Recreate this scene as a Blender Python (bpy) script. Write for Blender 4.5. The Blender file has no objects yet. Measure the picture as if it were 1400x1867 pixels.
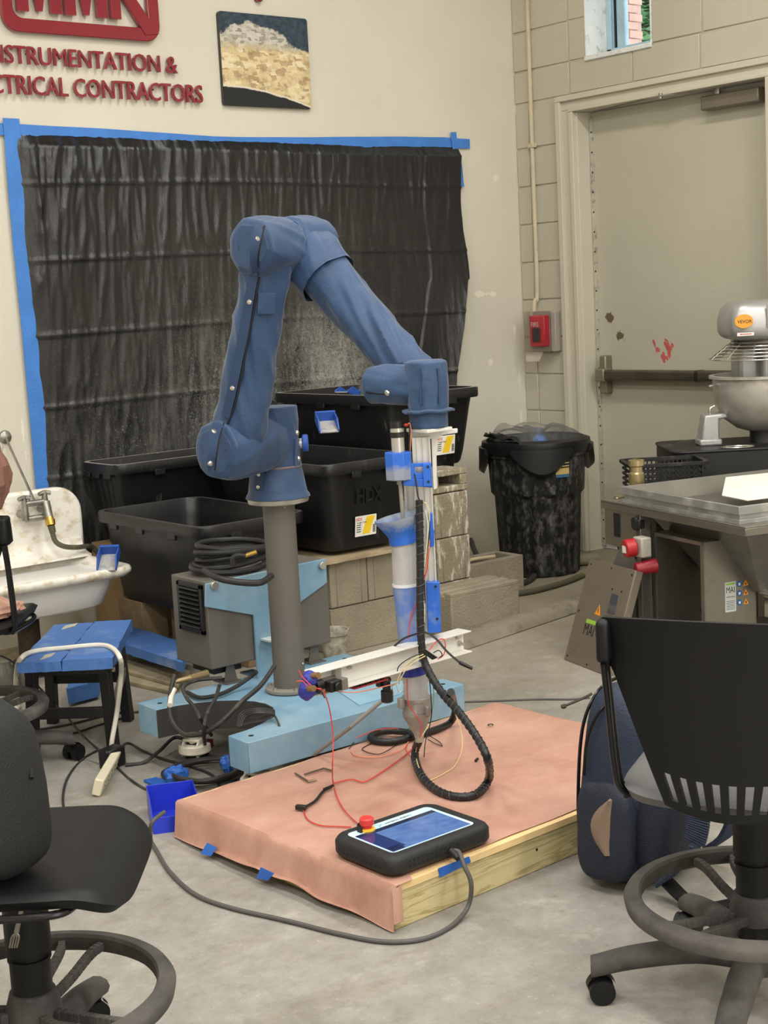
import bpy, bmesh, math, random
from mathutils import Vector, Matrix, noise
PI = math.pi
sc = bpy.context.scene
COL = sc.collection

# ---------------------------------------------------------------- camera
YAW = math.radians(38.4)          # the room is turned this much against the view
PITCH = math.radians(8.27)
ROLL = math.radians(3.02)
FPX = 2680.0                      # focal length in pixels of the 1400x1867 frame
EYE = Vector((0.0, 0.0, 1.42))
def _basis():
    F = Vector((0, math.cos(PITCH), -math.sin(PITCH)))
    U0 = Vector((0, math.sin(PITCH), math.cos(PITCH)))
    R0 = Vector((1, 0, 0))
    R = math.cos(ROLL) * R0 - math.sin(ROLL) * U0
    U = math.sin(ROLL) * R0 + math.cos(ROLL) * U0
    M = Matrix.Rotation(-YAW, 3, 'Z')
    return M @ R, M @ U, M @ F
CR, CU, CF = _basis()
cam_data = bpy.data.cameras.new('camera')
cam_data.sensor_fit = 'HORIZONTAL'
cam_data.sensor_width = 36.0
cam_data.lens = 36.0 * FPX / 1400.0
cam_data.clip_start = 0.05
cam = bpy.data.objects.new('camera', cam_data)
COL.objects.link(cam)
m3 = Matrix((CR, CU, -CF)).transposed()
cam.matrix_world = Matrix.Translation(EYE) @ m3.to_4x4()
sc.camera = cam

# ---------------------------------------------------------------- world, lights, exposure
world = bpy.data.worlds.new('sky')
sc.world = world
world.use_nodes = True
wn = world.node_tree.nodes
wn['Background'].inputs[0].default_value = (0.80, 0.91, 1.0, 1)
wn['Background'].inputs[1].default_value = 2.2

def lamp(name, loc, size, power, col=(1.0, 0.985, 0.955)):
    d = bpy.data.lights.new(name, 'AREA')
    d.shape = 'RECTANGLE'
    d.size, d.size_y = size
    d.energy = power
    d.color = col
    o = bpy.data.objects.new(name, d)
    COL.objects.link(o)
    o.location = loc
    return o
# rows of ceiling strip lamps over the workshop floor; rearmost row added as fill
for lx in (-1.6, 1.2, 3.8):
    for ly, pw in ((-2.9, 66.0), (-0.8, 60.0), (1.3, 52.0), (3.6, 46.0)):
        lamp('ceiling_lamp', (lx, ly, 4.15), (0.35, 1.5), pw)

# unseen area light added behind the viewer for sheet glints and fill
dl = lamp('rear_fill_light', (0.9, -3.93, 1.75), (1.3, 2.6), 62.0, (0.93, 0.97, 1.0))
dl.rotation_euler = (math.radians(90), 0, 0)

vs = sc.view_settings
vs.view_transform = 'Standard'
vs.look = 'None'
vs.exposure = 0.0
vs.gamma = 1.0
vs.use_curve_mapping = False

# ---------------------------------------------------------------- layout helpers (photo measurements to places in the room)
def ray(x, y):
    return CF + CR * ((x - 700) / FPX) + CU * ((933.5 - y) / FPX)
def fl(x, y, z=0.0):              # the point at height z
    d = ray(x, y)
    return EYE + d * ((z - EYE.z) / d.z)
_h = Vector((math.sin(YAW), math.cos(YAW), 0))
def dp(x, y, depth):              # the point at a horizontal distance in front of the viewer
    d = ray(x, y)
    return EYE + d * (depth / d.dot(_h))
def xw(x, y, X):
    d = ray(x, y)
    return EYE + d * (X / d.x)
def yw(x, y, Y):
    d = ray(x, y)
    return EYE + d * (Y / d.y)

# ---------------------------------------------------------------- materials
MATS = {}
def srgb(r, g, b):
    f = lambda c: (c / 255 / 12.92) if c / 255 <= 0.04045 else ((c / 255 + 0.055) / 1.055) ** 2.4
    return (f(r), f(g), f(b), 1.0)
class NT:
    def __init__(s, name):
        s.m = bpy.data.materials.new(name)
        s.m.use_nodes = True
        s.t = s.m.node_tree
        s.b = s.t.nodes['Principled BSDF']
        s._tc = None
    def n(s, typ, **kw):
        nd = s.t.nodes.new(typ)
        for k, v in kw.items():
            setattr(nd, k, v)
        return nd
    def l(s, a, b):
        s.t.links.new(a, b)
    def tc(s, out='Object'):
        if s._tc is None:
            s._tc = s.n('ShaderNodeTexCoord')
        return s._tc.outputs[out]
    def mapv(s, scale=(1, 1, 1), loc=(0, 0, 0), rot=(0, 0, 0), src=None, out='Object'):
        mp = s.n('ShaderNodeMapping')
        s.l(src or s.tc(out), mp.inputs[0])
        mp.inputs['Location'].default_value = loc
        mp.inputs['Rotation'].default_value = rot
        mp.inputs['Scale'].default_value = scale
        return mp.outputs[0]
    def noise(s, scale, detail=4, rough=0.55, vec=None, dist=0.0):
        nd = s.n('ShaderNodeTexNoise')
        nd.inputs['Scale'].default_value = scale
        nd.inputs['Detail'].default_value = detail
        nd.inputs['Roughness'].default_value = rough
        nd.inputs['Distortion'].default_value = dist
        s.l(vec or s.tc(), nd.inputs['Vector'])
        return nd.outputs[0]
    def ramp(s, fac, stops, interp='LINEAR'):
        r = s.n('ShaderNodeValToRGB')
        r.color_ramp.interpolation = interp
        e = r.color_ramp.elements
        while len(e) < len(stops):
            e.new(0.5)
        for i, (p, c) in enumerate(stops):
            e[i].position = p
            e[i].color = c if len(c) == 4 else (*c, 1)
        s.l(fac, r.inputs[0])
        return r.outputs[0]
    def mix(s, fac, a, b, typ='MIX'):
        x = s.n('ShaderNodeMix', data_type='RGBA', blend_type=typ)
        for sock, v in ((x.inputs[0], fac), (x.inputs[6], a), (x.inputs[7], b)):
            if hasattr(v, 'is_output'):
                s.l(v, sock)
            else:
                sock.default_value = v
        return x.outputs[2]
    def math(s, op, a, b=0.0, clamp=False):
        x = s.n('ShaderNodeMath', operation=op, use_clamp=clamp)
        for sock, v in ((x.inputs[0], a), (x.inputs[1], b)):
            if hasattr(v, 'is_output'):
                s.l(v, sock)
            else:
                sock.default_value = v
        return x.outputs[0]
    def sep(s, vec=None):
        x = s.n('ShaderNodeSeparateXYZ')
        s.l(vec or s.tc(), x.inputs[0])
        return x.outputs
    def col(s, c):
        if hasattr(c, 'is_output'):
            s.l(c, s.b.inputs['Base Color'])
        else:
            s.b.inputs['Base Color'].default_value = c
    def rough(s, v):
        if hasattr(v, 'is_output'):
            s.l(v, s.b.inputs['Roughness'])
        else:
            s.b.inputs['Roughness'].default_value = v
    def bump(s, h, strength=0.3, dist=0.01):
        bp = s.n('ShaderNodeBump')
        bp.inputs['Strength'].default_value = strength
        bp.inputs['Distance'].default_value = dist
        s.l(h, bp.inputs['Height'])
        s.l(bp.outputs[0], s.b.inputs['Normal'])
BW = [(0, (0, 0, 0)), (1, (1, 1, 1))]
def pm(name, base, rough=0.5, metal=0.0, var=0.12, scale=6.0, bump=0.0, bscale=60.0,
       dirt=None, damt=0.5, dscale=5.0, streak=None, coat=0.0, spec=0.5, dsoft=0.12, settle=None, samt=0.6):
    """general procedural material: mottled colour, worn or dusty patches, fine relief"""
    if name in MATS:
        return MATS[name]
    t = NT(name)
    base = srgb(*base)
    n1 = t.noise(scale, 5)
    dark = tuple(c * (1 - var) for c in base[:3]) + (1,)
    lite = tuple(min(1, c * (1 + var)) for c in base[:3]) + (1,)
    c = t.ramp(n1, [(0.3, dark), (0.7, lite)])
    r = rough
    if dirt:
        v = t.mapv(streak) if streak else None
        n2 = t.noise(dscale, 8, 0.65, vec=v)
        k = t.ramp(n2, [(1 - damt - dsoft, (0, 0, 0)), (1 - damt + dsoft, (1, 1, 1))])
        c = t.mix(k, c, srgb(*dirt))
        r = t.mix(k, (rough,) * 3 + (1,), (min(1, rough + 0.3),) * 3 + (1,))
    if settle:                     # dust lying on upward faces
        ge = t.n('ShaderNodeNewGeometry')
        nz = t.sep(ge.outputs['Normal'])[2]
        up = t.ramp(t.math('ADD', nz, t.math('MULTIPLY', t.math('SUBTRACT', t.noise(38, 6, 0.7), 0.5), 1.1)), [(0.62, (0, 0, 0)), (0.95, (1, 1, 1))])
        c = t.mix(t.math('MULTIPLY', up, samt), c, srgb(*settle))
    t.col(c)
    t.rough(r)
    t.b.inputs['Metallic'].default_value = metal
    t.b.inputs['Coat Weight'].default_value = coat
    t.b.inputs['Specular IOR Level'].default_value = spec
    if bump:
        t.bump(t.noise(bscale, 4), bump, 0.01)
    MATS[name] = t.m
    return t.m

# ---------------------------------------------------------------- mesh helpers
WMX = {}
def wmat(o):
    return WMX.get(o.name, Matrix.Identity(4)) if o else Matrix.Identity(4)
def spline(pts, n=8, closed=False):
    P = [Vector(p) for p in pts]
    if len(P) < 3 and not closed:
        return P
    out = []
    m = len(P)
    segs = m if closed else m - 1
    for i in range(segs):
        p0 = P[(i - 1) % m] if (closed or i > 0) else P[0] * 2 - P[1]
        p1, p2 = P[i], P[(i + 1) % m]
        p3 = P[(i + 2) % m] if (closed or i + 2 < m) else P[-1] * 2 - P[-2]
        for k in range(n):
            t = k / n
            out.append(0.5 * ((2 * p1) + (-p0 + p2) * t + (2 * p0 - 5 * p1 + 4 * p2 - p3) * t * t
                              + (-p0 + 3 * p1 - 3 * p2 + p3) * t ** 3))
    if not closed:
        out.append(P[-1])
    return out
def frame_of(d):
    d = Vector(d).normalized()
    up = Vector((0, 0, 1)) if abs(d.z) < 0.95 else Vector((1, 0, 0))
    x = up.cross(d).normalized()
    y = d.cross(x)
    return x, y, d
def RZ(a):
    return Matrix.Rotation(math.radians(a), 4, 'Z')
def TR(*p):
    return Matrix.Translation(Vector(p))
def rotm(axis, deg):
    return Matrix.Rotation(math.radians(deg), 4, axis)
class MB:
    def __init__(s, M=None, world=False):
        s.v, s.f, s.M, s.world = [], [], M or Matrix.Identity(4), world
    def add(s, vs, fs, M=None):
        o = len(s.v)
        T = s.M @ M if M is not None else s.M
        s.v += [T @ Vector(p) for p in vs]
        s.f += [tuple(i + o for i in q) for q in fs]
        return s
    def box(s, c, d, M=None):
        x, y, z = c
        a, b, e = d[0] / 2, d[1] / 2, d[2] / 2
        vs = [(x + i * a, y + j * b, z + k * e) for k in (-1, 1) for j in (-1, 1) for i in (-1, 1)]
        return s.add(vs, [(0, 2, 3, 1), (4, 5, 7, 6), (0, 1, 5, 4), (2, 6, 7, 3), (0, 4, 6, 2), (1, 3, 7, 5)], M)
    def box2(s, lo, hi, M=None):
        return s.box([(a + b) / 2 for a, b in zip(lo, hi)], [abs(b - a) for a, b in zip(lo, hi)], M)
    def bar(s, p0, p1, w, h, M=None, up=None):
        p0, p1 = Vector(p0), Vector(p1)
        d = (p1 - p0).normalized()
        u = Vector(up) if up else (Vector((0, 0, 1)) if abs(d.z) < 0.95 else Vector((1, 0, 0)))
        x = u.cross(d).normalized()
        y = d.cross(x)
        vs = [p + x * (i * w / 2) + y * (j * h / 2) for p in (p0, p1) for j in (-1, 1) for i in (-1, 1)]
        return s.add(vs, [(0, 2, 3, 1), (4, 5, 7, 6), (0, 1, 5, 4), (2, 6, 7, 3), (0, 4, 6, 2), (1, 3, 7, 5)], M)
    def cyl(s, p0, p1, r0, r1=None, seg=18, caps=True, M=None):
        r1 = r0 if r1 is None else r1
        return s.loft([p0, p1], [r0, r1], seg, caps, M)
    def loft(s, pts, rad, seg=12, caps=True, M=None, closed=False):
        P = [Vector(p) for p in pts]
        n = len(P)
        vs, fs = [], []
        x = None
        for i in range(n):
            a = P[(i - 1) % n] if (closed or i > 0) else P[i]
            b = P[(i + 1) % n] if (closed or i < n - 1) else P[i]
            d = (b - a)
            if d.length < 1e-9:
                d = Vector((0, 0, 1))
            d.normalize()
            if x is None:
                x = frame_of(d)[0]
            else:
                x = (x - d * x.dot(d))
                x = x.normalized() if x.length > 1e-6 else frame_of(d)[0]
            y = d.cross(x)
            r = rad[i] if isinstance(rad, (list, tuple)) else rad
            for k in range(seg):
                t = 2 * PI * k / seg
                vs.append(P[i] + (x * math.cos(t) + y * math.sin(t)) * r)
        m = n if closed else n - 1
        for i in range(m):
            a, b = i * seg, ((i + 1) % n) * seg
            for k in range(seg):
                fs.append((a + k, a + (k + 1) % seg, b + (k + 1) % seg, b + k))
        if caps and not closed:
            fs.append(tuple(range(seg - 1, -1, -1)))
            fs.append(tuple(range((n - 1) * seg, n * seg)))
        return s.add(vs, fs, M)
    def tube(s, pts, r, seg=8, n=6, closed=False, caps=True, M=None):
        return s.loft(spline(pts, n, closed), r, seg, caps, M, closed)
    def lathe(s, prof, seg=32, M=None, a0=0.0, a1=2 * PI, caps=True):
        full = abs(a1 - a0 - 2 * PI) < 1e-6
        m = seg if full else seg + 1
        vs, fs = [], []
        for r, z in prof:
            for k in range(m):
                t = a0 + (a1 - a0) * k / seg
                vs.append((r * math.cos(t), r * math.sin(t), z))
        for i in range(len(prof) - 1):
            for k in range(seg):
                q = (k + 1) % m
                fs.append((i * m + k, i * m + q, (i + 1) * m + q, (i + 1) * m + k))
        if caps and full:
            if prof[0][0] > 1e-6:
                fs.append(tuple(range(m - 1, -1, -1)))
            if prof[-1][0] > 1e-6:
                fs.append(tuple(range((len(prof) - 1) * m, len(prof) * m)))
        return s.add(vs, fs, M)
    def prism(s, poly, z0, z1, M=None):
        n = len(poly)
        vs = [(x, y, z0) for x, y in poly] + [(x, y, z1) for x, y in poly]
        fs = [tuple(range(n - 1, -1, -1)), tuple(range(n, 2 * n))]
        fs += [(i, (i + 1) % n, n + (i + 1) % n, n + i) for i in range(n)]
        return s.add(vs, fs, M)
    def ring(s, outer, inner, z0, z1, M=None):     # two loops of equal count
        n = len(outer)
        vs = [(x, y, z) for z in (z0, z1) for lp in (outer, inner) for x, y in lp]
        fs = []
        for i in range(n):
            j = (i + 1) % n
            fs += [(i, n + i, n + j, j), (2 * n + i, 2 * n + j, 3 * n + j, 3 * n + i),
                   (i, j, 2 * n + j, 2 * n + i), (n + i, 3 * n + i, 3 * n + j, n + j)]
        return s.add(vs, fs, M)
    def grid(s, nu, nv, fn, M=None, wrap=False):
        vs = [fn(i / nu, j / nv) for j in range(nv + 1) for i in range(nu + (0 if wrap else 1))]
        w = nu if wrap else nu + 1
        fs = [(j * w + i, j * w + (i + 1) % w, (j + 1) * w + (i + 1) % w, (j + 1) * w + i)
              for j in range(nv) for i in range(nu)]
        return s.add(vs, fs, M)
    def ball(s, c, r, seg=16, M=None):
        r = (r, r, r) if not isinstance(r, (tuple, list)) else r
        T = Matrix.Translation(Vector(c)) @ Matrix.Diagonal((*r, 1))
        prof = [(max(1e-7, math.sin(PI * i / (seg // 2))), -math.cos(PI * i / (seg // 2))) for i in range(seg // 2 + 1)]
        return s.lathe(prof, seg, (M @ T) if M is not None else T, caps=False)
    def solid(s, th):                               # thicken an open sheet along its normals
        me = bpy.data.meshes.new('tmp')
        me.from_pydata(s.v, [], s.f)
        bm = bmesh.new()
        bm.from_mesh(me)
        bmesh.ops.recalc_face_normals(bm, faces=bm.faces)
        bmesh.ops.solidify(bm, geom=bm.faces, thickness=th)
        bm.verts.ensure_lookup_table()
        bm.verts.index_update()
        s.v = [v.co.copy() for v in bm.verts]
        s.f = [tuple(v.index for v in f.verts) for f in bm.faces]
        bm.free()
        bpy.data.meshes.remove(me)
        return s
    def build(s, name, mat, parent=None, sharp=35, bevel=0.0, seg=2, fix=True, weld=False):
        me = bpy.data.meshes.new(name)
        vs = s.v
        if s.world and parent is not None:
            inv = wmat(parent).inverted()
            vs = [inv @ v for v in vs]
        me.from_pydata([tuple(v) for v in vs], [], s.f)
        if fix:
            bm = bmesh.new()
            bm.from_mesh(me)
            if weld:
                bmesh.ops.remove_doubles(bm, verts=bm.verts, dist=1e-6)
            bmesh.ops.recalc_face_normals(bm, faces=bm.faces)
            bm.to_mesh(me)
            bm.free()
        me.polygons.foreach_set('use_smooth', [True] * len(me.polygons))
        me.set_sharp_from_angle(angle=math.radians(sharp))
        me.materials.append(mat)
        o = bpy.data.objects.new(name, me)
        COL.objects.link(o)
        if parent is not None:
            o.parent = parent
            WMX[o.name] = wmat(parent)
        if bevel:
            b = o.modifiers.new('bevel', 'BEVEL')
            b.width = bevel
            b.segments = seg
            b.limit_method = 'ANGLE'
            b.angle_limit = math.radians(35)
            b.harden_normals = False
        return o
def tag(o, label, cat, group=None, kind=None):
    o['label'] = label
    o['category'] = cat
    if group:
        o['group'] = group
    if kind:
        o['kind'] = kind
    return o
def struct(o, label=None, cat=None):
    o['kind'] = 'structure'
    if label:
        o['label'] = label
    if cat:
        o['category'] = cat
    return o
def thing(name, label, cat, loc=(0, 0, 0), rz=0.0, group=None):
    o = bpy.data.objects.new(name, None)
    o.empty_display_size = 0.1
    COL.objects.link(o)
    o.location = loc
    o.rotation_euler = (0, 0, math.radians(rz))
    WMX[o.name] = TR(*loc) @ RZ(rz)
    return tag(o, label, cat, group)
def copy_tree(o, parent=None, M=None):
    c = o.copy()
    COL.objects.link(c)
    if parent is not None:
        c.parent = parent
    for ch in list(o.children):
        copy_tree(ch, c)
    return c
def rrect(x0, y0, x1, y1, r, n=5):
    out = []
    for cx, cy, a in ((x1 - r, y1 - r, 0), (x0 + r, y1 - r, 90), (x0 + r, y0 + r, 180), (x1 - r, y0 + r, 270)):
        for k in range(n + 1):
            t = math.radians(a + 90 * k / n)
            out.append((cx + r * math.cos(t), cy + r * math.sin(t)))
    return out
# lettering from the built-in font, as meshes
def _txt(body, bold=0.0):
    cu = bpy.data.curves.new('lettering', 'FONT')
    cu.body = body
    cu.size = 1.0
    cu.offset = bold
    cu.resolution_u = 3
    o = bpy.data.objects.new('lettering', cu)
    COL.objects.link(o)
    dg = bpy.context.evaluated_depsgraph_get()
    me = bpy.data.meshes.new_from_object(o.evaluated_get(dg))
    V = [v.co.copy() for v in me.vertices]
    Fc = [tuple(p.vertices) for p in me.polygons]
    bpy.data.objects.remove(o)
    bpy.data.curves.remove(cu)
    bpy.data.meshes.remove(me)
    return V, Fc
_TC = {}
def txt(body, bold=0.0):
    if (body, bold) not in _TC:
        _TC[(body, bold)] = _txt(body, bold)
    return _TC[(body, bold)]
def letters(body, width, height, depth, bold=0.0):
    """flat lettering in the XY plane, origin at its lower left, raised by depth"""
    V, Fc = txt(body, bold)
    x0, x1 = min(v.x for v in V), max(v.x for v in V)
    y0, y1 = min(v.y for v in V), max(v.y for v in V)
    sx, sy = width / (x1 - x0), height / (y1 - y0)
    n = len(V)
    vs = [((v.x - x0) * sx, (v.y - y0) * sy, depth) for v in V]
    fs = list(Fc)
    if depth > 0.0006:
        vs += [(v[0], v[1], 0) for v in vs]
        fs += [tuple(n + i for i in reversed(q)) for q in Fc]
        cnt = {}
        for q in Fc:
            for i in range(len(q)):
                cnt[(q[i], q[(i + 1) % len(q)])] = 1
        for a, b in cnt:
            if (b, a) not in cnt:
                fs.append((b, a, n + a, n + b))
    return vs, fs
random.seed(7)
# ================================================================ the room
XW, YW, HZ = 5.758, 5.934, 4.3
def paint_mat(name, base, marks, chip=(232, 226, 208)):
    t = NT(name)
    b = srgb(*base)
    n = t.noise(1.3, 6)
    c = t.ramp(n, [(0.3, tuple(x * 0.93 for x in b[:3])), (0.7, tuple(min(1, x * 1.05) for x in b[:3]))])
    # scuffs: thin dark scratches and smears
    v = t.mapv((3.0, 3.0, 9.0), rot=(0.3, 0.5, 0.2))
    sn = t.noise(2.2, 9, 0.72, vec=v, dist=0.6)
    k = t.ramp(sn, [(0.67, (0, 0, 0)), (0.76, (1, 1, 1))])
    c = t.mix(t.math('MULTIPLY', k, 0.35), c, srgb(120, 108, 88))
    P = t.tc()
    tot = None
    for (x, y, z, rx, ry, rz) in marks:
        mp = t.mapv((1 / rx, 1 / ry, 1 / rz), (-x / rx, -y / ry, -z / rz), src=P)
        ln = t.n('ShaderNodeVectorMath', operation='LENGTH')
        t.l(mp, ln.inputs[0])
        g = t.math('SUBTRACT', 1.0, ln.outputs['Value'], True)
        tot = g if tot is None else t.math('MAXIMUM', tot, g)
    if tot is not None:
        cn = t.noise(26, 6, 0.7)
        s = t.math('ADD', t.math('MULTIPLY', tot, 0.55), cn)
        k2 = t.ramp(s, [(0.78, (0, 0, 0)), (0.80, (1, 1, 1))])
        k2 = t.math('MULTIPLY', k2, t.ramp(tot, [(0.02, (0, 0, 0)), (0.06, (1, 1, 1))]))
        c = t.mix(k2, c, srgb(*chip))
    t.col(c)
    t.rough(0.62)
    t.bump(t.noise(70, 5), 0.14, 0.006)
    MATS[name] = t.m
    return t.m
chips = []
for (px, py, a, b) in [(905, 325, .05, .04), (875, 536, .10, .03), (900, 536, .05, .025), (938, 600, .018, .10), (947, 690, .02, .16), (950, 760, .016, .1),
                       (895, 660, .03, .03), (42, 790, .012, .12), (47, 830, .01, .05)]:
    q = yw(px, py, YW)
    chips.append((q.x, q.y, q.z, a, .2, b))
M_WALLB = paint_mat('beige_wall_paint', (216, 211, 195), chips)
mk = []
for (px, py, a, b) in [(1130, 612, .07, .06), (1110, 580, .05, .05), (1220, 635, .02, .02)]:
    q = xw(px, py, XW + .1)
    mk.append((q.x - XW, q.y - 4.85, q.z, .2, a, b))
M_WALLR = paint_mat('greige_block_paint', (190, 184, 165), [])
M_DOOR = paint_mat('greige_door_paint', (186, 181, 162), mk, (96, 86, 62))
M_TRIM = paint_mat('greige_frame_paint', (200, 194, 175), [])
M_OTHER = paint_mat('pale_wall_paint', (215, 208, 190), [])

def concrete_floor():
    t = NT('worn_concrete')
    n1 = t.noise(0.9, 8, 0.62)
    c = t.ramp(n1, [(0.33, srgb(114, 110, 103)), (0.5, srgb(142, 138, 131)), (0.72, srgb(162, 158, 150))])
    v = t.mapv((1, 3.5, 1), rot=(0, 0, 0.6))
    n2 = t.noise(1.7, 9, 0.7, vec=v, dist=0.5)
    k = t.ramp(n2, [(0.5, (0, 0, 0)), (0.72, (1, 1, 1))])
    c = t.mix(t.math('MULTIPLY', k, 0.5), c, srgb(126, 115, 98))
    n3 = t.noise(7.0, 8, 0.7)
    k = t.ramp(n3, [(0.57, (0, 0, 0)), (0.68, (1, 1, 1))])
    c = t.mix(t.math('MULTIPLY', k, 0.3), c, srgb(190, 185, 174))
    n4 = t.noise(22, 6, 0.75)
    k = t.ramp(n4, [(0.58, (0, 0, 0)), (0.68, (1, 1, 1))])
    c = t.mix(t.math('MULTIPLY', k, 0.45), c, srgb(112, 104, 92))
    n5 = t.noise(60, 3, 0.8)
    k = t.ramp(n5, [(0.62, (0, 0, 0)), (0.70, (1, 1, 1))])
    c = t.mix(t.math('MULTIPLY', k, 0.3), c, srgb(205, 200, 190))
    gr = t.noise(13, 10, 0.78)
    c = t.mix(1.0, c, t.ramp(gr, [(0.34, (0.80, 0.80, 0.79)), (0.66, (1.16, 1.16, 1.16))]), 'MULTIPLY')
    # the far part of the slab near the stored gear is browner
    x, y, z = t.sep()
    far = t.math('ADD', t.math('MULTIPLY', x, 0.5), t.math('MULTIPLY', y, 0.5))
    far = t.math('ADD', far, t.math('MULTIPLY', t.noise(1.1, 6), 1.4))
    k = t.ramp(t.math('MULTIPLY', far, 0.1), [(0.40, (0, 0, 0)), (0.52, (1, 1, 1))])
    c = t.mix(t.math('MULTIPLY', k, 0.62), c, srgb(142, 130, 102))
    t.col(c)
    t.rough(t.ramp(n1, [(0.3, (0.55,) * 3), (0.7, (0.8,) * 3)]))
    t.bump(t.math('ADD', t.noise(9, 8, 0.7), t.math('MULTIPLY', n5, 0.3)), 0.22, 0.01)
    return t.m
struct(MB().box2((-4, -4, -.12), (XW + .2, YW + .2, 0)).build('floor', concrete_floor()), 'worn grey concrete workshop floor', 'floor')
struct(MB().box2((-4.2, YW, 0), (XW + .2, YW + .2, HZ)).build('wall_back', M_WALLB), 'smooth beige painted wall behind the robot', 'wall')
struct(MB().box2((-4.2, -4.2, 0), (-4, YW, HZ)).build('wall_left', M_OTHER), 'pale wall on the left out of view', 'wall')
struct(MB().box2((-4.2, -4.2, 0), (XW + .2, -4, HZ)).build('wall_front', M_OTHER), 'pale wall behind the viewer', 'wall')
struct(MB().box2((-4.2, -4.2, HZ), (XW + .2, YW + .2, HZ + .1)).build('ceiling', M_OTHER), 'pale workshop ceiling', 'ceiling')

# ---- block wall with the door and the window
DY0, DY1, DZ = 4.16, 5.607, 2.416         # frame outline
WY0, WY1, WZ0, WZ1 = 4.955, 5.402, 2.585, 3.35
wr = MB()
BX = XW + .006
wr.box2((BX, DY1 - .1, 0), (XW + .2, YW, HZ))
wr.box2((BX, DY0 + .1, DZ - .06), (XW + .2, DY1 - .1, WZ0))
wr.box2((BX, DY0 + .1, WZ0), (XW + .2, WY0, HZ))
wr.box2((BX, WY1, WZ0), (XW + .2, DY1 - .1, HZ))
wr.box2((BX, WY0, WZ1), (XW + .2, WY1, HZ))
wr.box2((BX, -4, 0), (XW + .2, DY0 + .1, HZ))
wall_r = struct(wr.build('wall_right', M_WALLR), 'greige painted block wall with a door and high window', 'wall')
def sub(iv, a, b):
    out = []
    for p, q in iv:
        if q <= a or p >= b:
            out.append((p, q))
        else:
            if p < a:
                out.append((p, a))
            if q > b:
                out.append((b, q))
    return [(p, q) for p, q in out if q - p > .03]
rb = random.Random(3)
for k in range(-1, 16):
    z0, z1 = .148 + .2032 * k, .148 + .2032 * (k + 1)
    z0 = max(z0, 0)
    if z0 < 2.36:
        js = [5.83, 5.424, 5.018]
    elif z0 < 2.5:
        js = [5.519, 5.085, 4.66, 4.25]
    else:
        js = [5.519, 5.113, 4.645, 4.24]
    ys = [YW] + [j for j in js] + [3.85, 3.45, 3.04]
    for a, b in zip(ys[1:], ys[:-1]):
        iv = [(a + .004, b - .004)]
        zz0 = z0
        if z0 < DZ - .01:
            if z1 > DZ + .04:
                if iv[0][0] < DY1 and iv[0][1] > DY0:
                    zz0 = DZ + .003
            else:
                iv = sub(iv, DY0 + .01, DY1 - .01)
        if z1 > WZ0 + .03:
            iv = sub(iv, WY0 - .002, WY1 + .002)
        for p, q in iv:
            pr = rb.uniform(0, .002)
            MB().box2((XW - pr, p, zz0 + .004), (XW + .05, q, z1 - .004)).build('block', M_WALLR, wall_r, bevel=.003, seg=1)

# ---- door
d1 = thing('door_1', 'greige steel exit door in a painted frame', 'door', (XW, 4.85, 0))
d1['kind'] = 'structure'
fr = MB(world=True)
LX = XW + .105                       # face of the leaf
def frame_run(y_out, sgn):
    fr.box2((XW - .030, y_out, 0), (XW + .01, y_out - sgn * .034, DZ - .0302))
    fr.box2((XW - .010, y_out - sgn * .030, 0), (XW + .02, y_out - sgn * .092, DZ - .0752))
    fr.box2((XW - .022, y_out - sgn * .088, 0), (XW + .14, y_out - sgn * .116, DZ - .0882))
    fr.box2((XW + .004, y_out - sgn * .112, 0), (XW + .14, y_out - sgn * .126, DZ - .0884))
frame_run(DY1, 1)
frame_run(DY0, -1)
fr.box2((XW - .030, DY0, DZ - .030), (XW + .01, DY1, DZ))
fr.box2((XW - .010, DY0 + .03, DZ - .075), (XW + .02, DY1 - .03, DZ - .026))
fr.box2((XW - .022, DY0 + .088, DZ - .088), (XW + .14, DY1 - .088, DZ - .070))
fr.build('door_frame', M_TRIM, d1, bevel=.003)
leaf = MB(world=True).box2((LX, DY0 + .13, .012), (LX + .045, DY1 - .132, DZ - .092)).build('door_leaf', M_DOOR, d1, bevel=.002)
M_STEELW = pm('pale_worn_hinge', (205, 203, 192), .35, .6, dirt=(92, 88, 78), damt=.36, dscale=30)
MB(world=True).box2((LX - .012, DY1 - .150, .02), (LX + .01, DY1 - .130, DZ - .12)).build('continuous_hinge', M_STEELW, leaf)
M_SCREW = pm('dark_screw', (70, 66, 60), .4, .8)
hs = MB(world=True)
for i in range(22):
    z = .06 + i * .103
    hs.cyl((LX - .0135, DY1 - .144, z), (LX - .011, DY1 - .144, z), .005, seg=8)
hs.build('hinge_screws', M_SCREW, leaf)
M_BAR = pm('brushed_dark_bronze', (108, 100, 86), .38, .75, var=.2, dirt=(60, 56, 50), damt=.4, dscale=4, streak=(1, 1, 12))
pb = MB(world=True)
by0, by1, bz = DY0 + .2, DY1 - .185, .955
pb.prism(rrect(-.027, -.032, .027, .032, .012), 0, by1 - by0 - .06, Matrix.Translation((LX - .05, by0, bz)) @ rotm('X', -90) @ rotm('Z', 90))
panic = pb.build('panic_bar', M_BAR, d1)
MB(world=True).prism(rrect(-.0285, -.0335, .0285, .0335, .012), 0, .02, Matrix.Translation((LX - .05, xw(1276, 680, LX - .06).y, bz)) @ rotm('X', -90) @ rotm('Z', 90)).build('bar_collar', M_SCREW, panic)
pe = MB(world=True)
pe.box2((LX - .085, by1 - .06, bz - .035), (LX - .01, by1 + .005, bz + .035))
pe.box2((LX - .055, by1 - .048, bz - .1), (LX, by1 - .004, bz + .102))
pe.build('bar_end_bracket', pm('bronze_bracket', (138, 130, 112), .4, .5), panic, bevel=.008)
cl = MB(world=True)
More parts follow.
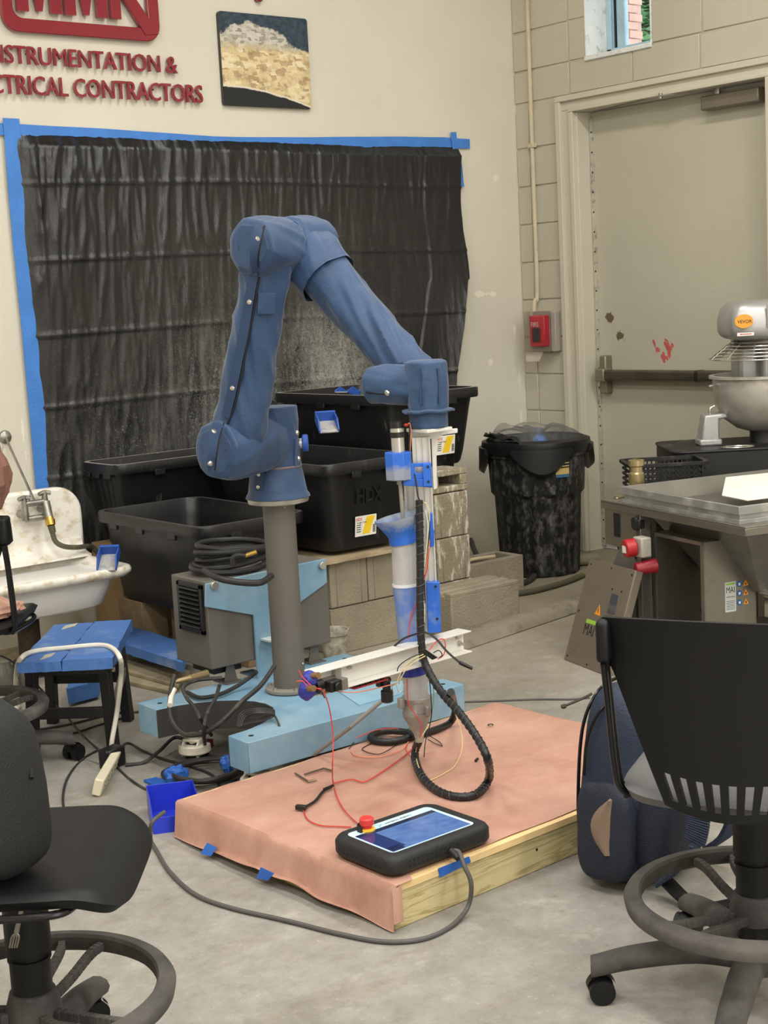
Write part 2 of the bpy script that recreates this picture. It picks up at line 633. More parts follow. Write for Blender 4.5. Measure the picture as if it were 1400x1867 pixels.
ca, cb = xw(1280, 190, LX - .05), xw(1386, 172, LX - .05)
cl.box2((LX - .065, cb.y, 2.232), (LX - .003, ca.y, 2.300))
closer = cl.build('door_closer', pm('satin_bronze_closer', (128, 120, 108), .42, .5), d1, bevel=.008)
ar = MB(world=True)
hub = Vector((LX - .04, xw(1318, 158, LX).y, 2.325))
mid = Vector((LX - .13, xw(1204, 176, LX - .13).y, 2.325))
end = Vector((LX - .01, DY1 - .17, 2.33))
ar.bar(hub, mid, .02, .007)
ar.bar(mid, end, .016, .006)
ar.cyl(hub - Vector((0, 0, .03)), hub + Vector((0, 0, .012)), .018, seg=14)
ar.cyl(mid - Vector((0, 0, .012)), mid + Vector((0, 0, .014)), .010, seg=12)
ar.build('closer_arm', pm('polished_arm', (150, 146, 138), .28, .9), closer)
q = xw(1215, 636, LX)
# smear of red paint on the door
sm = MB(world=True)
rs = random.Random(5)
for (px, py, n) in ((1218, 634, 9), (1212, 646, 6), (1196, 630, 4)):
    for i in range(n):
        c = xw(px + rs.gauss(0, 3.4), py + rs.gauss(0, 4.5), LX - .0008)
        w, h = rs.uniform(.006, .016), rs.uniform(.008, .02)
        pts = [(c.y + w * math.cos(a) * rs.uniform(.6, 1.1) + .35 * h * math.sin(a), c.z + h * math.sin(a)) for a in [k * PI / 4 for k in range(8)]]
        sm.prism(pts, -.0004 - .00005 * i, .0006, Matrix.Translation((LX, 0, 0)) @ Matrix(((0, 0, 1, 0), (1, 0, 0, 0), (0, 1, 0, 0), (0, 0, 0, 1))))
sm.build('paint_smear', pm('red_paint_smear', (190, 92, 88), .6, var=.2, scale=30), leaf)

# ---- window
w1 = thing('window_1', 'small high window with a whitewashed deep reveal', 'window', (XW, 5.18, WZ0))
w1['kind'] = 'structure'
M_REV = pm('flaking_white_reveal', (224, 226, 222), .7, var=.08, dirt=(140, 136, 124), damt=.34, dscale=14, bump=.5, bscale=40)
rv = MB(world=True)
rv.box2((XW - .004, WY1, WZ0 - .012), (XW + .2, WY1 - .012, WZ1))
rv.box2((XW - .002, WY0, WZ0 - .012), (XW + .2, WY0 + .012, WZ1))
rv.box2((XW - .012, WY0, WZ0 - .016), (XW + .2, WY1, WZ0 + .008))
rv.build('window_reveal', M_REV, w1, bevel=.004)
M_ALU = pm('pale_blue_aluminium', (176, 205, 218), .4, .3)
wf = MB(world=True)
fx0, fx1 = XW + .15, XW + .19
for a, b in ((WY1 - .045, WY1 - .012), (WY0 + .012, WY0 + .04)):
    wf.box2((fx0, a, WZ0), (fx1, b, WZ1))
wf.box2((fx0, WY0, WZ0), (fx1, WY1, WZ0 + .05))
wf.box2((fx0 + .01, WY1 - .13, WZ0), (fx1, WY1 - .075, WZ1))
wframe = wf.build('window_frame', M_ALU, w1, bevel=.003)
MB(world=True).box2((fx0 + .006, WY1 - .074, WZ0 + .05), (fx1, WY1 - .062, WZ1)).build('window_gasket', pm('black_gasket', (24, 26, 30), .6), wframe)
g = NT('clear_glass')
g.b.inputs['Transmission Weight'].default_value = 1.0
g.b.inputs['Roughness'].default_value = 0.0
g.b.inputs['IOR'].default_value = 1.1
g.col((.95, .98, 1, 1))
MB(world=True).box2((fx0 + .018, WY0 + .03, WZ0 + .04), (fx0 + .022, WY1 - .03, WZ1)).build('window_pane', g.m, w1)
# outdoors: brick pier and a tree, seen through the pane
M_BRK = pm('pink_brick', (214, 170, 150), .9, var=.15, scale=5)  # pale pink brick colour
PYR = xw(1150, 30, 8.9).y + .40
pier = thing('brick_pier', 'pink brick pier outside the high window', 'pier', (9.2, PYR + .3, 0))
MB().box2((-.3, -.28, 0), (.3, .42, 6.2)).build('core', pm('pale_mortar', (196, 160, 145), .9), pier)
for k in range(30):
    z = 2.6 + k * .066
    for j in range(4):
        y0 = -.3 + j * .22 - (.11 if k % 2 else 0)
        MB().box2((-.312, max(-.29, y0 + .006), z + .005), (-.2, min(.43, y0 + .214), z + .061)).build('brick', M_BRK, pier)
    for j in range(3):
        x0 = -.3 + j * .22 - (.11 if k % 2 else 0)
        MB().box2((max(-.19, x0 + .006), -.292, z + .005), (min(.3, x0 + .214), -.2, z + .061)).build('brick', M_BRK, pier)
tr = thing('garden_tree', 'leafy green tree beyond the high window', 'tree', (11.0, xw(1180, 30, 11.0).y, 0))
MB().tube([(0, 0, 0), (.05, .04, 2.5), (-.05, .0, 4.2), (.02, -.05, 5.4)], [.12, .1, .07, .04] * 0 or .09, seg=10).build('trunk', pm('bark', (96, 80, 64), .9), tr)
lf = MB()
rl = random.Random(11)
for i in range(7000):
    d = Vector((rl.gauss(0, 1), rl.gauss(0, 1), rl.gauss(0, 1))).normalized() * (rl.random() ** .4)
    c = Vector((d.x * .9, d.y * 1.3, 4.0 + d.z * 2.1))
    s_ = rl.uniform(.04, .09)
    lf.add([(-s_, 0, 0), (0, -s_ * .5, s_ * .15), (s_, 0, 0), (0, s_ * .5, s_ * .15)], [(0, 1, 2, 3)],
           TR(*c) @ Matrix.Rotation(rl.uniform(0, 6.3), 4, 'Z') @ Matrix.Rotation(rl.uniform(-1, 1), 4, 'X'))
lo = lf.build('foliage', pm('bright_leaf', (128, 176, 120), .6, var=.35, scale=9), tr, fix=False)
lo['kind'] = 'stuff'

# ---- conduit and fire alarm pull station
cd = thing('conduit_pipe', 'thin painted steel conduit running up beside the wall corner', 'pipe', (XW, 5.80, 1.2))
M_CON = pm('painted_conduit', (198, 186, 160), .55, dirt=(150, 120, 96), damt=.3, dscale=9)
ck = MB(world=True)
ck.tube([(XW - .045, 5.805, 1.25), (XW - .035, 5.80, 1.36), (XW - .013, 5.80, 1.44), (XW - .013, 5.798, 2.2), (XW - .013, 5.79, HZ - .01)], .0115, 10)
ck.build('conduit', M_CON, cd)
cs = MB(world=True)
for z in (2.19, 3.3):
    cs.box2((XW - .027, 5.775, z - .012), (XW, 5.822, z + .012))
cs.build('strap', M_CON, cd, bevel=.003)
fa = thing('fire_alarm_pull', 'red fire alarm pull station under a clear cover by the corner', 'fire alarm', (XW, 5.77, 1.04))
c0 = xw(972, 610, XW - .1)
FY0, FY1, FZ0, FZ1 = c0.y - .115, c0.y + .058, c0.z - .125, c0.z + .12
MB(world=True).box2((XW - .045, FY0, FZ0 + .03), (XW, FY1, FZ1)).build('back_box', pm('grey_plastic_box', (168, 160, 150), .5), fa, bevel=.004)
M_RED = pm('alarm_red', (196, 42, 56), .35, coat=.3)
MB(world=True).box2((XW - .085, FY0 + .05, FZ0 + .06), (XW - .04, FY1 - .02, FZ1 - .02)).build('red_housing', M_RED, fa, bevel=.005)
MB(world=True).box2((XW - .094, FY0 + .07, FZ0 + .085), (XW - .08, FY1 - .045, FZ1 - .085)).build('pull_handle', pm('dark_handle', (62, 56, 56), .5), fa, bevel=.003)
vs_, fs_ = letters('FIRE', .058, .024, .0008, .01)
MXN = Matrix(((0, 0, -1, 0), (-1, 0, 0, 0), (0, 1, 0, 0), (0, 0, 0, 1)))      # flat lettering onto a face that looks to -X
MB(world=True).add(vs_, fs_, TR(XW - .0855, FY1 - .035, FZ1 - .078) @ MXN).build('fire_lettering', pm('alarm_white', (225, 205, 202), .5), fa)
t = NT('clear_polycarbonate')
t.b.inputs['Transmission Weight'].default_value = 1.0
t.b.inputs['Roughness'].default_value = 0.12
t.b.inputs['IOR'].default_value = 1.12
t.col((.86, .84, .82, 1))
MB(world=True).box2((XW - .115, FY0 + .03, FZ0 + .02), (XW - .036, FY1, FZ1 + .004)).build('clear_cover', t.m, fa, bevel=.01)
lp = MB(world=True)
lp.prism([(0, 0), (.10, 0), (.13, .05), (0, .05)], 0, .004, TR(XW - .1, FY1, FZ0 - .02) @ MXN)
lp.build('cover_lip', pm('cloudy_lip', (200, 190, 176), .4), fa)
# ================================================================ on the back wall
MYN = Matrix(((1, 0, 0, 0), (0, 0, -1, 0), (0, 1, 0, 0), (0, 0, 0, 1)))      # flat shapes onto a face that looks to -Y
M_SIGN = pm('glossy_maroon_acrylic', (142, 34, 50), .16, .25, var=.08, coat=.6)
sg = thing('wall_sign', 'raised maroon company sign with framed initials on beige wall', 'sign', (3.17, YW, 2.3))
BO = .008
def sign_line(body, x_right, z, cap, width):
    V, _ = txt(body, BO)
    X0, X1 = min(v.x for v in V), max(v.x for v in V)
    k = width / (X1 - X0)
    H = max(v.y for v in txt('E', BO)[0])
    for i, ch in enumerate(body):
        if ch == ' ':
            continue
        pv = txt(body[:i + 1], BO)[0]
        bo_ = 0.0 if ch in 'MN' else BO
        gv, gf = txt(ch, bo_)
        shift = max(v.x for v in pv) - max(v.x for v in gv)
        gx0 = min(v.x for v in gv)
        w = (max(v.x for v in gv) - gx0) * k
        y0 = min(v.y for v in gv)
        h = (max(v.y for v in gv) - y0) * cap / H
        vs, fs = letters(ch, w, h, .016, bo_)
        x = x_right - (X1 - (shift + gx0)) * k
        MB(world=True).add(vs, fs, TR(x, YW - .012, z + y0 * cap / H) @ MYN).build('letter', M_SIGN, sg, sharp=25)
sign_line('INSTRUMENTATION &', 3.628, 2.475, .073, .925)
sign_line('ELECTRICAL CONTRACTORS', 3.752, 2.350, .077, 1.165)
# framed initials
fo = rrect(2.795, 2.605, 3.548, 3.06, .07, 6)
fi = rrect(2.845, 2.662, 3.492, 3.00, .045, 6)
MB(world=True).ring(fo, fi, .006, .03, TR(0, YW, 0) @ MYN).build('logo_frame', M_SIGN, sg, bevel=.003)
for (x, w, ch) in ((2.865, .205, 'M'), (3.085, .205, 'M')):
    a_, z0_, z1_ = .052, 2.69, 2.99
    poly = [(x, z0_), (x + a_, z0_), (x + a_, z1_ - .10), (x + w / 2 - .012, z0_ + .005), (x + w / 2 + .012, z0_ + .005), (x + w - a_, z1_ - .10), (x + w - a_, z0_), (x + w, z0_), (x + w, z1_), (x + w - a_, z1_), (x + w / 2, z1_ - .17), (x + a_, z1_), (x, z1_)]
    MB(world=True).prism(poly, .012, .032, TR(0, YW, 0) @ MYN).build('letter', M_SIGN, sg, sharp=25)
MB(world=True).prism([(3.305, 2.69), (3.355, 2.69), (3.355, 2.80), (3.47, 2.63), (3.54, 2.64), (3.40, 2.83), (3.46, 2.88), (3.46, 2.96), (3.42, 2.99), (3.305, 2.99)],
                     .012, .034, TR(0, YW, 0) @ MYN).build('letter', M_SIGN, sg, bevel=.002)
st = MB(world=True)
for x in (2.9, 3.2, 3.5):
    for z in (2.40, 2.52, 2.63):
        st.cyl((x, YW - .013, z), (x, YW, z), .004, seg=8)
st.build('stand_off', M_SCREW, sg)

# aerial photograph panel
t = NT('aerial_photo_print')
g = t.tc('Generated')
x, _, z = t.sep(g)
vv = t.mapv((1, 0, 1), src=g)
nA = t.noise(5.5, 9, .68, vec=vv)
nB = t.noise(16, 8, .7, vec=vv)
land = t.ramp(nA, [(.28, srgb(120, 104, 80)), (.45, srgb(206, 184, 138)), (.6, srgb(226, 208, 160)), (.75, srgb(188, 150, 106))])
cel = t.n('ShaderNodeTexVoronoi', feature='F1', distance='CHEBYCHEV')
cel.inputs['Scale'].default_value = 16
t.l(t.mapv((1, 0, 1.6), rot=(0, .25, 0), src=g), cel.inputs['Vector'])
cs3 = t.sep(cel.outputs['Color'])[0]
land = t.mix(t.math('MULTIPLY', t.ramp(cs3, [(.72, (0, 0, 0)), (.74, (1, 1, 1))]), .55), land, srgb(150, 112, 84))
land = t.mix(t.math('MULTIPLY', t.ramp(cs3, [(.18, (1, 1, 1)), (.2, (0, 0, 0))]), .5), land, srgb(240, 228, 196))
grey = t.ramp(t.math('ADD', t.math('MULTIPLY', nB, .5), t.math('MULTIPLY', cs3, .5)), [(.35, srgb(120, 124, 122)), (.6, srgb(206, 204, 196))])
up = t.ramp(t.math('ADD', z, t.math('MULTIPLY', t.math('SUBTRACT', nA, .5), .3)), [(.60, (0, 0, 0)), (.70, (1, 1, 1))])
land = t.mix(t.math('MULTIPLY', up, .8), land, grey)
vor = t.n('ShaderNodeTexVoronoi', feature='DISTANCE_TO_EDGE')
vor.inputs['Scale'].default_value = 11
t.l(vv, vor.inputs['Vector'])
roads = t.ramp(vor.outputs[0], [(.015, (1, 1, 1)), (.035, (0, 0, 0))])
land = t.mix(t.math('MULTIPLY', roads, .22), land, srgb(232, 226, 210))
edge = t.math('MULTIPLY', t.math('SUBTRACT', nA, .5), .38)
hz = t.math('ADD', t.math('ADD', z, t.math('MULTIPLY', t.math('ABSOLUTE', t.math('SUBTRACT', x, .33)), .42)), edge)
wood = t.ramp(nB, [(.35, srgb(34, 48, 62)), (.7, srgb(66, 84, 98))])
c = t.mix(t.ramp(hz, [(.90, (0, 0, 0)), (.93, (1, 1, 1))]), land, wood)
lw = t.math('ADD', t.math('SUBTRACT', t.math('MULTIPLY', x, .05), z), t.math('MULTIPLY', t.math('MULTIPLY', x, x), .22))
lw = t.math('ADD', t.math('MULTIPLY', lw, -1.0), t.math('MULTIPLY', edge, .12))
lw = t.math('ADD', z, t.math('ADD', t.math('MULTIPLY', t.math('MULTIPLY', x, x), .20), t.math('MULTIPLY', edge, .12)))
c = t.mix(t.ramp(lw, [(.215, (1, 1, 1)), (.222, (0, 0, 0))]), c, srgb(224, 214, 196))
c = t.mix(t.ramp(lw, [(.195, (1, 1, 1)), (.202, (0, 0, 0))]), c, srgb(30, 34, 38))
t.col(c)
t.rough(.18)
ph = thing('aerial_photo_panel', 'square aerial photograph panel of a coastal works site on wall', 'picture', (4.118, YW, 2.345))
MB(world=True).prism(rrect(3.867, 2.345, 4.372, 2.768, .014, 4), .004, .022, TR(0, YW, 0) @ MYN).build('panel', pm('panel_edge', (52, 50, 50), .4), ph)
MB(world=True).prism(rrect(3.868, 2.346, 4.371, 2.767, .014, 4), .0221, .0235, TR(0, YW, 0) @ MYN).build('print', t.m, ph)
bb = MB(world=True)
for px, py in ((468, -3),):
    q = yw(px, py, YW)
    bb.cyl((q.x, YW - .03, q.z), (q.x, YW, q.z), .02, seg=16)
tag(bb.build('wall_stud_cap', M_SIGN, bevel=.003), 'small maroon round cap on the wall above the aerial picture', 'cap')

# ---------------------------------------------------------------- black plastic sheet held by blue tape
t = NT('dusty_black_polythene')
x, y, z = t.sep()
n1 = t.noise(2.6, 8, .7)
v = t.mapv((6, 1, 1.1), rot=(0, .25, 0))
n2 = t.noise(2.4, 9, .75, vec=v)
n3 = t.noise(70, 4, .85)
n4 = t.noise(190, 2, .8)
def blob(cx, cz, rx, rz):
    mp = t.mapv((1 / rx, 0, 1 / rz), (-(cx - 4.05) / rx, 0, -(cz - .35) / rz))
    ln = t.n('ShaderNodeVectorMath', operation='LENGTH')
    t.l(mp, ln.inputs[0])
    return t.math('SUBTRACT', 1.0, ln.outputs['Value'], True)
dust = t.math('MULTIPLY', blob(4.42, 1.05, .55, .62), 1.15)
dust = t.math('MAXIMUM', dust, t.math('MULTIPLY', blob(3.85, .95, .75, .8), .75))
dust = t.math('MAXIMUM', dust, t.math('MULTIPLY', blob(4.2, 1.5, 1.3, .7), .22))
dust = t.math('MAXIMUM', dust, t.math('MULTIPLY', blob(3.3, .75, .8, .8), .4))
fog = t.math('MULTIPLY', dust, t.ramp(t.math('ADD', t.math('MULTIPLY', n1, .5), t.math('MULTIPLY', n2, .5)), [(.40, (0, 0, 0)), (.72, (1, 1, 1))]))
spk = t.math('MULTIPLY', t.ramp(t.math('ADD', n3, t.math('MULTIPLY', dust, .16)), [(.64, (0, 0, 0)), (.70, (1, 1, 1))]), .55)
spk = t.math('MAXIMUM', spk, t.math('MULTIPLY', t.ramp(t.math('ADD', n4, t.math('MULTIPLY', dust, .2)), [(.66, (0, 0, 0)), (.73, (1, 1, 1))]), .5))
spk = t.math('MULTIPLY', spk, t.math('ADD', dust, .12))
k = t.math('ADD', t.math('MULTIPLY', fog, .8), spk, True)
t.col(t.mix(k, srgb(23, 24, 27), srgb(158, 156, 148)))
t.rough(t.mix(t.math('MULTIPLY', t.math('ADD', k, .05), 1.6, True), (.10,) * 3 + (1,), (.85,) * 3 + (1,)))
t.bump(t.math('ADD', t.noise(34, 6, .7, vec=t.mapv((3, 1, .6))), t.math('MULTIPLY', t.noise(46, 5, .7)  , .5)), .25, .010)
t.b.inputs['Specular IOR Level'].default_value = .6
M_POLY = t.m
sheet = thing('plastic_sheet', 'wrinkled black plastic dust sheet taped to the wall behind the robot', 'plastic sheet', (4.05, YW, .35))
XL, ZT, ZB = 2.81, 2.185, .30
def xr(z):
    if z > 1.5:
        return 5.305 + .012 * math.sin(z * 9)
    if z > 1.0:
        return 5.305 - (1.5 - z) * .27
    return 5.17 - (1.0 - z) * .10
FOLDS = [1.985, 1.66, 1.34, 1.03, .72]
def sheet_pt(u, w):
    z = ZT + (ZB - ZT) * w
    R = xr(z)
    X = XL + (R - XL) * u
    left = max(0.0, 1 - u * 1.25)
    a = .35 + .75 * left
    h = .016
    fx = X + .10 * (ZT - z) * (1 - u) * .8 + .02 * noise.noise((X * 3, z * 2, 5))
    n = noise.noise((fx * 19, z * 2.6, 1.7))
    n2 = noise.noise((fx * 30, z * 4.5, 4.1))
    n3 = noise.noise((fx * 7, z * 1.1, 9.3))
    top = math.exp(-((ZT - z) / .55) ** 2)
    h += a * (.35 + .65 * max(top, .25)) * (.016 * (1 - abs(n)) ** 3 + .010 * (1 - abs(n2)) ** 3 + .010 * n3)
    h += .009 * noise.noise((X * 1.8, z * 1.4, 2.2)) + .012
    for q in FOLDS:
        h += .006 * math.exp(-((z - q - .01 * math.sin(X * 2)) / .008) ** 2)
    if u > .9:
        h += .05 * ((u - .9) / .1) ** 2 * max(0, min(1, (1.75 - z) / .5)) + .008
    pin = min(1, (ZT - z) / .05) * min(1, u / .03)
    h = .004 + h * (.2 + .8 * pin)
    return (X, YW - max(.003, h), z)
MB(world=True).grid(320, 190, sheet_pt).build('sheet', M_POLY, sheet, sharp=70, fix=False)
M_TAPE = pm('blue_painters_tape', (66, 128, 208), .6, var=.10, scale=9, bump=.25, bscale=90)
def tape_strip(pts, w, name='tape_strip', parent=sheet, off=.006, mat=M_TAPE, seed=0):
    m = MB(world=True)
    P = spline(pts, 6)
    vs, fs = [], []
    for i, p in enumerate(P):
        d = (P[min(i + 1, len(P) - 1)] - P[max(i - 1, 0)]).normalized()
        nrm = Vector((-d.z, 0, d.x))
        for s_ in (-1, 1):
            wob = .003 * noise.noise((i * .4, s_ * 3, seed))
            q = p + nrm * (s_ * w / 2 + wob)
            vs.append((q.x, YW - off - .004 * abs(noise.noise((i * .3, s_, seed + 2))), q.z))
    for i in range(len(P) - 1):
        fs.append((2 * i, 2 * i + 1, 2 * i + 3, 2 * i + 2))
    m.add(vs, fs)
    m.solid(.0012)
    return m.build(name, mat, parent)
tape_strip([(2.70, 0, 2.205), (3.2, 0, 2.196), (3.92, 0, 2.178), (4.6, 0, 2.196), (5.10, 0, 2.208), (5.405, 0, 2.205)], .05, seed=1, off=.012)
tape_strip([(2.80, 0, 2.25), (2.797, 0, 1.8), (2.803, 0, 1.3), (2.805, 0, .6)], .075, seed=2, off=.016)
tape_strip([(5.287, 0, 2.262), (5.292, 0, 2.2), (5.315, 0, 2.10), (5.325, 0, 1.98)], .04, seed=3, off=.018)
# ================================================================ tubs, blocks, bin, sink along the back wall
M_TUB = pm('scuffed_black_plastic', (19, 19, 21), .4, var=.25, scale=4, dirt=(78, 77, 74), damt=.24, dscale=9, streak=(2.2, 2.2, .7), dsoft=.16, settle=(120, 118, 112), samt=.35)
M_TUBD = pm('cement_dusted_black_plastic', (16, 16, 18), .42, var=.3, scale=5, dirt=(104, 102, 96), damt=.26, dscale=13, streak=(2.2, 2.2, .6), dsoft=.12, settle=(176, 172, 160), samt=.8)
def loop_rr(w, l, r, n=4, m=9):
    """rounded rectangle loop with m points on each straight side"""
    out = []
    cs = ((w / 2 - r, l / 2 - r, 0), (-w / 2 + r, l / 2 - r, 90), (-w / 2 + r, -l / 2 + r, 180), (w / 2 - r, -l / 2 + r, 270))
    for q in range(4):
        cx, cy, a = cs[q]
        for k in range(n + 1):
            t = math.radians(a + 90 * k / n)
            out.append((cx + r * math.cos(t), cy + r * math.sin(t), 0))
        nx, ny, na = cs[(q + 1) % 4]
        p = Vector((out[-1][0], out[-1][1]))
        t = math.radians(na)
        e = Vector((nx + r * math.cos(t), ny + r * math.sin(t)))
        for k in range(1, m + 1):
            f_ = p.lerp(e, k / (m + 1))
            out.append((f_.x, f_.y, 1 if k % 3 == 0 else 0))
    return out
def tub_mesh(w, l, h):
    loops = []
    spec = [(-.150, .0, .05, 0), (-.135, .012, .05, 0), (-.115, .06, .05, 1), (-.068, h * .72, .05, 1), (-.060, h * .80, .05, 0),
            (-.050, h - .045, .055, 0), (-.004, h - .044, .06, 0), (0, h - .036, .06, 0), (0, h - .004, .06, 0), (-.005, h, .06, 0), (-.042, h, .05, 0),
            (-.050, h - .006, .05, 0), (-.075, h * .80, .05, 0), (-.125, .06, .05, 0), (-.15, .012, .05, 0)]
    vs, fs = [], []
    for d, z, r, rib in spec:
        L = loop_rr(w + d, l + d, r)
        for x, y, k in L:
            if rib and k:
                x, y = x * .975, y * .982
            vs.append((x, y, z))
    n = len(loop_rr(w, l, .05))
    for i in range(len(spec) - 1):
        for k in range(n):
            fs.append((i * n + k, i * n + (k + 1) % n, (i + 1) * n + (k + 1) % n, (i + 1) * n + k))
    fs.append(tuple(range(n - 1, -1, -1)))
    fs.append(tuple(range((len(spec) - 1) * n, len(spec) * n)))
    return vs, fs
M_PRINTW = pm('white_label', (232, 230, 222), .5)
M_PRINTY = pm('yellow_print', (238, 200, 44), .5)
M_PRINTK = pm('black_print', (26, 26, 28), .5)
M_PRINTR = pm('red_print', (196, 60, 52), .5)
def tub_label(par, M):
    """yellow and white product sticker in the XY plane of M, 0.105 wide"""
    lb = MB(M).prism([(0, 0), (.108, .0), (.108, .084), (0, .084)], 0, .0012).build('label', M_PRINTW, par)
    MB(M).prism([(.036, .008), (.074, .008), (.10, .08), (.058, .08)], .0012, .0017).build('label_swoosh', M_PRINTY, lb)
    vs, fs = letters('HDX', .03, .013, .0003, .01)
    MB(M @ TR(.004, .065, .0019)).add(vs, fs).build('label_lettering', M_PRINTR, lb)
    m = MB(M)
    for k in range(10):
        m.box((.097, .012 + k * .0032, .0016), (.014, .0016 if k % 3 else .0024, .0006))
    for k in range(4):
        m.box((.018, .02 + k * .009, .0016), (.022, .003, .0006))
    vs, fs = letters('Tough Tote', .05, .009, .0003, .01)
    m.add(vs, fs, TR(.006, .052, .0020))
    m.build('label_print', M_PRINTK, lb)
def tub(X0, X1, Y0, Y1, z0, h, label, mat, lab=None, tilt=0, emboss=False):
    w, l = X1 - X0, Y1 - Y0
    t_ = thing('storage_tub', label, 'storage tub', ((X0 + X1) / 2, (Y0 + Y1) / 2, z0), tilt, 'black storage tubs')
    vs, fs = tub_mesh(w, l, h)
    MB().add(vs, fs).build('tub_body', mat, t_, sharp=40)
    tb = MB()
    for sx in (-1, 1):
        tb.box((sx * w * .17, -l / 2 + .006, h - .05), (.05, .012, .03))
        for yy in (-.25, .05, .3):
            tb.box((sx * (w / 2 - .006), yy * l, h - .05), (.012, .06, .03))
    tb.build('rim_tabs', mat, t_, bevel=.004)
    slope = math.degrees(math.atan2(.033, h * .8))
    F = TR(0, -l / 2 + .0555, .05) @ rotm('X', 90 + slope)
    if lab is not None:
        tub_label(t_, F @ TR(lab, .0, .002))
    if emboss:
        vs, fs = letters('HDX', .135, .06, .004, .012)
        MB(F @ TR(-.07, .135, .0)).add(vs, fs).build('embossed_lettering', MATS['scuffed_black_plastic'], t_)
    return t_
tub(2.83, 3.34, 4.69, 5.53, .235, .37, 'big open black tub beside the white sink, lowest of the tubs', M_TUB)
tub(3.355, 3.86, 4.60, 5.47, .425, .36, 'open black tub on the plank over the low block stack', M_TUB, lab=-.075, emboss=True)
tub(3.85, 4.41, 4.81, 5.66, .678, .335, 'cement dusted black tub perched on the tall block tower', M_TUBD, lab=.03)
tub(2.95, 3.62, 5.535, 5.86, .42, .36, 'black tub half hidden behind the robot shoulder against the sheet', M_TUBD)
# supports of the half hidden tub
M_CARD = pm('brown_cardboard', (150, 124, 92), .85, var=.12)
for (a, b, lab) in (((2.98, 5.6, 0), (3.3, 5.86, .418), 'tall brown carton under the half hidden tub'),):
    tag(MB().box2(a, b).build('carton', M_CARD, bevel=.004), lab, 'carton')
for (a, b, lab) in (((2.90, 5.30, 0), (3.02, 5.50, .23), 'brown wood offcut standing under the big tub next to the sink'),
                    ((3.0, 5.02, 0), (3.11, 5.24, .233), 'rough timber block under the middle of the big tub'),
                    ((3.08, 4.80, 0), (3.22, 4.95, .233), 'timber block under the big tub behind the controller'),
                    ((2.885, 5.36, .231), (2.90, 5.37, .234), None)):
    if lab:
        tag(MB().box2(a, b).build('timber_block', pm('aged_timber', (128, 108, 82), .85, var=.25, scale=14, bump=.2), bevel=.003), lab, 'timber')

# ---- concrete blocks
M_BLK = pm('splashed_concrete_block', (142, 132, 110), .92, var=.14, scale=7, dirt=(200, 195, 178), damt=.43, dscale=13, streak=(2.4, 2.4, .7), bump=.5, bscale=110, dsoft=.05)
M_BLK2 = pm('plain_concrete_block', (146, 137, 117), .92, var=.14, scale=7, dirt=(176, 170, 152), damt=.3, dscale=9, bump=.5, bscale=110, dsoft=.06)
def block_mesh(m, L=.39, W=.19, H=.19):
    """hollow block, cores running up"""
    s_ = .032
    m.box((0, -W / 2 + s_ / 2, H / 2), (L, s_, H))
    m.box((0, W / 2 - s_ / 2, H / 2), (L, s_, H))
    for x in (-L / 2 + s_ / 2, 0, L / 2 - s_ / 2):
        m.box((x, 0, H / 2), (s_, W - 2 * s_, H))
    return m
_bm = {}
def cblock(X, Y, z, rz, label, mat=M_BLK, grp='grey concrete blocks'):
    key = mat.name
    if key not in _bm:
        _bm[key] = block_mesh(MB()).build('concrete_block', mat, bevel=.004)
        o = _bm[key]
    else:
        o = _bm[key].copy()
        COL.objects.link(o)
    o.location = (X, Y, z)
    o.rotation_euler = (0, 0, math.radians(rz))
    return tag(o, label, 'concrete block', grp)
# low stack under the middle tub
cblock(3.517, 4.885, .194, 90, 'concrete block at the left end of the low stack upper course', M_BLK2)
cblock(3.713, 4.888, .194, 90, 'concrete block at the right end of the low stack upper course', M_BLK2)
cblock(3.617, 4.79, 0, 0, 'concrete block forming the low stack bottom course', M_BLK2)
cblock(3.617, 4.99, 0, 0, 'rear concrete block of the low stack bottom course', M_BLK2)
# tall tower
nm = ['bottom', 'second', 'third']
for k in range(3):
    cblock(3.925, 4.925, k * .1935, 90 + (k - 1) * .6, 'concrete block in the %s course of the tall tower, left column' % nm[k])
    cblock(4.122, 4.925, k * .1935, 90 - (k - 1) * .5, 'splashed concrete block in the %s course of the tall tower, right column' % nm[k])
sb = MB()
for z0, z1, x0, x1 in ((0, .026, -.195, .195), (.07, .095, -.195, .195), (.026, .07, -.195, .03), (.026, .07, .155, .195)):
    sb.box2((x0, -.195, z0), (x1, .195, z1))
o = sb.build('concrete_block', M_BLK, bevel=.004)
o.location = (4.025, 4.925, .5815)
tag(o, 'half height concrete block with a hand slot topping the tower', 'concrete block', 'grey concrete blocks')
# single blocks on the floor
gb = MB()
gb.box2((-.195, -.095, 0), (.195, .095, .175))
for a, b in ((-.095, -.055), (-.035, .012), (.03, .095)):
    gb.box2((-.195, a, .17), (.195, b, .19))
o = gb.build('concrete_block', M_BLK2, bevel=.005)
o.location = (4.115, 4.625, 0)
tag(o, 'grooved concrete block lying alone in front of the tower', 'concrete block', 'grey concrete blocks')
cblock(4.555, 5.05, 0, 0, 'concrete block on the floor between the tower and the bin', M_BLK2)
sm_ = MB().box2((-.15, -.09, 0), (.15, .09, .10))
o = sm_.build('concrete_block', M_BLK2, bevel=.006)
o.location = (4.43, 5.32, 0)
tag(o, 'low concrete paver behind the block beside the bin', 'concrete block', 'grey concrete blocks')
sk = MB(world=True)
sk.tube([(4.38, 5.0, .2), (4.48, 4.99, .206), (4.60, 4.99, .2)], .008, 8)
tag(sk.build('wooden_stick', pm('pale_stick', (188, 172, 140), .8)), 'short pale stick lying on the block next to the bin', 'stick')
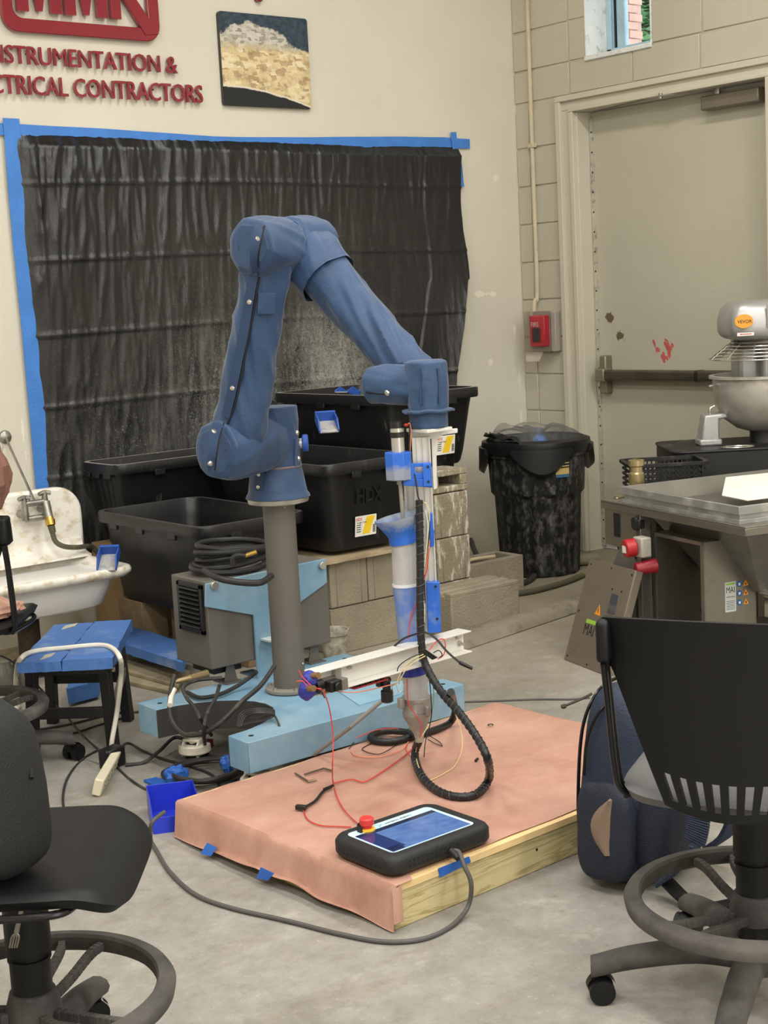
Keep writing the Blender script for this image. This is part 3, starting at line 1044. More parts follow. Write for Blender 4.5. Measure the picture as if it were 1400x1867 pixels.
# plank under the middle tub
pk = MB()
vs = []
for i in range(25):
    u = i / 24
    x = -.30 + .62 * u
    for (y, z) in ((-.30 + .012 * noise.noise((u * 9, 1, 0)), -.001), (.33, -.001), (.33, .02), (-.30 + .014 * noise.noise((u * 14, 3, 0)), .02 + .002 * noise.noise((u * 6, 7, 0)))):
        vs.append((x, y, z))
fs = [(4 * i + k, 4 * i + (k + 1) % 4, 4 * i + 4 + (k + 1) % 4, 4 * i + 4 + k) for i in range(24) for k in range(4)] + [(3, 2, 1, 0), (96, 97, 98, 99)]
pk.add(vs, fs)
M_PLY = pm('weathered_plank', (164, 146, 116), .85, var=.2, scale=3, dirt=(104, 92, 74), damt=.38, dscale=5, streak=(1, 8, 8), bump=.3, bscale=40)
o = pk.build('plank', M_PLY)
o.location = (3.62, 4.95, .3855)
tag(o, 'weathered plank laid over the low block stack under a tub', 'plank')

# small cement crusted pot between controller and blocks
pt = thing('plastic_cup', 'cement crusted grey plastic cup on floor by the low blocks', 'cup', (3.36, 4.60, 0))
MB().lathe([(.038, 0), (.042, .002), (.055, .115), (.062, .118), (.062, .135), (.056, .135), (.050, .118), (.038, .01), (.001, .01)], 28).build('cup_body', pm('cement_crusted_plastic', (140, 136, 122), .8, var=.2, scale=14, dirt=(196, 190, 174), damt=.45, dscale=22), pt)

# ---- printed blue chutes (two on the tubs, one on the sink)
M_PLA = pm('matt_blue_print', (40, 84, 168), .5, var=.12, scale=20)
def chute(M, label, big=1.0):
    c = bpy.data.objects.new('printed_chute', None)
    COL.objects.link(c)
    c.matrix_world = M
    WMX[c.name] = M
    tag(c, label, 'chute', 'small blue printed chutes')
    k = big
    b = MB()
    for s_ in (-1, 1):
        b.prism([(-.06 * k, 0), (.055 * k, 0), (.055 * k, .035 * k), (-.02 * k, .042 * k), (-.06 * k, .012 * k)], s_ * .034 * k, s_ * .040 * k, rotm('X', 90))
    b.box((.048 * k, 0, .02 * k), (.012 * k, .08 * k, .044 * k))
    b.build('chute_sides', M_PLA, c, bevel=.0015)
    MB().box((-.006 * k, 0, .002 * k), (.112 * k, .07 * k, .004 * k)).build('chute_bed', pm('mortar_coated_bed', (172, 170, 164), .7, var=.2, scale=40, dirt=(110, 126, 160), damt=.4, dscale=26), c)
    return c
q = yw(596, 777, 4.808)
chute(TR(q.x, q.y, q.z) @ RZ(62) @ rotm('Y', -20), 'blue chute hanging on the front of the high dusted tub', 1.05)
q = fl(640, 722, 1.0)
chute(TR(3.95, 5.2, 1.0) @ RZ(20) @ rotm('Y', 20), 'blue chute sticking out of the high dusted tub behind the wrist', .9)
chute(TR(2.70, 5.17, .448) @ RZ(50) @ rotm('Y', -28), 'blue chute clipped on the rim of the white sink', 1.0)
# ---- bin
bn = thing('rubbish_bin', 'tall round black rubbish bin with clear bag in the room corner', 'bin', (5.20, 5.30, 0))
M_BIN = pm('dusty_black_bin', (26, 27, 28), .55, var=.25, scale=4, dirt=(112, 110, 104), damt=.40, dscale=20, streak=(1.5, 1.5, .9), dsoft=.12)
prof = [(.185, 0), (.20, .01), (.218, .40), (.236, .42), (.246, .60), (.258, .605), (.262, .655), (.256, .68), (.232, .68), (.226, .66), (.215, .4), (.19, .02), (.001, .02)]
nseg = 72
bmv = []
for r, z in prof:
    for k in range(nseg):
        a = 2 * PI * k / nseg
        rr = r - (.010 if (.01 <= z <= .41 and (k % 6 in (0, 1)) and r > .19) else 0)
        bmv.append((rr * math.cos(a), rr * math.sin(a), z))
bf = [(i * nseg + k, i * nseg + (k + 1) % nseg, (i + 1) * nseg + (k + 1) % nseg, (i + 1) * nseg + k) for i in range(len(prof) - 1) for k in range(nseg)]
bf.append(tuple(range(nseg - 1, -1, -1)))
MB().add(bmv, bf).build('bin_body', M_BIN, bn, sharp=45)
M_BINR = pm('black_bin_rim', (20, 20, 22), .4)
MB().lathe([(.234, .62), (.270, .622), (.276, .65), (.272, .678), (.240, .69), (.236, .66)], 64, caps=False).build('bin_rim', M_BINR, bn)
ha = math.degrees(math.atan2(-math.cos(YAW), -math.sin(YAW)))      # towards the viewer
for da in (-100, 0, 100):
    hm = MB(RZ(ha + da))
    vs, fs = [], []
    for i in range(17):
        a = -.55 + 1.1 * i / 16
        d = math.cos(a * PI / 1.1)
        for r, z in ((.262, .655), (.288, .65), (.292, .63 - .10 * d), (.268, .61 - .10 * d)):
            vs.append((r * math.cos(a), r * math.sin(a), z))
    fs = [(4 * i + k, 4 * i + (k + 1) % 4, 4 * i + 4 + (k + 1) % 4, 4 * i + 4 + k) for i in range(16) for k in range(4)] + [(3, 2, 1, 0), (64, 65, 66, 67)]
    hm.add(vs, fs).build('bin_handle', M_BINR, bn)
lb = thing_lab = MB(RZ(ha + 24))
vs, fs = [], []
for i in range(7):
    a = -.15 + .3 * i / 6
    for z in (.505, .59):
        vs.append(((.250 + (z - .5) * .05) * math.cos(a), (.250 + (z - .5) * .05) * math.sin(a), z))
fs = [(2 * i, 2 * i + 2, 2 * i + 3, 2 * i + 1) for i in range(6)]
t = NT('bin_sticker')
zz = t.sep()[2]
t.col(t.ramp(t.math('MULTIPLY', t.math('SUBTRACT', zz, .505), 11.8), [(.16, srgb(66, 112, 150)), (.18, srgb(214, 190, 120)), (.5, srgb(206, 180, 110)), (.54, srgb(36, 34, 34)), (.62, srgb(220, 200, 140)), (.68, srgb(36, 34, 34)), (.8, srgb(210, 190, 140)), (.86, srgb(30, 30, 32))], 'CONSTANT'))
lb.add(vs, fs).solid(.001)
stk = lb.build('bin_sticker', t.m, bn)
t = NT('clear_bag_film')
t.b.inputs['Transmission Weight'].default_value = .9
t.b.inputs['Roughness'].default_value = .25
t.b.inputs['IOR'].default_value = 1.1
t.b.inputs['Alpha'].default_value = .45
t.col((.85, .86, .86, 1))
def bag(u, w):
    a = 2 * PI * u
    r = .266 - .26 * w
    z = .695 + .05 * math.sin(w * PI) * (1 + .9 * noise.noise((math.cos(a) * 1.5, math.sin(a) * 1.5, w * 2))) + .014 * noise.noise((math.cos(a) * 3, math.sin(a) * 3, w * 4))
    return (r * math.cos(a), r * math.sin(a), z - .06 * (1 - w) ** 6)
MB().grid(60, 14, bag, wrap=True).build('bag_liner', t.m, bn, sharp=80)
lid = MB()
lid.grid(24, 6, lambda u, w: ((.262 - .05 * w) * math.cos(math.radians(ha - 115 + 90 * u)), (.262 - .05 * w) * math.sin(math.radians(ha - 115 + 90 * u)), .69 + .03 * noise.noise((u * 6, w * 4, 3)) + .03 * math.sin(u * PI)))
lid.solid(.003).build('black_bag_fold', M_BINR, bn)
tag(MB(world=True).lathe([(.001, 0), (.03, 0), (.033, .02), (.033, .12), (.015, .15), (.014, .17), (.001, .17)], 20, TR(5.20, 5.28, .665) @ RZ(-40) @ rotm('X', 88)).build('water_bottle', pm('blue_bottle_plastic', (60, 106, 180), .25)), 'blue plastic bottle on top of the rubbish in the bin', 'bottle')

# ---- hoses along the floor by the bin
M_RUB = pm('dusty_black_rubber', (52, 50, 46), .7, var=.2, scale=10, dirt=(118, 110, 94), damt=.35, dscale=14)
def floor_tube(name, pts, r, mat, label, cat, z=0.0, seg=10, n=8):
    P = [fl(p[0], p[1], (p[2] if len(p) > 2 else 0) + r + z) for p in pts]
    return tag(MB().tube(P, r, seg, n).build(name, mat), label, cat)
floor_tube('rubber_hose', [(858, 985, .12), (868, 1010, .09), (886, 1040, .03), (905, 1058), (940, 1065), (965, 1058), (985, 1040), (1010, 1030), (1050, 1028), (1085, 1022)], .014, M_RUB, 'black rubber hose looping from the block past the bin base', 'hose')
M_HOSEG = pm('striped_green_hose', (78, 76, 58), .6, dirt=(170, 160, 96), damt=.34, dscale=3, streak=(1, 1, 1))
floor_tube('garden_hose', [(930, 1084), (970, 1078), (1010, 1068), (1040, 1058), (1068, 1046), (1090, 1040)], .014, M_HOSEG, 'dark green garden hose on the floor leading to the metal panel', 'hose')
M_GPIPE = pm('grey_rubber_ramp', (136, 128, 110), .8, var=.2, scale=6, dirt=(88, 80, 66), damt=.36, dscale=8)
a, b = fl(800, 1190), fl(1090, 1094)
tag(MB().prism([(-.075, 0), (.075, 0), (.06, .028), (.03, .045), (-.03, .045), (-.06, .028)], 0, (b - a).length, TR(*a) @ Matrix(((*[frame_of(b - a)[0][i] for i in (0,)], 0, 0, 0), (0, 1, 0, 0), (0, 0, 1, 0), (0, 0, 0, 1))) if False else
         Matrix.Translation(a) @ Matrix((frame_of(b - a)[0], frame_of(b - a)[1], frame_of(b - a)[2])).transposed().to_4x4()).build('cable_ramp', M_GPIPE, bevel=.006),
    'long grey rubber cable ramp on floor in front of the blocks', 'cable ramp')
a, b = fl(948, 1045), fl(1088, 1028)
tag(MB().tube([a + Vector((0, 0, .03)), (a + b) / 2 + Vector((0, 0, .032)), b + Vector((0, 0, .03))], .03, 12).build('dusty_pipe', M_GPIPE), 'thick dusty pipe lying on the floor beside the bin', 'pipe')

# ---- sink
M_SNK = pm('stained_white_enamel', (236, 232, 222), .28, var=.04, scale=3, dirt=(190, 172, 134), damt=.40, dscale=12, streak=(1.4, 1, 2.0), coat=.3, dsoft=.10)
M_SNKC = pm('clean_white_enamel', (238, 236, 232), .3, var=.03, coat=.3)
SX0, SX1, SY0, SY1, SZ = 2.16, 2.80, 5.12, 5.60, .425
sn = thing('utility_sink', 'white enamel utility sink with high back left of the tubs', 'sink', ((SX0 + SX1) / 2, 5.4, 0))
L = []
cx, cy, w, l = (SX0 + SX1) / 2, (SY0 + SY1) / 2, SX1 - SX0, SY1 - SY0
specs = [(-.30, SZ - .165, .08), (-.22, SZ - .165, .10), (-.17, SZ - .15, .09), (-.115, SZ - .06, .08), (-.09, SZ - .03, .07)]
def loft_loops(m, sp, dy=0.0, close0=True, close1=True):
    vs, fs = [], []
    n = len(loop_rr(w, l, .05))
    for d, z, r in sp:
        for x, y, k in loop_rr(w + d, l + d, r):
            vs.append((cx + x, cy + y + dy, z))
    for i in range(len(sp) - 1):
        for k in range(n):
            fs.append((i * n + k, i * n + (k + 1) % n, (i + 1) * n + (k + 1) % n, (i + 1) * n + k))
    if close0:
        fs.append(tuple(range(n - 1, -1, -1)))
    if close1:
        fs.append(tuple(range((len(sp) - 1) * n, len(sp) * n)))
    m.add(vs, fs)
    return m
loft_loops(MB(world=True), specs).build('basin_apron', M_SNKC, sn, sharp=60)
rim = [(-.10, SZ - .045, .07), (-.03, SZ - .040, .07), (-.004, SZ - .026, .07), (0, SZ - .014, .07), (-.01, SZ - .002, .07), (-.035, SZ + .001, .065), (-.075, SZ - .004, .06), (-.11, SZ - .02, .06), (-.17, SZ - .12, .06), (-.25, SZ - .14, .05)]
loft_loops(MB(world=True), rim, close0=False).build('basin_rim', M_SNK, sn, sharp=60)
bs = MB(world=True)
BT = .715
prof = [(SX0, SZ - .02), (SX1 + .01, SZ - .02)]
for k in range(9):
    a = math.radians(90 * k / 8)
    prof.append((SX1 + .01 - .11 + .11 * math.cos(a), BT - .11 + .11 * math.sin(a)))
prof.append((SX0, BT))
bs.prism(prof, -.03, .02, TR(0, SY1, 0) @ MYN)
bk = bs.build('splash_back', M_SNK, sn, bevel=.014, seg=3)
fw = MB(world=True)
def cove(u, v):
    a = PI / 2 * v
    return (SX0 + .02 + (SX1 - SX0 - .03) * u, SY1 - .02 - .09 * (1 - math.sin(a)), SZ + .07 * (1 - math.cos(a)) + .0)
fw.grid(10, 8, cove).solid(.01).build('cove', M_SNK, sn)
M_CHR = pm('dull_chrome', (150, 148, 142), .32, .85, var=.2, scale=20, dirt=(176, 170, 156), damt=.4, dscale=20)
fy = SY1 - .02
f1, f2 = yw(45, 925, fy - .05), yw(82, 915, fy - .05)
tap = MB(world=True)
for f_ in (f1, f2):
    tap.cyl((f_.x, fy, f_.z - .03), (f_.x, fy - .05, f_.z - .03), .017, seg=14)
    tap.cyl((f_.x, fy - .05, f_.z - .055), (f_.x, fy - .05, f_.z + .03), .016, .012, seg=14)
tap.cyl((f1.x, fy - .05, f1.z + .012), (f2.x, fy - .05, f1.z + .012), .013, seg=12)
tap.cyl((f1.x, fy - .05, f1.z - .05), (f2.x, fy - .05, f1.z - .05), .013, seg=12)
tap.cyl((f2.x, fy - .075, f2.z - .065), (f2.x, fy - .05, f2.z + .0), .018, .02, seg=14)
tp = tap.build('faucet', M_CHR, sn)
hd = MB(world=True)
for f_ in (f1, f2):
    hd.tube([(f_.x - .026, fy - .055, f_.z + .034), (f_.x, fy - .05, f_.z + .040), (f_.x + .026, fy - .052, f_.z + .034)], .009, 8)
    hd.cyl((f_.x, fy - .05, f_.z + .02), (f_.x, fy - .05, f_.z + .045), .010, seg=10)
hd.build('faucet_handle', M_CHR, tp)
cp0 = Vector((f2.x, fy - .078, f2.z - .062))
cp1 = yw(93, 958, fy - .09)
MB(world=True).loft([cp0, cp0.lerp(cp1, .3), cp0.lerp(cp1, .32), cp1], [.017, .017, .021, .019], 16).build('brass_coupling', pm('bright_brass', (206, 168, 84), .25, .9), tp)
hz_ = [cp1, yw(100, 985, fy - .1), yw(116, 996, fy - .11), yw(140, 998, fy - .10), yw(165, 996, fy - .06), yw(178, 1008, fy - .06)]
gh = MB(world=True)
gh.tube(hz_, [.011] * 0 or .0105, 10)
gh.loft([cp1, cp1.lerp(hz_[1], .5)], [.015, .013], 12)
tag(gh.build('tap_hose', M_HOSEG), 'short dark hose screwed to the sink tap with brass coupling', 'hose')
rw = yw(10, 797, YW - .005)
re = Vector((f1.lerp(f2, .5).x, fy - .05, f1.z + .018))
br = thing('brace_rod', 'thin steel brace rod from the wall to the sink tap', 'rod', (rw.x, YW, rw.z))
MB(world=True).cyl(rw, re, .0055, seg=10).build('rod', M_CHR, br)
MB(world=True).lathe([(.03, 0), (.026, .008), (.012, .014), (.001, .016)], 20, TR(rw.x, YW, rw.z) @ rotm('X', 90)).build('rosette', M_CHR, br)
# trap and pedestal below the basin
tpz = MB(world=True)
tpz.cyl((2.45, 5.42, 0), (2.45, 5.42, .06), .09, .07, 20)
tpz.cyl((2.45, 5.42, .05), (2.45, 5.42, SZ - .15), .045, seg=18)
tpz.build('trap_pedestal', pm('rusty_dark_iron', (54, 46, 38), .7, .3, dirt=(96, 78, 56), damt=.4, dscale=12), sn)
for x, y, lab in ((2.28, 5.30, 'empty glass jar under the sink, left one'), (2.36, 5.26, 'empty glass jar under the sink, right one')):
    tag(MB(world=True).lathe([(.001, .002), (.034, 0), (.037, .01), (.037, .075), (.028, .09), (.028, .105)], 20, TR(x, y, 0)).build('glass_jar', pm('murky_glass', (92, 92, 84), .15, 0, coat=.8)), lab, 'jar', 'jars under the sink')
# ================================================================ robot cart
M_LBL = pm('light_blue_powder_coat', (112, 152, 178), .5, var=.05, scale=5, dirt=(148, 172, 184), damt=.42, dscale=6, dsoft=.2, bump=.06, bscale=300)
M_GRY = pm('warm_grey_powder_coat', (98, 94, 88), .55, var=.06, bump=.12, bscale=260)
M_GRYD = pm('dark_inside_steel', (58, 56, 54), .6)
RBX, RBY, RBZ = 2.576, 3.779, .2
cart = thing('robot_cart', 'light blue steel robot pedestal base with grey column', 'robot pedestal', (RBX, RBY, 0))
bf = MB(world=True)
# deck outline with arched cut-outs at both ends, feet at the four corners
X0, X1, Y0, Y1 = 2.165, 2.985, 3.405, 4.03
def arch(xe, sgn):
    pts = []
    for k in range(13):
        a = PI * k / 12
        pts.append((xe + sgn * .27 * math.sin(a), (3.507 + 3.915) / 2 - .204 * math.cos(a) * sgn * -1))
    return pts
out = [(X0, Y0), (X1, Y0), (X1, 3.507)] + [(X1 - .20 * math.sin(PI * k / 12), 3.711 - .204 * math.cos(PI * k / 12)) for k in range(13)] + [(X1, 3.915), (X1, Y1), (X0, Y1), (X0, 3.915)]
out += [(X0 + .27 * math.sin(PI * k / 12), 3.711 + .204 * math.cos(PI * k / 12)) for k in range(13)] + [(X0, 3.507)]
clean = []
for p in out:
    if not clean or (Vector(p) - Vector(clean[-1])).length > 1e-4:
        clean.append(p)
bf.prism(clean, RBZ - .004, RBZ)
deck = bf.build('base_deck', M_LBL, cart, bevel=.002)
for ya, yb, yo, yi in ((Y0, 3.507, Y0, Y0 + .004), (3.915, Y1, Y1 - .004, Y1)):
    sd = MB(world=True)
    sd.box2((X0, yo, .108), (X1, yi, RBZ - .001))
    for x0, x1 in ((X0, X0 + .004), (X1 - .004, X1)):
        sd.box2((x0, ya, .108), (x1, yb, RBZ - .001))
    sd.build('base_side', M_LBL, cart, bevel=.003)
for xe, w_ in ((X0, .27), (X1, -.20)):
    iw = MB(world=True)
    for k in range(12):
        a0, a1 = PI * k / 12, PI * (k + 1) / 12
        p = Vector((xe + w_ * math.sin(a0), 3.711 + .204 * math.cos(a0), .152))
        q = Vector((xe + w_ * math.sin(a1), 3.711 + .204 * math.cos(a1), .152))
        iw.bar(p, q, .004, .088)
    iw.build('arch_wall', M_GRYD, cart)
hl = MB(world=True)
for x, y in ((2.21, 3.455), (2.21, 3.97), (2.94, 3.455), (2.94, 3.97)):
    hl.cyl((x, y, RBZ), (x, y, RBZ + .0008), .008, seg=14)
hl.build('bolt_hole', pm('hole_black', (18, 18, 18), .8), deck)
ft = MB(world=True)
pl = [fl(612, 1258, RBZ), fl(655, 1287, RBZ), fl(730, 1266, RBZ), fl(752, 1240, RBZ)]
ft.prism([(p.x, p.y) for p in pl], RBZ + .0005, RBZ + .003).build('pale_cover_plate', pm('pale_blue_plate', (140, 178, 200), .5), deck)
# casters
M_CASW = pm('cream_caster', (214, 208, 192), .5)
M_CASB = pm('dark_caster_wheel', (46, 42, 42), .5)
for (x, y, rz_) in ((2.30, 3.93, 30), (2.25, 3.50, 10), (2.9, 3.46, 60), (2.9, 3.97, 0)):
    cs_ = MB(RZ(rz_), world=False)
    T_ = wmat(cart).inverted() @ TR(x, y, 0) @ RZ(rz_)
    m = MB(T_)
    m.cyl((0, 0, .05), (0, 0, .106), .018, seg=14)
    m.prism([(-.035, .02), (.035, .02), (.045, .05), (.02, .075), (-.02, .075), (-.045, .05)], -.03, -.022, rotm('X', 90))
    m.prism([(-.035, .02), (.035, .02), (.045, .05), (.02, .075), (-.02, .075), (-.045, .05)], .022, .03, rotm('X', 90))
    m.box((0, 0, .072), (.05, .06, .01))
    c_ = m.build('caster', M_CASW, cart, bevel=.004)
    MB(T_ @ TR(0, 0, .0)).cyl((0, -.02, .033), (0, .02, .033), .033, seg=24).build('caster_wheel', M_CASB, c_, bevel=.004)
    MB(T_).cyl((0, 0, .03), (0, 0, .058), .052, .05, 28).build('levelling_ring', M_CASW, c_, bevel=.004)
    MB(T_).box((.03, -.03, .048), (.03, .03, .026)).build('brake_window', pm('dark_red_plastic', (76, 24, 22), .4), c_, bevel=.003)
# column
FZ = .817
cm = MB(world=True)
cm.cyl((RBX, RBY, RBZ + .01), (RBX, RBY, FZ - .008), .0505, seg=48)
cm.build('column', M_GRY, cart)
cf = MB(world=True)
cf.lathe([(.078, RBZ + .003), (.080, RBZ + .006), (.080, RBZ + .014), (.052, RBZ + .016)], 48, TR(RBX, RBY, 0))
cf.build('column_foot', pm('dusty_grey_foot', (140, 134, 124), .6), cart)
sc_ = MB(world=True)
for k in range(6):
    a = k * PI / 3 + .2
    sc_.cyl((RBX + .067 * math.cos(a), RBY + .067 * math.sin(a), RBZ + .014), (RBX + .067 * math.cos(a), RBY + .067 * math.sin(a), RBZ + .022), .007, seg=6)
q_ = yw(497, 914, RBY - .05)
sc_.ball((RBX - .012, RBY - .05, FZ - .022), .004, 8)
sc_.ball((RBX + .022, RBY - .047, RBZ + .09), .004, 8)
sc_.build('bolt', pm('zinc_bolt', (186, 182, 172), .35, .8), cart)
MB(world=True).lathe([(.052, FZ - .02), (.094, FZ - .010), (.096, FZ - .002), (.096, FZ + .004), (.05, FZ + .004)], 56, TR(RBX, RBY, 0)).build('top_flange', pm('machined_flange', (178, 176, 168), .35, .7), cart)
# bracket that carries the controller
BRY = 3.985
bp_ = [yw(x, y, BRY) for x, y in ((373, 1064), (592, 1018), (594, 1062), (548, 1096), (524, 1112), (526, 1262), (470, 1268), (460, 1121), (372, 1106))]
bo = MB(world=True).prism([(p.x, p.z) for p in bp_], 0, .008, TR(0, BRY, 0) @ MYN).build('controller_bracket', M_LBL, cart, bevel=.002)
MB(world=True).box2((bp_[6].x, BRY - .004, RBZ), (bp_[6].x + .05, BRY + .10, RBZ + .006)).build('bracket_foot', M_LBL, bo)
# lower shelf tab
q0 = yw(482, 1167, BRY - .03)
MB(world=True).box2((q0.x, BRY - .06, q0.z - .004), (q0.x + .10, BRY, q0.z + .002)).build('bracket_tab', pm('pale_tab', (196, 200, 200), .4), bo)

# ---- controller
ctl = thing('robot_controller', 'dark grey robot controller box with louvred vent behind the column', 'controller', (2.66, 4.1, .2))
CX0, CX1, CY0, CY1, CZ0, CZ1 = 2.418, 2.90, BRY + .003, 4.205, .262, .552
body = MB(world=True).box2((CX0, CY0, CZ0), (CX1, CY1, CZ1)).build('controller_case', M_GRY, ctl, bevel=.004)
M_BLKP = pm('black_vent_plastic', (22, 22, 23), .45)
vt = MB(world=True)
va = xw(332, 1055, CX0)
vy0, vy1, vz0, vz1 = CY0 + .015, CY0 + .165, CZ0 + .115, CZ1 - .012
vt.box2((CX0 - .012, vy0, vz0), (CX0 - .001, vy1, vz0 + .014))
vt.box2((CX0 - .012, vy0, vz1 - .014), (CX0 - .001, vy1, vz1))
vt.box2((CX0 - .012, vy0, vz0), (CX0 - .001, vy0 + .014, vz1))
vt.box2((CX0 - .012, vy1 - .014, vz0), (CX0 - .001, vy1, vz1))
vt.box2((CX0 - .003, vy0, vz0), (CX0 - .0005, vy1, vz1))
vg = vt.build('vent_frame', M_BLKP, ctl, bevel=.002)
for k in range(9):
    z = vz0 + .022 + k * (vz1 - vz0 - .04) / 8
    MB(world=True).box((0, 0, 0), (.016, vy1 - vy0 - .03, .003), TR(CX0 - .009, (vy0 + vy1) / 2, z) @ rotm('Y', -35)).build('louvre', M_BLKP, vg)
M_KNOB = pm('silver_thumbscrew', (190, 188, 182), .3, .8)
for px, py in ((389, 1067), (586, 1031)):
    q = yw(px, py, BRY - .01)
    MB(world=True).cyl((q.x, BRY - .022, q.z), (q.x, BRY - .006, q.z), .0135, seg=24).build('thumbscrew', M_KNOB, bo, bevel=.002)
for x in (2.50, 2.84):
    stn = MB(world=True)
    stn.prism([(x - .02, RBZ + .002), (x + .03, RBZ + .002), (x + .018, CZ0), (x - .008, CZ0)], 0, .004, TR(0, CY0 + .03, 0) @ MYN)
    stn.box2((x - .03, CY0 + .0, RBZ), (x + .035, CY0 + .08, RBZ + .004))
    stn.build('controller_stand', M_GRY, ctl)
cn = MB(world=True)
cn.box2((2.45, 4.03, CZ0 - .03), (2.56, 4.16, CZ0))
cn.build('connector_block', M_BLKP, ctl, bevel=.003)

# ================================================================ robot arm in its fabric jacket
EA = math.radians(-36.855 - 38.4)
E_ = Vector((math.cos(EA), math.sin(EA), 0))
A_ = Vector((math.sin(EA), -math.cos(EA), 0))
ZV = Vector((0, 0, 1))
TU, PH = math.radians(17.33), math.radians(44.5)
J0 = Vector((RBX, RBY, FZ))
JS0 = J0 + .181 * ZV
JS1 = JS0 + .176 * A_
UA = math.sin(TU) * E_ + math.cos(TU) * ZV
JE1 = JS1 + .613 * UA
JE2 = JE1 - .137 * A_
FA = math.cos(PH) * E_ - math.sin(PH) * ZV
JW0 = JE2 + .571 * FA
JW1 = JW0 + .135 * A_
JW2 = JW1 + .12 * E_
JT = JW2 - .117 * ZV
def jacket_mat():
    t = NT('blue_jacket_cloth')
    n = t.noise(5, 5)
    c = t.ramp(n, [(.3, srgb(38, 63, 97)), (.7, srgb(50, 78, 114))])
    n2 = t.noise(18, 6, .7)
    k = t.ramp(n2, [(.62, (0, 0, 0)), (.8, (1, 1, 1))])
    c = t.mix(t.math('MULTIPLY', k, .3), c, srgb(76, 102, 136))
    t.col(c)
    t.rough(.58)
    t.b.inputs['Sheen Weight'].default_value = .25
    t.b.inputs['Sheen Roughness'].default_value = .4
    w = t.noise(260, 2)
    f_ = t.noise(9, 6, .6)
    t.bump(t.math('ADD', t.math('MULTIPLY', w, .08), f_), .5, .014)
    return t.m
M_JKT = jacket_mat()
M_JKD = pm('dark_blue_placket', (38, 60, 92), .6, var=.1, scale=14)
M_SEAM = pm('black_seam', (16, 18, 22), .7)
M_SNAP = pm('silver_snap', (214, 210, 202), .22, .9)
arm = thing('industrial_robot', 'six joint robot arm wearing a blue fabric protective jacket', 'robot arm', tuple(J0))
def sleeve(name, pts, rad, seed, amp=.006, ring=4.0, seg=64, n=16, long=2.0, parent=arm, mat=None, caps=True, ext=60.0):
    P = spline(pts, n)
    m_ = len(P)
    k = len(rad) - 1
    R = []
    for i in range(m_):
        u = i / (m_ - 1) * k
        j = min(int(u), k - 1)
        f_ = u - j
        f_ = f_ * f_ * (3 - 2 * f_)
        R.append(rad[j] * (1 - f_) + rad[j + 1] * f_)
    vs, fs = [], []
    x = None
    dist = 0
    for i in range(m_):
        d = (P[min(i + 1, m_ - 1)] - P[max(i - 1, 0)]).normalized()
        if i:
            dist += (P[i] - P[i - 1]).length
        x = frame_of(d)[0] if x is None else (x - d * x.dot(d)).normalized()
        y = d.cross(x)
        for q in range(seg):
            a = 2 * PI * q / seg
            ca, sa = math.cos(a), math.sin(a)
            # soft diagonal folds plus gentle bagginess
            f1 = noise.noise((ca * 1.3 + seed, sa * 1.3, dist * 9 + ca * ring * .35))
            f2 = 1 - abs(noise.noise((ca * .8 - seed, sa * .8 + seed, dist * 9 + sa * 1.6 + ca * .9)))
            w_ = amp * (1.1 * f1 + 1.3 * (f2 ** 2 - .5))
            fade = min(1, R[i] / .04)
            vs.append(P[i] + (x * ca + y * sa) * (R[i] + w_ * fade))
    for i in range(m_ - 1):
        for q in range(seg):
            fs.append((i * seg + q, i * seg + (q + 1) % seg, (i + 1) * seg + (q + 1) % seg, (i + 1) * seg + q))
    if caps:
        fs.append(tuple(range(seg - 1, -1, -1)))
        fs.append(tuple(range((m_ - 1) * seg, m_ * seg)))
    return MB(world=True).add(vs, fs).build(name, mat or M_JKT, parent, sharp=60)
# base skirt and shoulder body
sk_ = MB(world=True)
def skirt(u, v):
    a = 2 * PI * u
    z = FZ + .006 + .098 * v
    r = .098 - .020 * v + .004 * noise.noise((math.cos(a) * 2, math.sin(a) * 2, v * 2)) + (.004 if v < .12 else 0)
    return (RBX + r * math.cos(a), RBY + r * math.sin(a), z)
sk_.grid(64, 14, skirt, wrap=True)
skirt_o = sk_.build('jacket_skirt', M_JKT, arm)
MB(world=True).lathe([(.079, FZ + .098), (.0815, FZ + .102), (.079, FZ + .106)], 48, TR(RBX, RBY, 0), caps=False).build('skirt_piping', pm('pinkish_piping', (120, 104, 108), .7), skirt_o)
sleeve('jacket_base', [J0 + ZV * .09, J0 + ZV * .15, J0 + ZV * .22, J0 + ZV * .282, J0 + ZV * .288, J0 + ZV * .2885], [.076, .075, .074, .073, .066, .01], 1.3, .004)
# shoulder joint
sleeve('jacket_shoulder', [JS0 + A_ * .02, JS0 + A_ * .08, JS1 - A_ * .03, JS1 + A_ * .03, JS1 + A_ * .082, JS1 + A_ * .096, JS1 + A_ * .097], [.078, .086, .091, .092, .086, .066, .01], 2.1, .006)
# upper arm
sleeve('jacket_upper_arm', [JS1 - UA * .02, JS1 + UA * .07, JS1 + UA * .16, JS1 + UA * .35, JS1 + UA * .5, JE1 - UA * .02], [.078, .082, .074, .070, .071, .076], 3.7, .007, n=22)
# elbow
sleeve('jacket_elbow', [JE1 + A_ * .094, JE1 + A_ * .092, JE1 + A_ * .075, JE1 + A_ * .02, JE1 - A_ * .05, JE1 - A_ * .085], [.01, .066, .084, .088, .085, .074], 5.2, .006)
sleeve('jacket_elbow_cap', [JE2 + A_ * .062, JE2 + A_ * .04, JE2 - A_ * .03, JE2 - A_ * .072, JE2 - A_ * .086, JE2 - A_ * .087], [.076, .088, .090, .084, .062, .01], 6.8, .005)
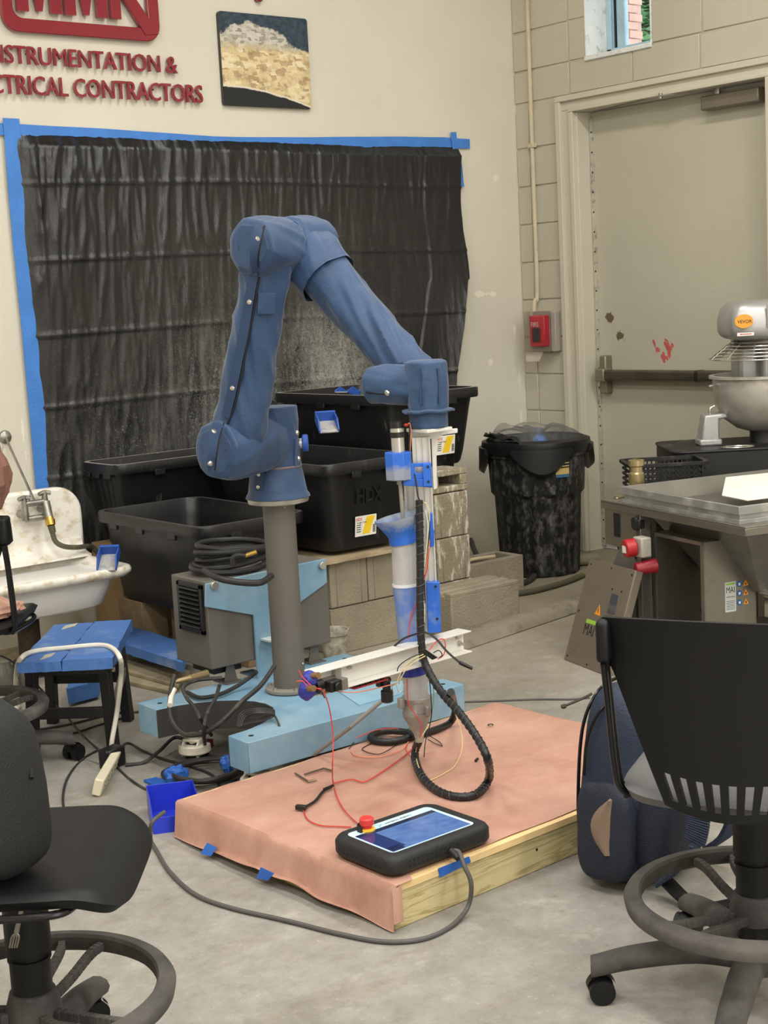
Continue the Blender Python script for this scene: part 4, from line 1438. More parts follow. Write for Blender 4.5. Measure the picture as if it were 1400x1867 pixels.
# forearm
sleeve('jacket_forearm', [JE2 - FA * .01, JE2 + FA * .08, JE2 + FA * .1, JE2 + FA * .25, JE2 + FA * .42, JW0 - FA * .03, JW0 + FA * .01], [.080, .086, .074, .068, .064, .060, .05], 8.4, .008, n=22)
sleeve('forearm_cuff', [JE2 + FA * .03, JE2 + FA * .07, JE2 + FA * .115, JE2 + FA * .14], [.086, .092, .090, .087], 15.3, .006, caps=False)
# wrist
sleeve('jacket_wrist_one', [JW0 - A_ * .066, JW0 - A_ * .064, JW0 - A_ * .05, JW0 + A_ * .02, JW0 + A_ * .09], [.01, .045, .056, .057, .055], 9.1, .004)
sleeve('jacket_wrist_two', [JW1 - E_ * .074, JW1 - E_ * .073, JW1 - E_ * .058, JW1 + E_ * .0, JW1 + E_ * .06, JW2 - E_ * .02], [.01, .036, .052, .056, .055, .053], 10.3, .004)
sleeve('jacket_wrist_three', [JW2 + ZV * .066, JW2 + ZV * .065, JW2 + ZV * .054, JW2, JW2 - ZV * .05, JW2 - ZV * .068], [.01, .046, .056, .057, .055, .054], 11.9, .004)
br_ = MB(world=True)
br_.grid(56, 3, lambda u, v: (JW2.x + (.054 + .018 * v) * math.cos(2 * PI * u), JW2.y + (.054 + .018 * v) * math.sin(2 * PI * u), JW2.z - .066 - .004 * v + .007 * noise.noise((math.cos(2 * PI * u) * 2, math.sin(2 * PI * u) * 2, 3))), wrap=True)
br_.solid(.005).build('jacket_brim', M_JKT, arm)
sleeve('jacket_cuff', [JW2 - ZV * .066, JW2 - ZV * .08, JW2 - ZV * .11, JW2 - ZV * .117], [.051, .052, .051, .049], 13.0, .003)
# placket strips, seams and snaps laid on the sleeves
def hit(px, py, A, B, r):
    """where the line of sight meets the sleeve round A-B, with the outward normal"""
    d = ray(px, py).normalized()
    u = (B - A).normalized()
    w0 = EYE - A
    dd_ = d - u * d.dot(u)
    ww = w0 - u * w0.dot(u)
    a, b, c = dd_.dot(dd_), 2 * dd_.dot(ww), ww.dot(ww) - r * r
    D = b * b - 4 * a * c
    t_ = (-b - math.sqrt(max(D, 0))) / (2 * a)
    P = EYE + d * t_
    nrm = (P - A) - u * (P - A).dot(u)
    return P, nrm.normalized()
SNAPM = None
def snap(px, py, A, B, r):
    P, n_ = hit(px, py, A, B, r)
    x, y, z = frame_of(n_)
    T = Matrix.Translation(P) @ Matrix((x, y, z)).transposed().to_4x4()
    MB(T, world=True).lathe([(.0085, -.002), (.0085, .002), (.006, .0055), (.001, .0065)], 16).build('snap', M_SNAP, arm)
UAc = (JS1, JE1, .080)
for s_ in ((460, 490), (455, 551), (424, 708)):
    snap(*s_, *UAc)
for s_ in ((390, 787), (383, 845)):
    snap(*s_, JS0, JS1, .093)
snap(468, 436, JE1, JE1 + A_, .088)
snap(706, 716, JW1, JW2, .058)
for s_ in ((473, 865), (472, 888)):
    snap(*s_, J0, JS0, .086)
for s_ in ((507, 792), (541, 789), (544, 836)):
    snap(*s_, J0, JS0, .078)
def strip(name, pts, A, B, r, w, mat, th=.0035):
    """cloth strip that follows the sleeve"""
    Q = [hit(x, y, A, B, r) for x, y in pts]
    P = spline([q[0] for q in Q], 6)
    Nn = spline([q[1] for q in Q], 6)
    vs, fs = [], []
    for i, p in enumerate(P):
        d = (P[min(i + 1, len(P) - 1)] - P[max(i - 1, 0)]).normalized()
        n_ = Nn[i].normalized()
        sd_ = d.cross(n_).normalized()
        for s1, h in ((-1, -.004), (-1, th), (1, th), (1, -.004)):
            vs.append(p + sd_ * (s1 * w / 2) + n_ * h)
    for i in range(len(P) - 1):
        for k in range(4):
            fs.append((4 * i + k, 4 * i + (k + 1) % 4, 4 * i + 4 + (k + 1) % 4, 4 * i + 4 + k))
    fs += [(3, 2, 1, 0), tuple(len(vs) - 4 + k for k in range(4))]
    return MB(world=True).add(vs, fs).build(name, mat, arm, sharp=50)
strip('placket', [(463, 500), (455, 545), (446, 600), (434, 660), (423, 715), (412, 760)], JS1, JE1, .079, .03, M_JKD)
strip('seam', [(473, 500), (464, 560), (452, 620), (441, 680), (428, 740), (414, 775)], JS1, JE1, .081, .004, M_SEAM)
strip('pocket', [(487, 535), (485, 572)], JS1, JE1, .076, .05, M_JKT, .002)
strip('placket', [(398, 775), (390, 800), (386, 830), (387, 855)], JS0, JS1, .091, .03, M_JKD)
strip('seam', [(408, 772), (399, 800), (394, 830), (391, 857)], JS0, JS1, .093, .004, M_SEAM)
strip('placket', [(470, 415), (466, 440), (464, 470), (466, 495)], JE1 - A_, JE1, .088, .03, M_JKD)
strip('seam', [(482, 412), (475, 440), (470, 470), (470, 500)], JE1 - A_, JE1, .090, .004, M_SEAM)
strip('placket', [(508, 792), (541, 790)], J0, JS0, .077, .035, M_JKT, .003)
strip('placket', [(541, 800), (541, 850)], J0, JS0, .077, .03, M_JKT, .003)
strip('seam', [(668, 715), (700, 718), (735, 718)], JW1, JW2, .056, .003, M_SEAM)
strip('placket', [(765, 672), (767, 705), (768, 738)], JW2, JT, .0575, .006, M_JKD)
strip('placket', [(798, 672), (800, 705), (801, 735)], JW2, JT, .0575, .006, M_JKD)
strip('placket', [(473, 858), (473, 895)], J0, JS0, .088, .03, M_JKD, .003)

# round blue connector with silver hub on the side of the base
cq_ = J0 + ZV * .17 + Vector((CR.x, CR.y, 0)).normalized() * .074
sx_ = Vector((CR.x, CR.y, 0)).normalized()
kd = MB(world=True).cyl(cq_ + sx_ * .012, cq_ + sx_ * .03, .027, seg=28).build('base_connector', pm('matt_blue_print', (40, 84, 168), .5), arm, bevel=.004)
MB(world=True).cyl(cq_ - sx_ * .004 - _h * .006, cq_ + sx_ * .014 - _h * .006, .015, .017, seg=20).build('connector_hub', pm('bright_hub', (206, 202, 196), .3, .6), kd, bevel=.002)
# ================================================================ extruder tool under the wrist
DT = 4.0
def tp_(x, y, d=DT):
    return dp(x, y, d)
M_EXT = pm('clear_anodised_aluminium', (214, 213, 210), .3, .55, var=.06)
M_ALW = pm('pale_aluminium', (222, 220, 214), .42, .15, var=.06, dirt=(176, 172, 164), damt=.3, dscale=9)
M_BLUP = pm('bright_blue_print', (38, 98, 196), .45, var=.1, scale=16, dirt=(120, 140, 172), damt=.28, dscale=16)
M_BLUD = pm('cement_smeared_blue_print', (48, 104, 190), .5, var=.1, scale=12, dirt=(158, 160, 158), damt=.45, dscale=10, dsoft=.2)
def hazy(name, col, a=.55):
    t = NT(name)
    n = t.noise(9, 6, .65)
    t.col(t.ramp(n, [(.35, tuple(c * .82 for c in srgb(*col)[:3])), (.7, srgb(*col))]))
    t.rough(.4)
    t.b.inputs['Transmission Weight'].default_value = a
    t.b.inputs['IOR'].default_value = 1.15
    return t.m
M_CLR = hazy('hazy_clear_tube', (214, 212, 210), .35)
tool = thing('extruder_tool', 'mortar extruder tool with funnel, tube and nozzle hanging from the arm', 'extruder', tuple(JT))
def seg_frame(p, q):
    x, y, z = frame_of(q - p)
    return x, y, z
# mounting plate and gusset
mp = MB(world=True)
pts = [(745, 786), (834, 781), (834, 789), (808, 793), (798, 798), (795, 808), (797, 890), (790, 893), (786, 800), (746, 799)]
c0 = tp_(790, 790, DT)
Fm = Matrix((_h.cross(Vector((0, 0, 1))), Vector((0, 0, 1)), -_h)).transposed().to_4x4()     # vertical plane that faces the viewer direction
def plane_poly(m, px, d, th):
    O_ = tp_(px[0][0], px[0][1], d)
    inv = (Matrix.Translation(O_) @ Fm).inverted()
    poly = []
    for x, y in px:
        v = inv @ tp_(x, y, d)
        poly.append((v.x, v.y))
    m.prism(poly, -th / 2, th / 2, Matrix.Translation(O_) @ Fm)
plane_poly(mp, pts, DT + .02, .008)
gus = mp.build('gusset_plate', M_ALW, tool, bevel=.0015)
pl_ = MB(world=True)
pl_.box((JT.x, JT.y, JT.z - .006), (.09, .09, .010), None)
pl_.build('mount_plate', M_ALW, tool, bevel=.002)
# T-slot profile
def tslot(w, h):
    g = .008
    out = []
    def side(a, b, n_):           # groove in the middle of each side
        a, b = Vector(a), Vector(b)
        d = (b - a).normalized()
        nn = Vector((d.y, -d.x))
        L_ = (b - a).length
        cnt = max(1, round(L_ / .02))
        r = [a]
        for k in range(cnt):
            c = a + d * (L_ * (k + .5) / cnt)
            r += [c - d * .0035, c - d * .0035 - nn * .006, c + d * .0035 - nn * .006, c + d * .0035]
        return r
    cs = [(-w / 2, -h / 2), (w / 2, -h / 2), (w / 2, h / 2), (-w / 2, h / 2)]
    for i in range(4):
        out += side(cs[i], cs[(i + 1) % 4], 0)
    return [(p.x, p.y) for p in out]
def profile(name, p, q, w, h):
    ax = (q - p).normalized()
    x = (Vector((CR.x, CR.y, 0)).normalized())
    x = (x - ax * x.dot(ax)).normalized()
    y = ax.cross(x)
    return MB(world=True).prism(tslot(w, h), 0, (q - p).length, Matrix.Translation(p) @ Matrix((x, y, ax)).transposed().to_4x4()).build(name, M_EXT, tool, sharp=20)
profile('aluminium_profile', tp_(767, 797, DT + .0), tp_(784, 1150, DT + .0), .05, .03)
profile('aluminium_profile', tp_(748, 862, DT + .05), tp_(756, 1010, DT + .05), .04, .02)
# motor
M_MOTK = pm('motor_black', (24, 24, 25), .4)
M_MOTS = pm('motor_silver', (196, 194, 188), .3, .75)
def along(px0, py0, px1, py1, d, specs, seg=28):
    a, b = tp_(px0, py0, d), tp_(px1, py1, d)
    return MB(world=True).loft([a.lerp(b, u) for u, r in specs], [r for u, r in specs], seg)
MX0, MY0, MX1, MY1 = 722.5, 768, 727, 836
MD = DT - .03
mot = along(MX0, MY0, MX1, MY1, MD, [(0, .015), (.02, .0175), (.2, .0175), (.2, .019), (.28, .019), (.28, .0185), (.43, .0185), (.43, .018), (.82, .018), (.82, .013), (1, .013)]).build('motor', M_MOTS, tool, sharp=30)
along(MX0, MY0, MX1, MY1, MD, [(-.01, .0165), (.0, .0182), (.18, .0182), (.18, .01)]).build('motor_cap', M_MOTK, mot)
along(MX0, MY0, MX1, MY1, MD, [(.285, .0192), (.43, .0192)]).build('motor_band', M_MOTK, mot)
vs, fs = letters('motor', .02, .006, .0003)
mw = MB(world=True).tube([tp_(738, 778, MD), tp_(744, 774, MD), tp_(747, 785, MD), tp_(746, 815, MD), tp_(750, 840, MD), tp_(757, 870, MD - .02), tp_(762, 905, MD - .03), tp_(768, 915, MD - .03)], .0022, 6)
mw.build('motor_lead', pm('black_lead', (20, 20, 22), .5), mot)
MB(world=True).tube([tp_(741, 776, MD), tp_(747, 772, MD), tp_(749, 790, MD), tp_(747, 830, MD)], .0016, 6).build('motor_lead', pm('orange_lead', (206, 120, 84), .5), mot)
MB(world=True).ball(tp_(741, 775, MD), (.009, .006, .005), 10).build('red_plug', pm('red_plug', (176, 48, 44), .5), mot)
# blue motor mount: octagonal cup with smeared lower half, arm and H bracket
ca, cb = tp_(725, 824, MD), tp_(728, 874, MD)
cup = MB(world=True)
ax = (cb - ca).normalized()
x_, y_, z_ = frame_of(ax)
Mo = Matrix.Translation(ca) @ Matrix((Vector((CR.x, CR.y, 0)).normalized(), ax.cross(Vector((CR.x, CR.y, 0)).normalized()), ax)).transposed().to_4x4()
oct_ = [(.037 * math.cos(math.radians(22.5 + 45 * k)) * 1.04, .037 * math.sin(math.radians(22.5 + 45 * k))) for k in range(8)]
cup.prism(oct_, 0, (cb - ca).length, Mo)
t = NT('half_dipped_blue_print')
zc = t.sep(t.tc('Generated'))[2]
n = t.noise(40, 6, .7)
k = t.ramp(t.math('ADD', zc, t.math('MULTIPLY', t.math('SUBTRACT', n, .5), .7)), [(.35, (1, 1, 1)), (.6, (0, 0, 0))])
t.col(t.mix(t.math('MULTIPLY', k, .8), srgb(38, 98, 196), srgb(150, 152, 150)))
t.rough(.5)
cup.build('motor_mount', t.m, tool, bevel=.002)
ab = MB(world=True)
plane_poly(ab, [(735, 872), (786, 872), (788, 888), (735, 884)], MD - .005, .03)
plane_poly(ab, [(748, 845), (786, 843), (786, 850), (756, 851), (757, 862), (772, 862), (772, 872), (748, 874)], MD - .012, .012)
plane_poly(ab, [(770, 845), (786, 844), (788, 886), (772, 887)], MD - .018, .016)
hb = ab.build('clamp_bracket', M_BLUP, tool, bevel=.0015)
def screws(px, d, name='socket_screw', par=None, r=.0035):
    m = MB(world=True)
    for x, y in px:
        p = tp_(x, y, d)
        m.cyl(p, p - _h * .003, r, seg=10)
    return m.build(name, M_MOTK, par)
screws([(780, 851), (781, 878)], MD - .026, par=hb)
lb_ = MB(world=True)
plane_poly(lb_, [(777, 1060), (801, 1060), (804, 1150), (780, 1152)], DT - .02, .035)
lbk = lb_.build('lower_bracket', M_BLUP, tool, bevel=.0015)
screws([(794, 1069), (797, 1128)], DT - .038, par=lbk)
sb_ = MB(world=True)
plane_poly(sb_, [(782, 935), (788, 935), (790, 965), (792, 965), (791, 995), (784, 997)], DT - .02, .02)
sb_.build('side_bracket', M_BLUP, tool, bevel=.0015)
# auger shaft
sh_ = along(729, 872, 735, 950, MD, [(0, .0095), (.14, .0095), (.15, .006), (.2, .0058), (1, .0055)], 16)
sh_.build('auger_shaft', pm('cement_coated_shaft', (150, 146, 138), .6, .4), tool)
# funnel and tubes on one leaning axis
def axis(y):
    xs = [(942, 725), (985, 736), (1065, 739), (1200, 751), (1240, 758), (1290, 759), (1350, 765)]
    for (y0, x0), (y1, x1) in zip(xs, xs[1:]):
        if y <= y1:
            return x0 + (x1 - x0) * (y - y0) / (y1 - y0)
    return xs[-1][1]
def rev(name, prof, mat, par=tool, d=MD, caps=True, seg=40, th=0.0):
    m = MB(world=True)
    m.loft([tp_(axis(y), y, d) for y, r in prof], [r for y, r in prof], seg, caps)
    return m.build(name, mat, par, sharp=40)
fun = [(942, .066), (946, .064), (955, .055), (968, .044), (978, .0385), (990, .0375)]
m = MB(world=True)
m.loft([tp_(axis(y), y, MD) for y, r in fun] + [tp_(axis(y), y, MD) for y, r in reversed(fun)], [r for y, r in fun] + [r - .003 for y, r in reversed(fun)], 48, False)
t = NT('smeared_funnel')
zc = t.sep(t.tc('Generated'))[2]
n = t.noise(26, 6, .7)
k = t.ramp(t.math('ADD', zc, t.math('MULTIPLY', t.math('SUBTRACT', n, .5), .9)), [(.45, (0, 0, 0)), (.75, (1, 1, 1))])
t.col(t.mix(t.math('MULTIPLY', k, .85), srgb(44, 104, 196), srgb(158, 166, 170)))
t.rough(.5)
m.build('funnel', t.m, tool, sharp=50)
rev('funnel_collar', [(977, .0392), (990, .0392)], M_BLUP)
rev('clear_tube', [(988, .0345), (1068, .0345)], M_CLR)
rev('blue_tube_rim', [(1063, .0365), (1068, .0365)], pm('pale_rim', (214, 216, 220), .4))
rev('blue_tube', [(1067, .0355), (1222, .0345)], M_BLUD)
rev('blue_collar', [(1214, .039), (1228, .039)], pm('deep_blue_tape', (38, 50, 150), .4))
rev('lower_clear_tube', [(1226, .0345), (1276, .0345)], M_CLR)
M_CAST = pm('cast_grey_nozzle', (150, 148, 142), .5, .35, var=.12, dirt=(182, 178, 168), damt=.4, dscale=16)
noz = rev('camlock_nozzle', [(1268, .037), (1270, .041), (1276, .041), (1277, .0395), (1296, .0395), (1297, .041), (1303, .040), (1338, .0145), (1346, .0125), (1352, .0125)], M_CAST)
for x, y in ((731, 1282), (778, 1296)):
    p = tp_(x, y, MD - .03)
    ear = MB(world=True).box(p, (.014, .02, .03))
    ear.build('camlock_ear', M_CAST, noz, bevel=.004)
rev('joint_line', [(1296, .0402), (1297.5, .0402)], M_SEAM, noz)

# ---------------------------------------------------------------- sensor beam clamped across the tube
P0 = dp(755, 1193, 3.92)
BM = Matrix.Translation(P0) @ RZ(4)
L0, L1 = -.368, .200
bmh, bmw, th = .062, .052, .004
beam = MB(BM, world=True)
beam.box2((L0, -bmw / 2, bmh / 2 - th), (L1, bmw / 2, bmh / 2))
beam.box2((L0, -bmw / 2, -bmh / 2), (L1, bmw / 2, -bmh / 2 + th))
beam.box2((L0, .006, -bmh / 2 + th), (L1, .010, bmh / 2 - th))
bmo = beam.build('sensor_beam', M_ALW, tool, bevel=.0008)
bs_ = MB(BM, world=True)
for x in (L0 + .13, L0 + .138, L1 - .03):
    bs_.cyl((x, .006, .012), (x, -.002, .012), .004, seg=8)
for x in (L0 + .085,):
    bs_.box((x, .0, .0), (.02, .02, .05))
bs_.build('beam_bolt', M_KNOB, bmo)
bolt = MB(BM, world=True)
bolt.cyl((L1 - .02, .012, -.006), (L1 - .02, -.012, -.006), .0045, seg=10)
bolt.cyl((L1 - .02, .006, -.006), (L1 - .02, -.0, -.006), .008, seg=6)
bolt.build('beam_bolt', M_KNOB, bmo)
# left end: metal clip with black lens, blue motor clamps
clip = MB(BM, world=True)
clip.box2((L0 + .005, -.030, -.028), (L0 + .075, -.028, .004))
clip.box2((L0 + .005, -.030, .002), (L0 + .075, .004, .004))
clip.box2((L0 + .058, -.050, -.026), (L0 + .082, -.028, .004))
co = clip.build('sensor_clip', pm('galvanised_clip', (150, 146, 138), .4, .7), bmo, bevel=.001)
ln_ = MB(BM, world=True)
ln_.box2((L0 + .02, -.055, -.022), (L0 + .058, -.028, .006))
ln_.cyl((L0 + .04, -.056, -.008), (L0 + .04, -.064, -.008), .011, seg=18)
ln_.cyl((L0 - .004, -.02, -.004), (L0 + .02, -.02, -.004), .014, seg=18)
ln_.build('black_sensor', M_MOTK, bmo, bevel=.002)
rr_ = random.Random(2)
bl2 = MB(BM, world=True)
for (cx_, cz_, s_) in ((-.012, .016, .022), (-.024, -.012, .024)):
    def lump(u, v, cx_=cx_, cz_=cz_, s_=s_):
        a, b = 2 * PI * u, PI * v
        r = s_ * (1 + .25 * noise.noise((math.cos(a) * 1.6 * math.sin(b), math.sin(a) * 1.6 * math.sin(b), math.cos(b) * 1.6 + cx_ * 90)))
        return (L0 + cx_ + r * math.sin(b) * math.cos(a) * .9, -.012 + r * math.sin(b) * math.sin(a), cz_ + r * math.cos(b))
    bl2.grid(12, 8, lump)
bcl = bl2.build('taped_motor_clamp', pm('blue_purple_tape', (46, 52, 150), .4, var=.2, scale=40), bmo, sharp=20, weld=True)
mb_ = MB(BM, world=True)
for cx_, cz_ in ((-.016, .028), (-.034, -.002)):
    mb_.cyl((L0 + cx_, -.03, cz_), (L0 + cx_, -.052, cz_ + .004), .008, seg=14)
mb_.build('small_motor', pm('brass_motor', (150, 120, 84), .35, .7), bcl)
# black camera hanging below, red circuit board
cmx = MB(world=True)
p, q = dp(704, 1236, 3.86), dp(706, 1280, 3.86)
cmx.loft([p.lerp(q, u) for u in (0, .1, .12, .5, .52, .96, 1)], [.012, .014, .011, .011, .0165, .0165, .013], 22)
cmx.box(dp(697, 1244, 3.87), (.03, .02, .02))
cmx.build('hanging_camera', M_MOTK, bmo)
pc = MB(BM, world=True).box2((-.24, -.02, -bmh / 2 - .012), (-.12, .02, -bmh / 2 - .008))
pcb = pc.build('circuit_board', pm('red_circuit_board', (150, 44, 52), .4), bmo)
pp = MB(BM, world=True)
for k in range(12):
    pp.box((-.235 + k * .0095, -.017 + .006 * (k % 2), -bmh / 2 - .006), (.004, .006, .006))
pp.build('pin_header', M_MOTK, pcb)
tpw = MB(world=True)
plane_poly(tpw, [(766, 1187), (776, 1184), (798, 1199), (788, 1203)], 3.86, .004)
tpw.build('black_tape_patch', pm('black_tape', (16, 16, 17), .35), bmo)

# wires of the tool: each its own thin lead
M_WR = {'red': pm('red_wire', (206, 62, 56), .45), 'black': pm('black_wire', (22, 22, 24), .45), 'yellow': pm('yellow_wire', (214, 198, 142), .45),
        'white': pm('white_wire', (214, 220, 214), .45), 'orange': pm('salmon_wire', (226, 140, 110), .45), 'green': pm('green_wire', (120, 150, 110), .45)}
def wire(col, pts, r=.0015, par=tool, name=None):
    P = []
    for p in pts:
        P.append(fl(p[0], p[1], p[3]) if len(p) == 4 else dp(p[0], p[1], p[2] if len(p) > 2 else 3.86))
    return MB(world=True).tube(P, r, 6, 7).build(name or (col + '_wire'), M_WR[col], par)
wire('yellow', [(772, 916, 3.94), (778, 920, 3.94), (783, 940, 3.94), (779, 985, 3.94), (775, 1040, 3.94), (770, 1060, 3.94)])
wire('white', [(775, 930, 3.94), (780, 960, 3.94), (776, 1010, 3.94), (771, 1070, 3.94), (774, 1110, 3.94), (772, 1150, 3.94), (770, 1170, 3.92)])
wire('red', [(782, 1000, 3.94), (778, 1040, 3.94), (768, 1070, 3.93), (757, 1105, 3.93), (748, 1130, 3.93), (744, 1165, 3.92)])
wire('orange', [(783, 985, 3.94), (775, 1045, 3.94), (770, 1075, 3.94), (772, 1120, 3.94)])
wire('black', [(783, 950, 3.94), (781, 990, 3.94), (774, 1050, 3.94), (775, 1100, 3.94)])
wire('black', [(719, 1178, 3.9), (735, 1165, 3.88), (755, 1157, 3.86), (775, 1153, 3.84), (795, 1165, 3.82), (815, 1188, 3.80), (838, 1208, 3.78)], .003)
MB(world=True).cyl(dp(838, 1208, 3.78), dp(861, 1219, 3.78), .0055, .0045, 12).build('plug', M_MOTK, tool)
wire('yellow', [(772, 1193, 3.85), (752, 1202, 3.85), (738, 1215, 3.85), (728, 1232, 3.85), (723, 1245, 3.85), (715, 1250, 3.86)])
wire('yellow', [(775, 1196, 3.85), (757, 1206, 3.85), (742, 1218, 3.85), (730, 1238, 3.85), (727, 1246, 3.86)])
wire('black', [(770, 1190, 3.85), (745, 1201, 3.85), (727, 1215, 3.85), (724, 1228, 3.85)])
wire('red', [(782, 1186, 3.85), (795, 1170, 3.86), (808, 1165, 3.86), (812, 1178, 3.86), (808, 1195, 3.86), (797, 1202, 3.86)])
wire('black', [(790, 1190, 3.85), (800, 1186, 3.86), (806, 1194, 3.86), (800, 1200, 3.86)])
wire('white', [(722, 1248, 3.87), (728, 1262, 3.88), (735, 1250, 3.88), (728, 1246, 3.88)])
wire('white', [(714, 1250, 3.87), (718, 1264, 3.88), (726, 1262, 3.88)])
wire('orange', [(590, 1258, 3.66), (620, 1261, 3.70), (650, 1262, 3.74), (690, 1254, 3.82), (722, 1246, 3.86)])
wire('red', [(544, 1222, 3.62), (552, 1235, 3.62), (568, 1250, 3.62), (585, 1258, 3.64)])
wire('red', [(540, 1242, 3.62), (552, 1242, 3.62), (562, 1252, 3.62), (586, 1256, 3.64)])
wire('black', [(575, 1252, 3.63), (586, 1262, 3.64), (592, 1273, 3.64)])
wire('red', [(742, 1238, 3.92), (744, 1280, 3.90), (755, 1300, 3.90), (767, 1320, 3.90), (766, 1345, 3.9)])
wire('black', [(782, 1230, 3.92), (786, 1275, 3.92), (786, 1310, 3.92), (776, 1350, 3.9), (773, 1380, 3.85)])
wire('green', [(790, 1245, 3.93), (790, 1280, 3.93), (784, 1320, 3.92)])

# ================================================================ timber platform with paper
PAN = 2.0                        # slight turn against the walls
PB = Vector((1.945, 2.495, 0))
plat = thing('timber_platform', 'low timber platform of lumber joists and plywood deck', 'platform', tuple(PB), PAN)
PLX, PLY = 1.20, .872
def pine():
    t = NT('pale_pine')
    v = t.mapv((1.2, 14, 14))
    n = t.noise(2.2, 6, .6, vec=v, dist=1.6)
    c = t.ramp(n, [(.3, srgb(178, 160, 112)), (.48, srgb(206, 190, 146)), (.56, srgb(158, 140, 92)), (.66, srgb(210, 196, 154))])
    n2 = t.noise(2.0, 3)
    c = t.mix(t.math('MULTIPLY', n2, .35), c, srgb(164, 160, 104))
    t.col(c)
    t.rough(.65)
    t.bump(n, .15, .004)
    return t.m
M_PINE = pine()
for (a, b) in (((0, 0, 0), (PLX, .038, .089)), ((0, PLY - .038, 0), (PLX, PLY, .089))):
    MB().box2(a, b).build('joist', M_PINE, plat, bevel=.003)
for x in (.0, .40, .80, PLX - .038):
    MB().box2((x, .0385, 0), (x + .038, PLY - .0385, .089)).build('cross_joist', M_PINE, plat, bevel=.003)
MB().box2((.008, -.004, .0892), (PLX + .002, PLY + .004, .107)).build('plywood_deck', pm('plywood_edge', (218, 188, 136), .65, var=.14, scale=5), plat, bevel=.001)
kn = MB()
kn.cyl((.47, -.0002, .055), (.47, -.0008, .055), .004, seg=10)
kn.build('nail', M_SCREW, plat)
# draped kraft paper
t = NT('rosin_paper')
n = t.noise(2.2, 7, .65)
c = t.ramp(n, [(.3, srgb(166, 120, 103)), (.5, srgb(181, 137, 119)), (.7, srgb(192, 150, 132))])
n2 = t.noise(7, 7, .7, vec=t.mapv((1, 2.4, 1), rot=(0, 0, .5)))
c = t.mix(t.math('MULTIPLY', t.ramp(n2, [(.45, (0, 0, 0)), (.75, (1, 1, 1))]), .35), c, srgb(208, 172, 150))
n3 = t.noise(3.4, 5, .6, vec=t.mapv((1, 1.6, 1), loc=(4, 2, 0)))
c = t.mix(t.math('MULTIPLY', t.ramp(n3, [(.55, (0, 0, 0)), (.68, (1, 1, 1))]), .35), c, srgb(156, 104, 86))
n4 = t.noise(55, 4, .8)
c = t.mix(t.math('MULTIPLY', t.ramp(n4, [(.66, (0, 0, 0)), (.72, (1, 1, 1))]), .3), c, srgb(120, 78, 62))
t.col(c)
t.rough(.78)
t.bump(t.math('ADD', t.noise(3.2, 5), t.math('MULTIPLY', t.noise(24, 5), .25)), .35, .02)
M_PAPER = t.m
pap = thing('rosin_paper', 'pinkish brown rosin paper draped over the platform', 'paper sheet', tuple(PB + Vector((0, 0, .107))), PAN)
ZP = .108
def paper(u, v):
    """u runs along the platform (over the left edge and down), v across it"""
    x = -.16 + u * (PLX + .16 + .01)
    y = (.014 + .006 * noise.noise((u * 7, 0, 4)) if u > .16 else -.012) * (1 - v) + v * (PLY + .018)
    fl_ = min(1, max(0, -x / .14))
    if x < 0:
        # hanging flap on the left side; it lifts clear of the floor in the middle
        drop = -x
        z = ZP - drop * (.93)
        lim = .006 + .026 * math.sin(PI * min(1, max(0, v))) ** 1.5 + .008 * noise.noise((v * 9, 1, 1))
        z = max(z, lim)
        xx = -.004 - .05 * fl_ * (.25 + .55 * math.sin(v * 2.8) ** 2) - .010 * noise.noise((v * 6, 3, 3)) * fl_
        if z <= lim + 1e-6:
            xx -= (.0)
    else:
        xx = x
        z = ZP + .0045 * max(0, noise.noise((x * 3, y * 4, 1))) + .003 * abs(noise.noise((x * 9, y * 7, 2)))
        if v > .97:
            z -= (v - .97) * .2
        if v < .03:
            z += .002
    return (xx, y, z - ZP + .001)
MB().grid(110, 70, paper).solid(.0006).build('paper_sheet', M_PAPER, pap, sharp=50)
# torn corner strip at the near edge and lifted edge
ck_ = MB()
ck_.grid(6, 14, lambda u, v: (-.012 + .028 * u, -.013 - .004 * math.sin(u * 3), -.085 * v + .012 * noise.noise((v * 4, u, 2)) * v))
ck_.solid(.0006).build('corner_tongue', M_PAPER, pap)
TPM = pm('dark_blue_tape', (38, 92, 176), .55, var=.1, scale=20)
def on_plat(name, poly_px, z, th, mat, par=None, lab=None, cat=None):
    P = [fl(x, y, z) for x, y in poly_px]
    o = MB(world=True).prism([(p.x, p.y) for p in P], z, z + th).build(name, mat, par)
    if lab:
        tag(o, lab, cat)
    return o
tb1 = MB(RZ(0))
tb1.add([(.135, -.0055, .1090), (.235, -.0055, .1090), (.240, -.0055, .0930), (.14, -.0055, .0850)], [(0, 1, 2, 3)]).solid(.001)
tb1.build('tape_patch', TPM, plat)
tb1 = MB().add([(-.040, .40, .040), (-.044, .45, .044), (-.052, .46, .014), (-.046, .42, .018)], [(0, 1, 2, 3)]).solid(.001).build('tape_patch', TPM, plat)
tb1 = MB().add([(-.032, .66, .036), (-.034, .70, .040), (-.052, .71, .012), (-.046, .67, .014)], [(0, 1, 2, 3)]).solid(.001).build('tape_patch', TPM, plat)

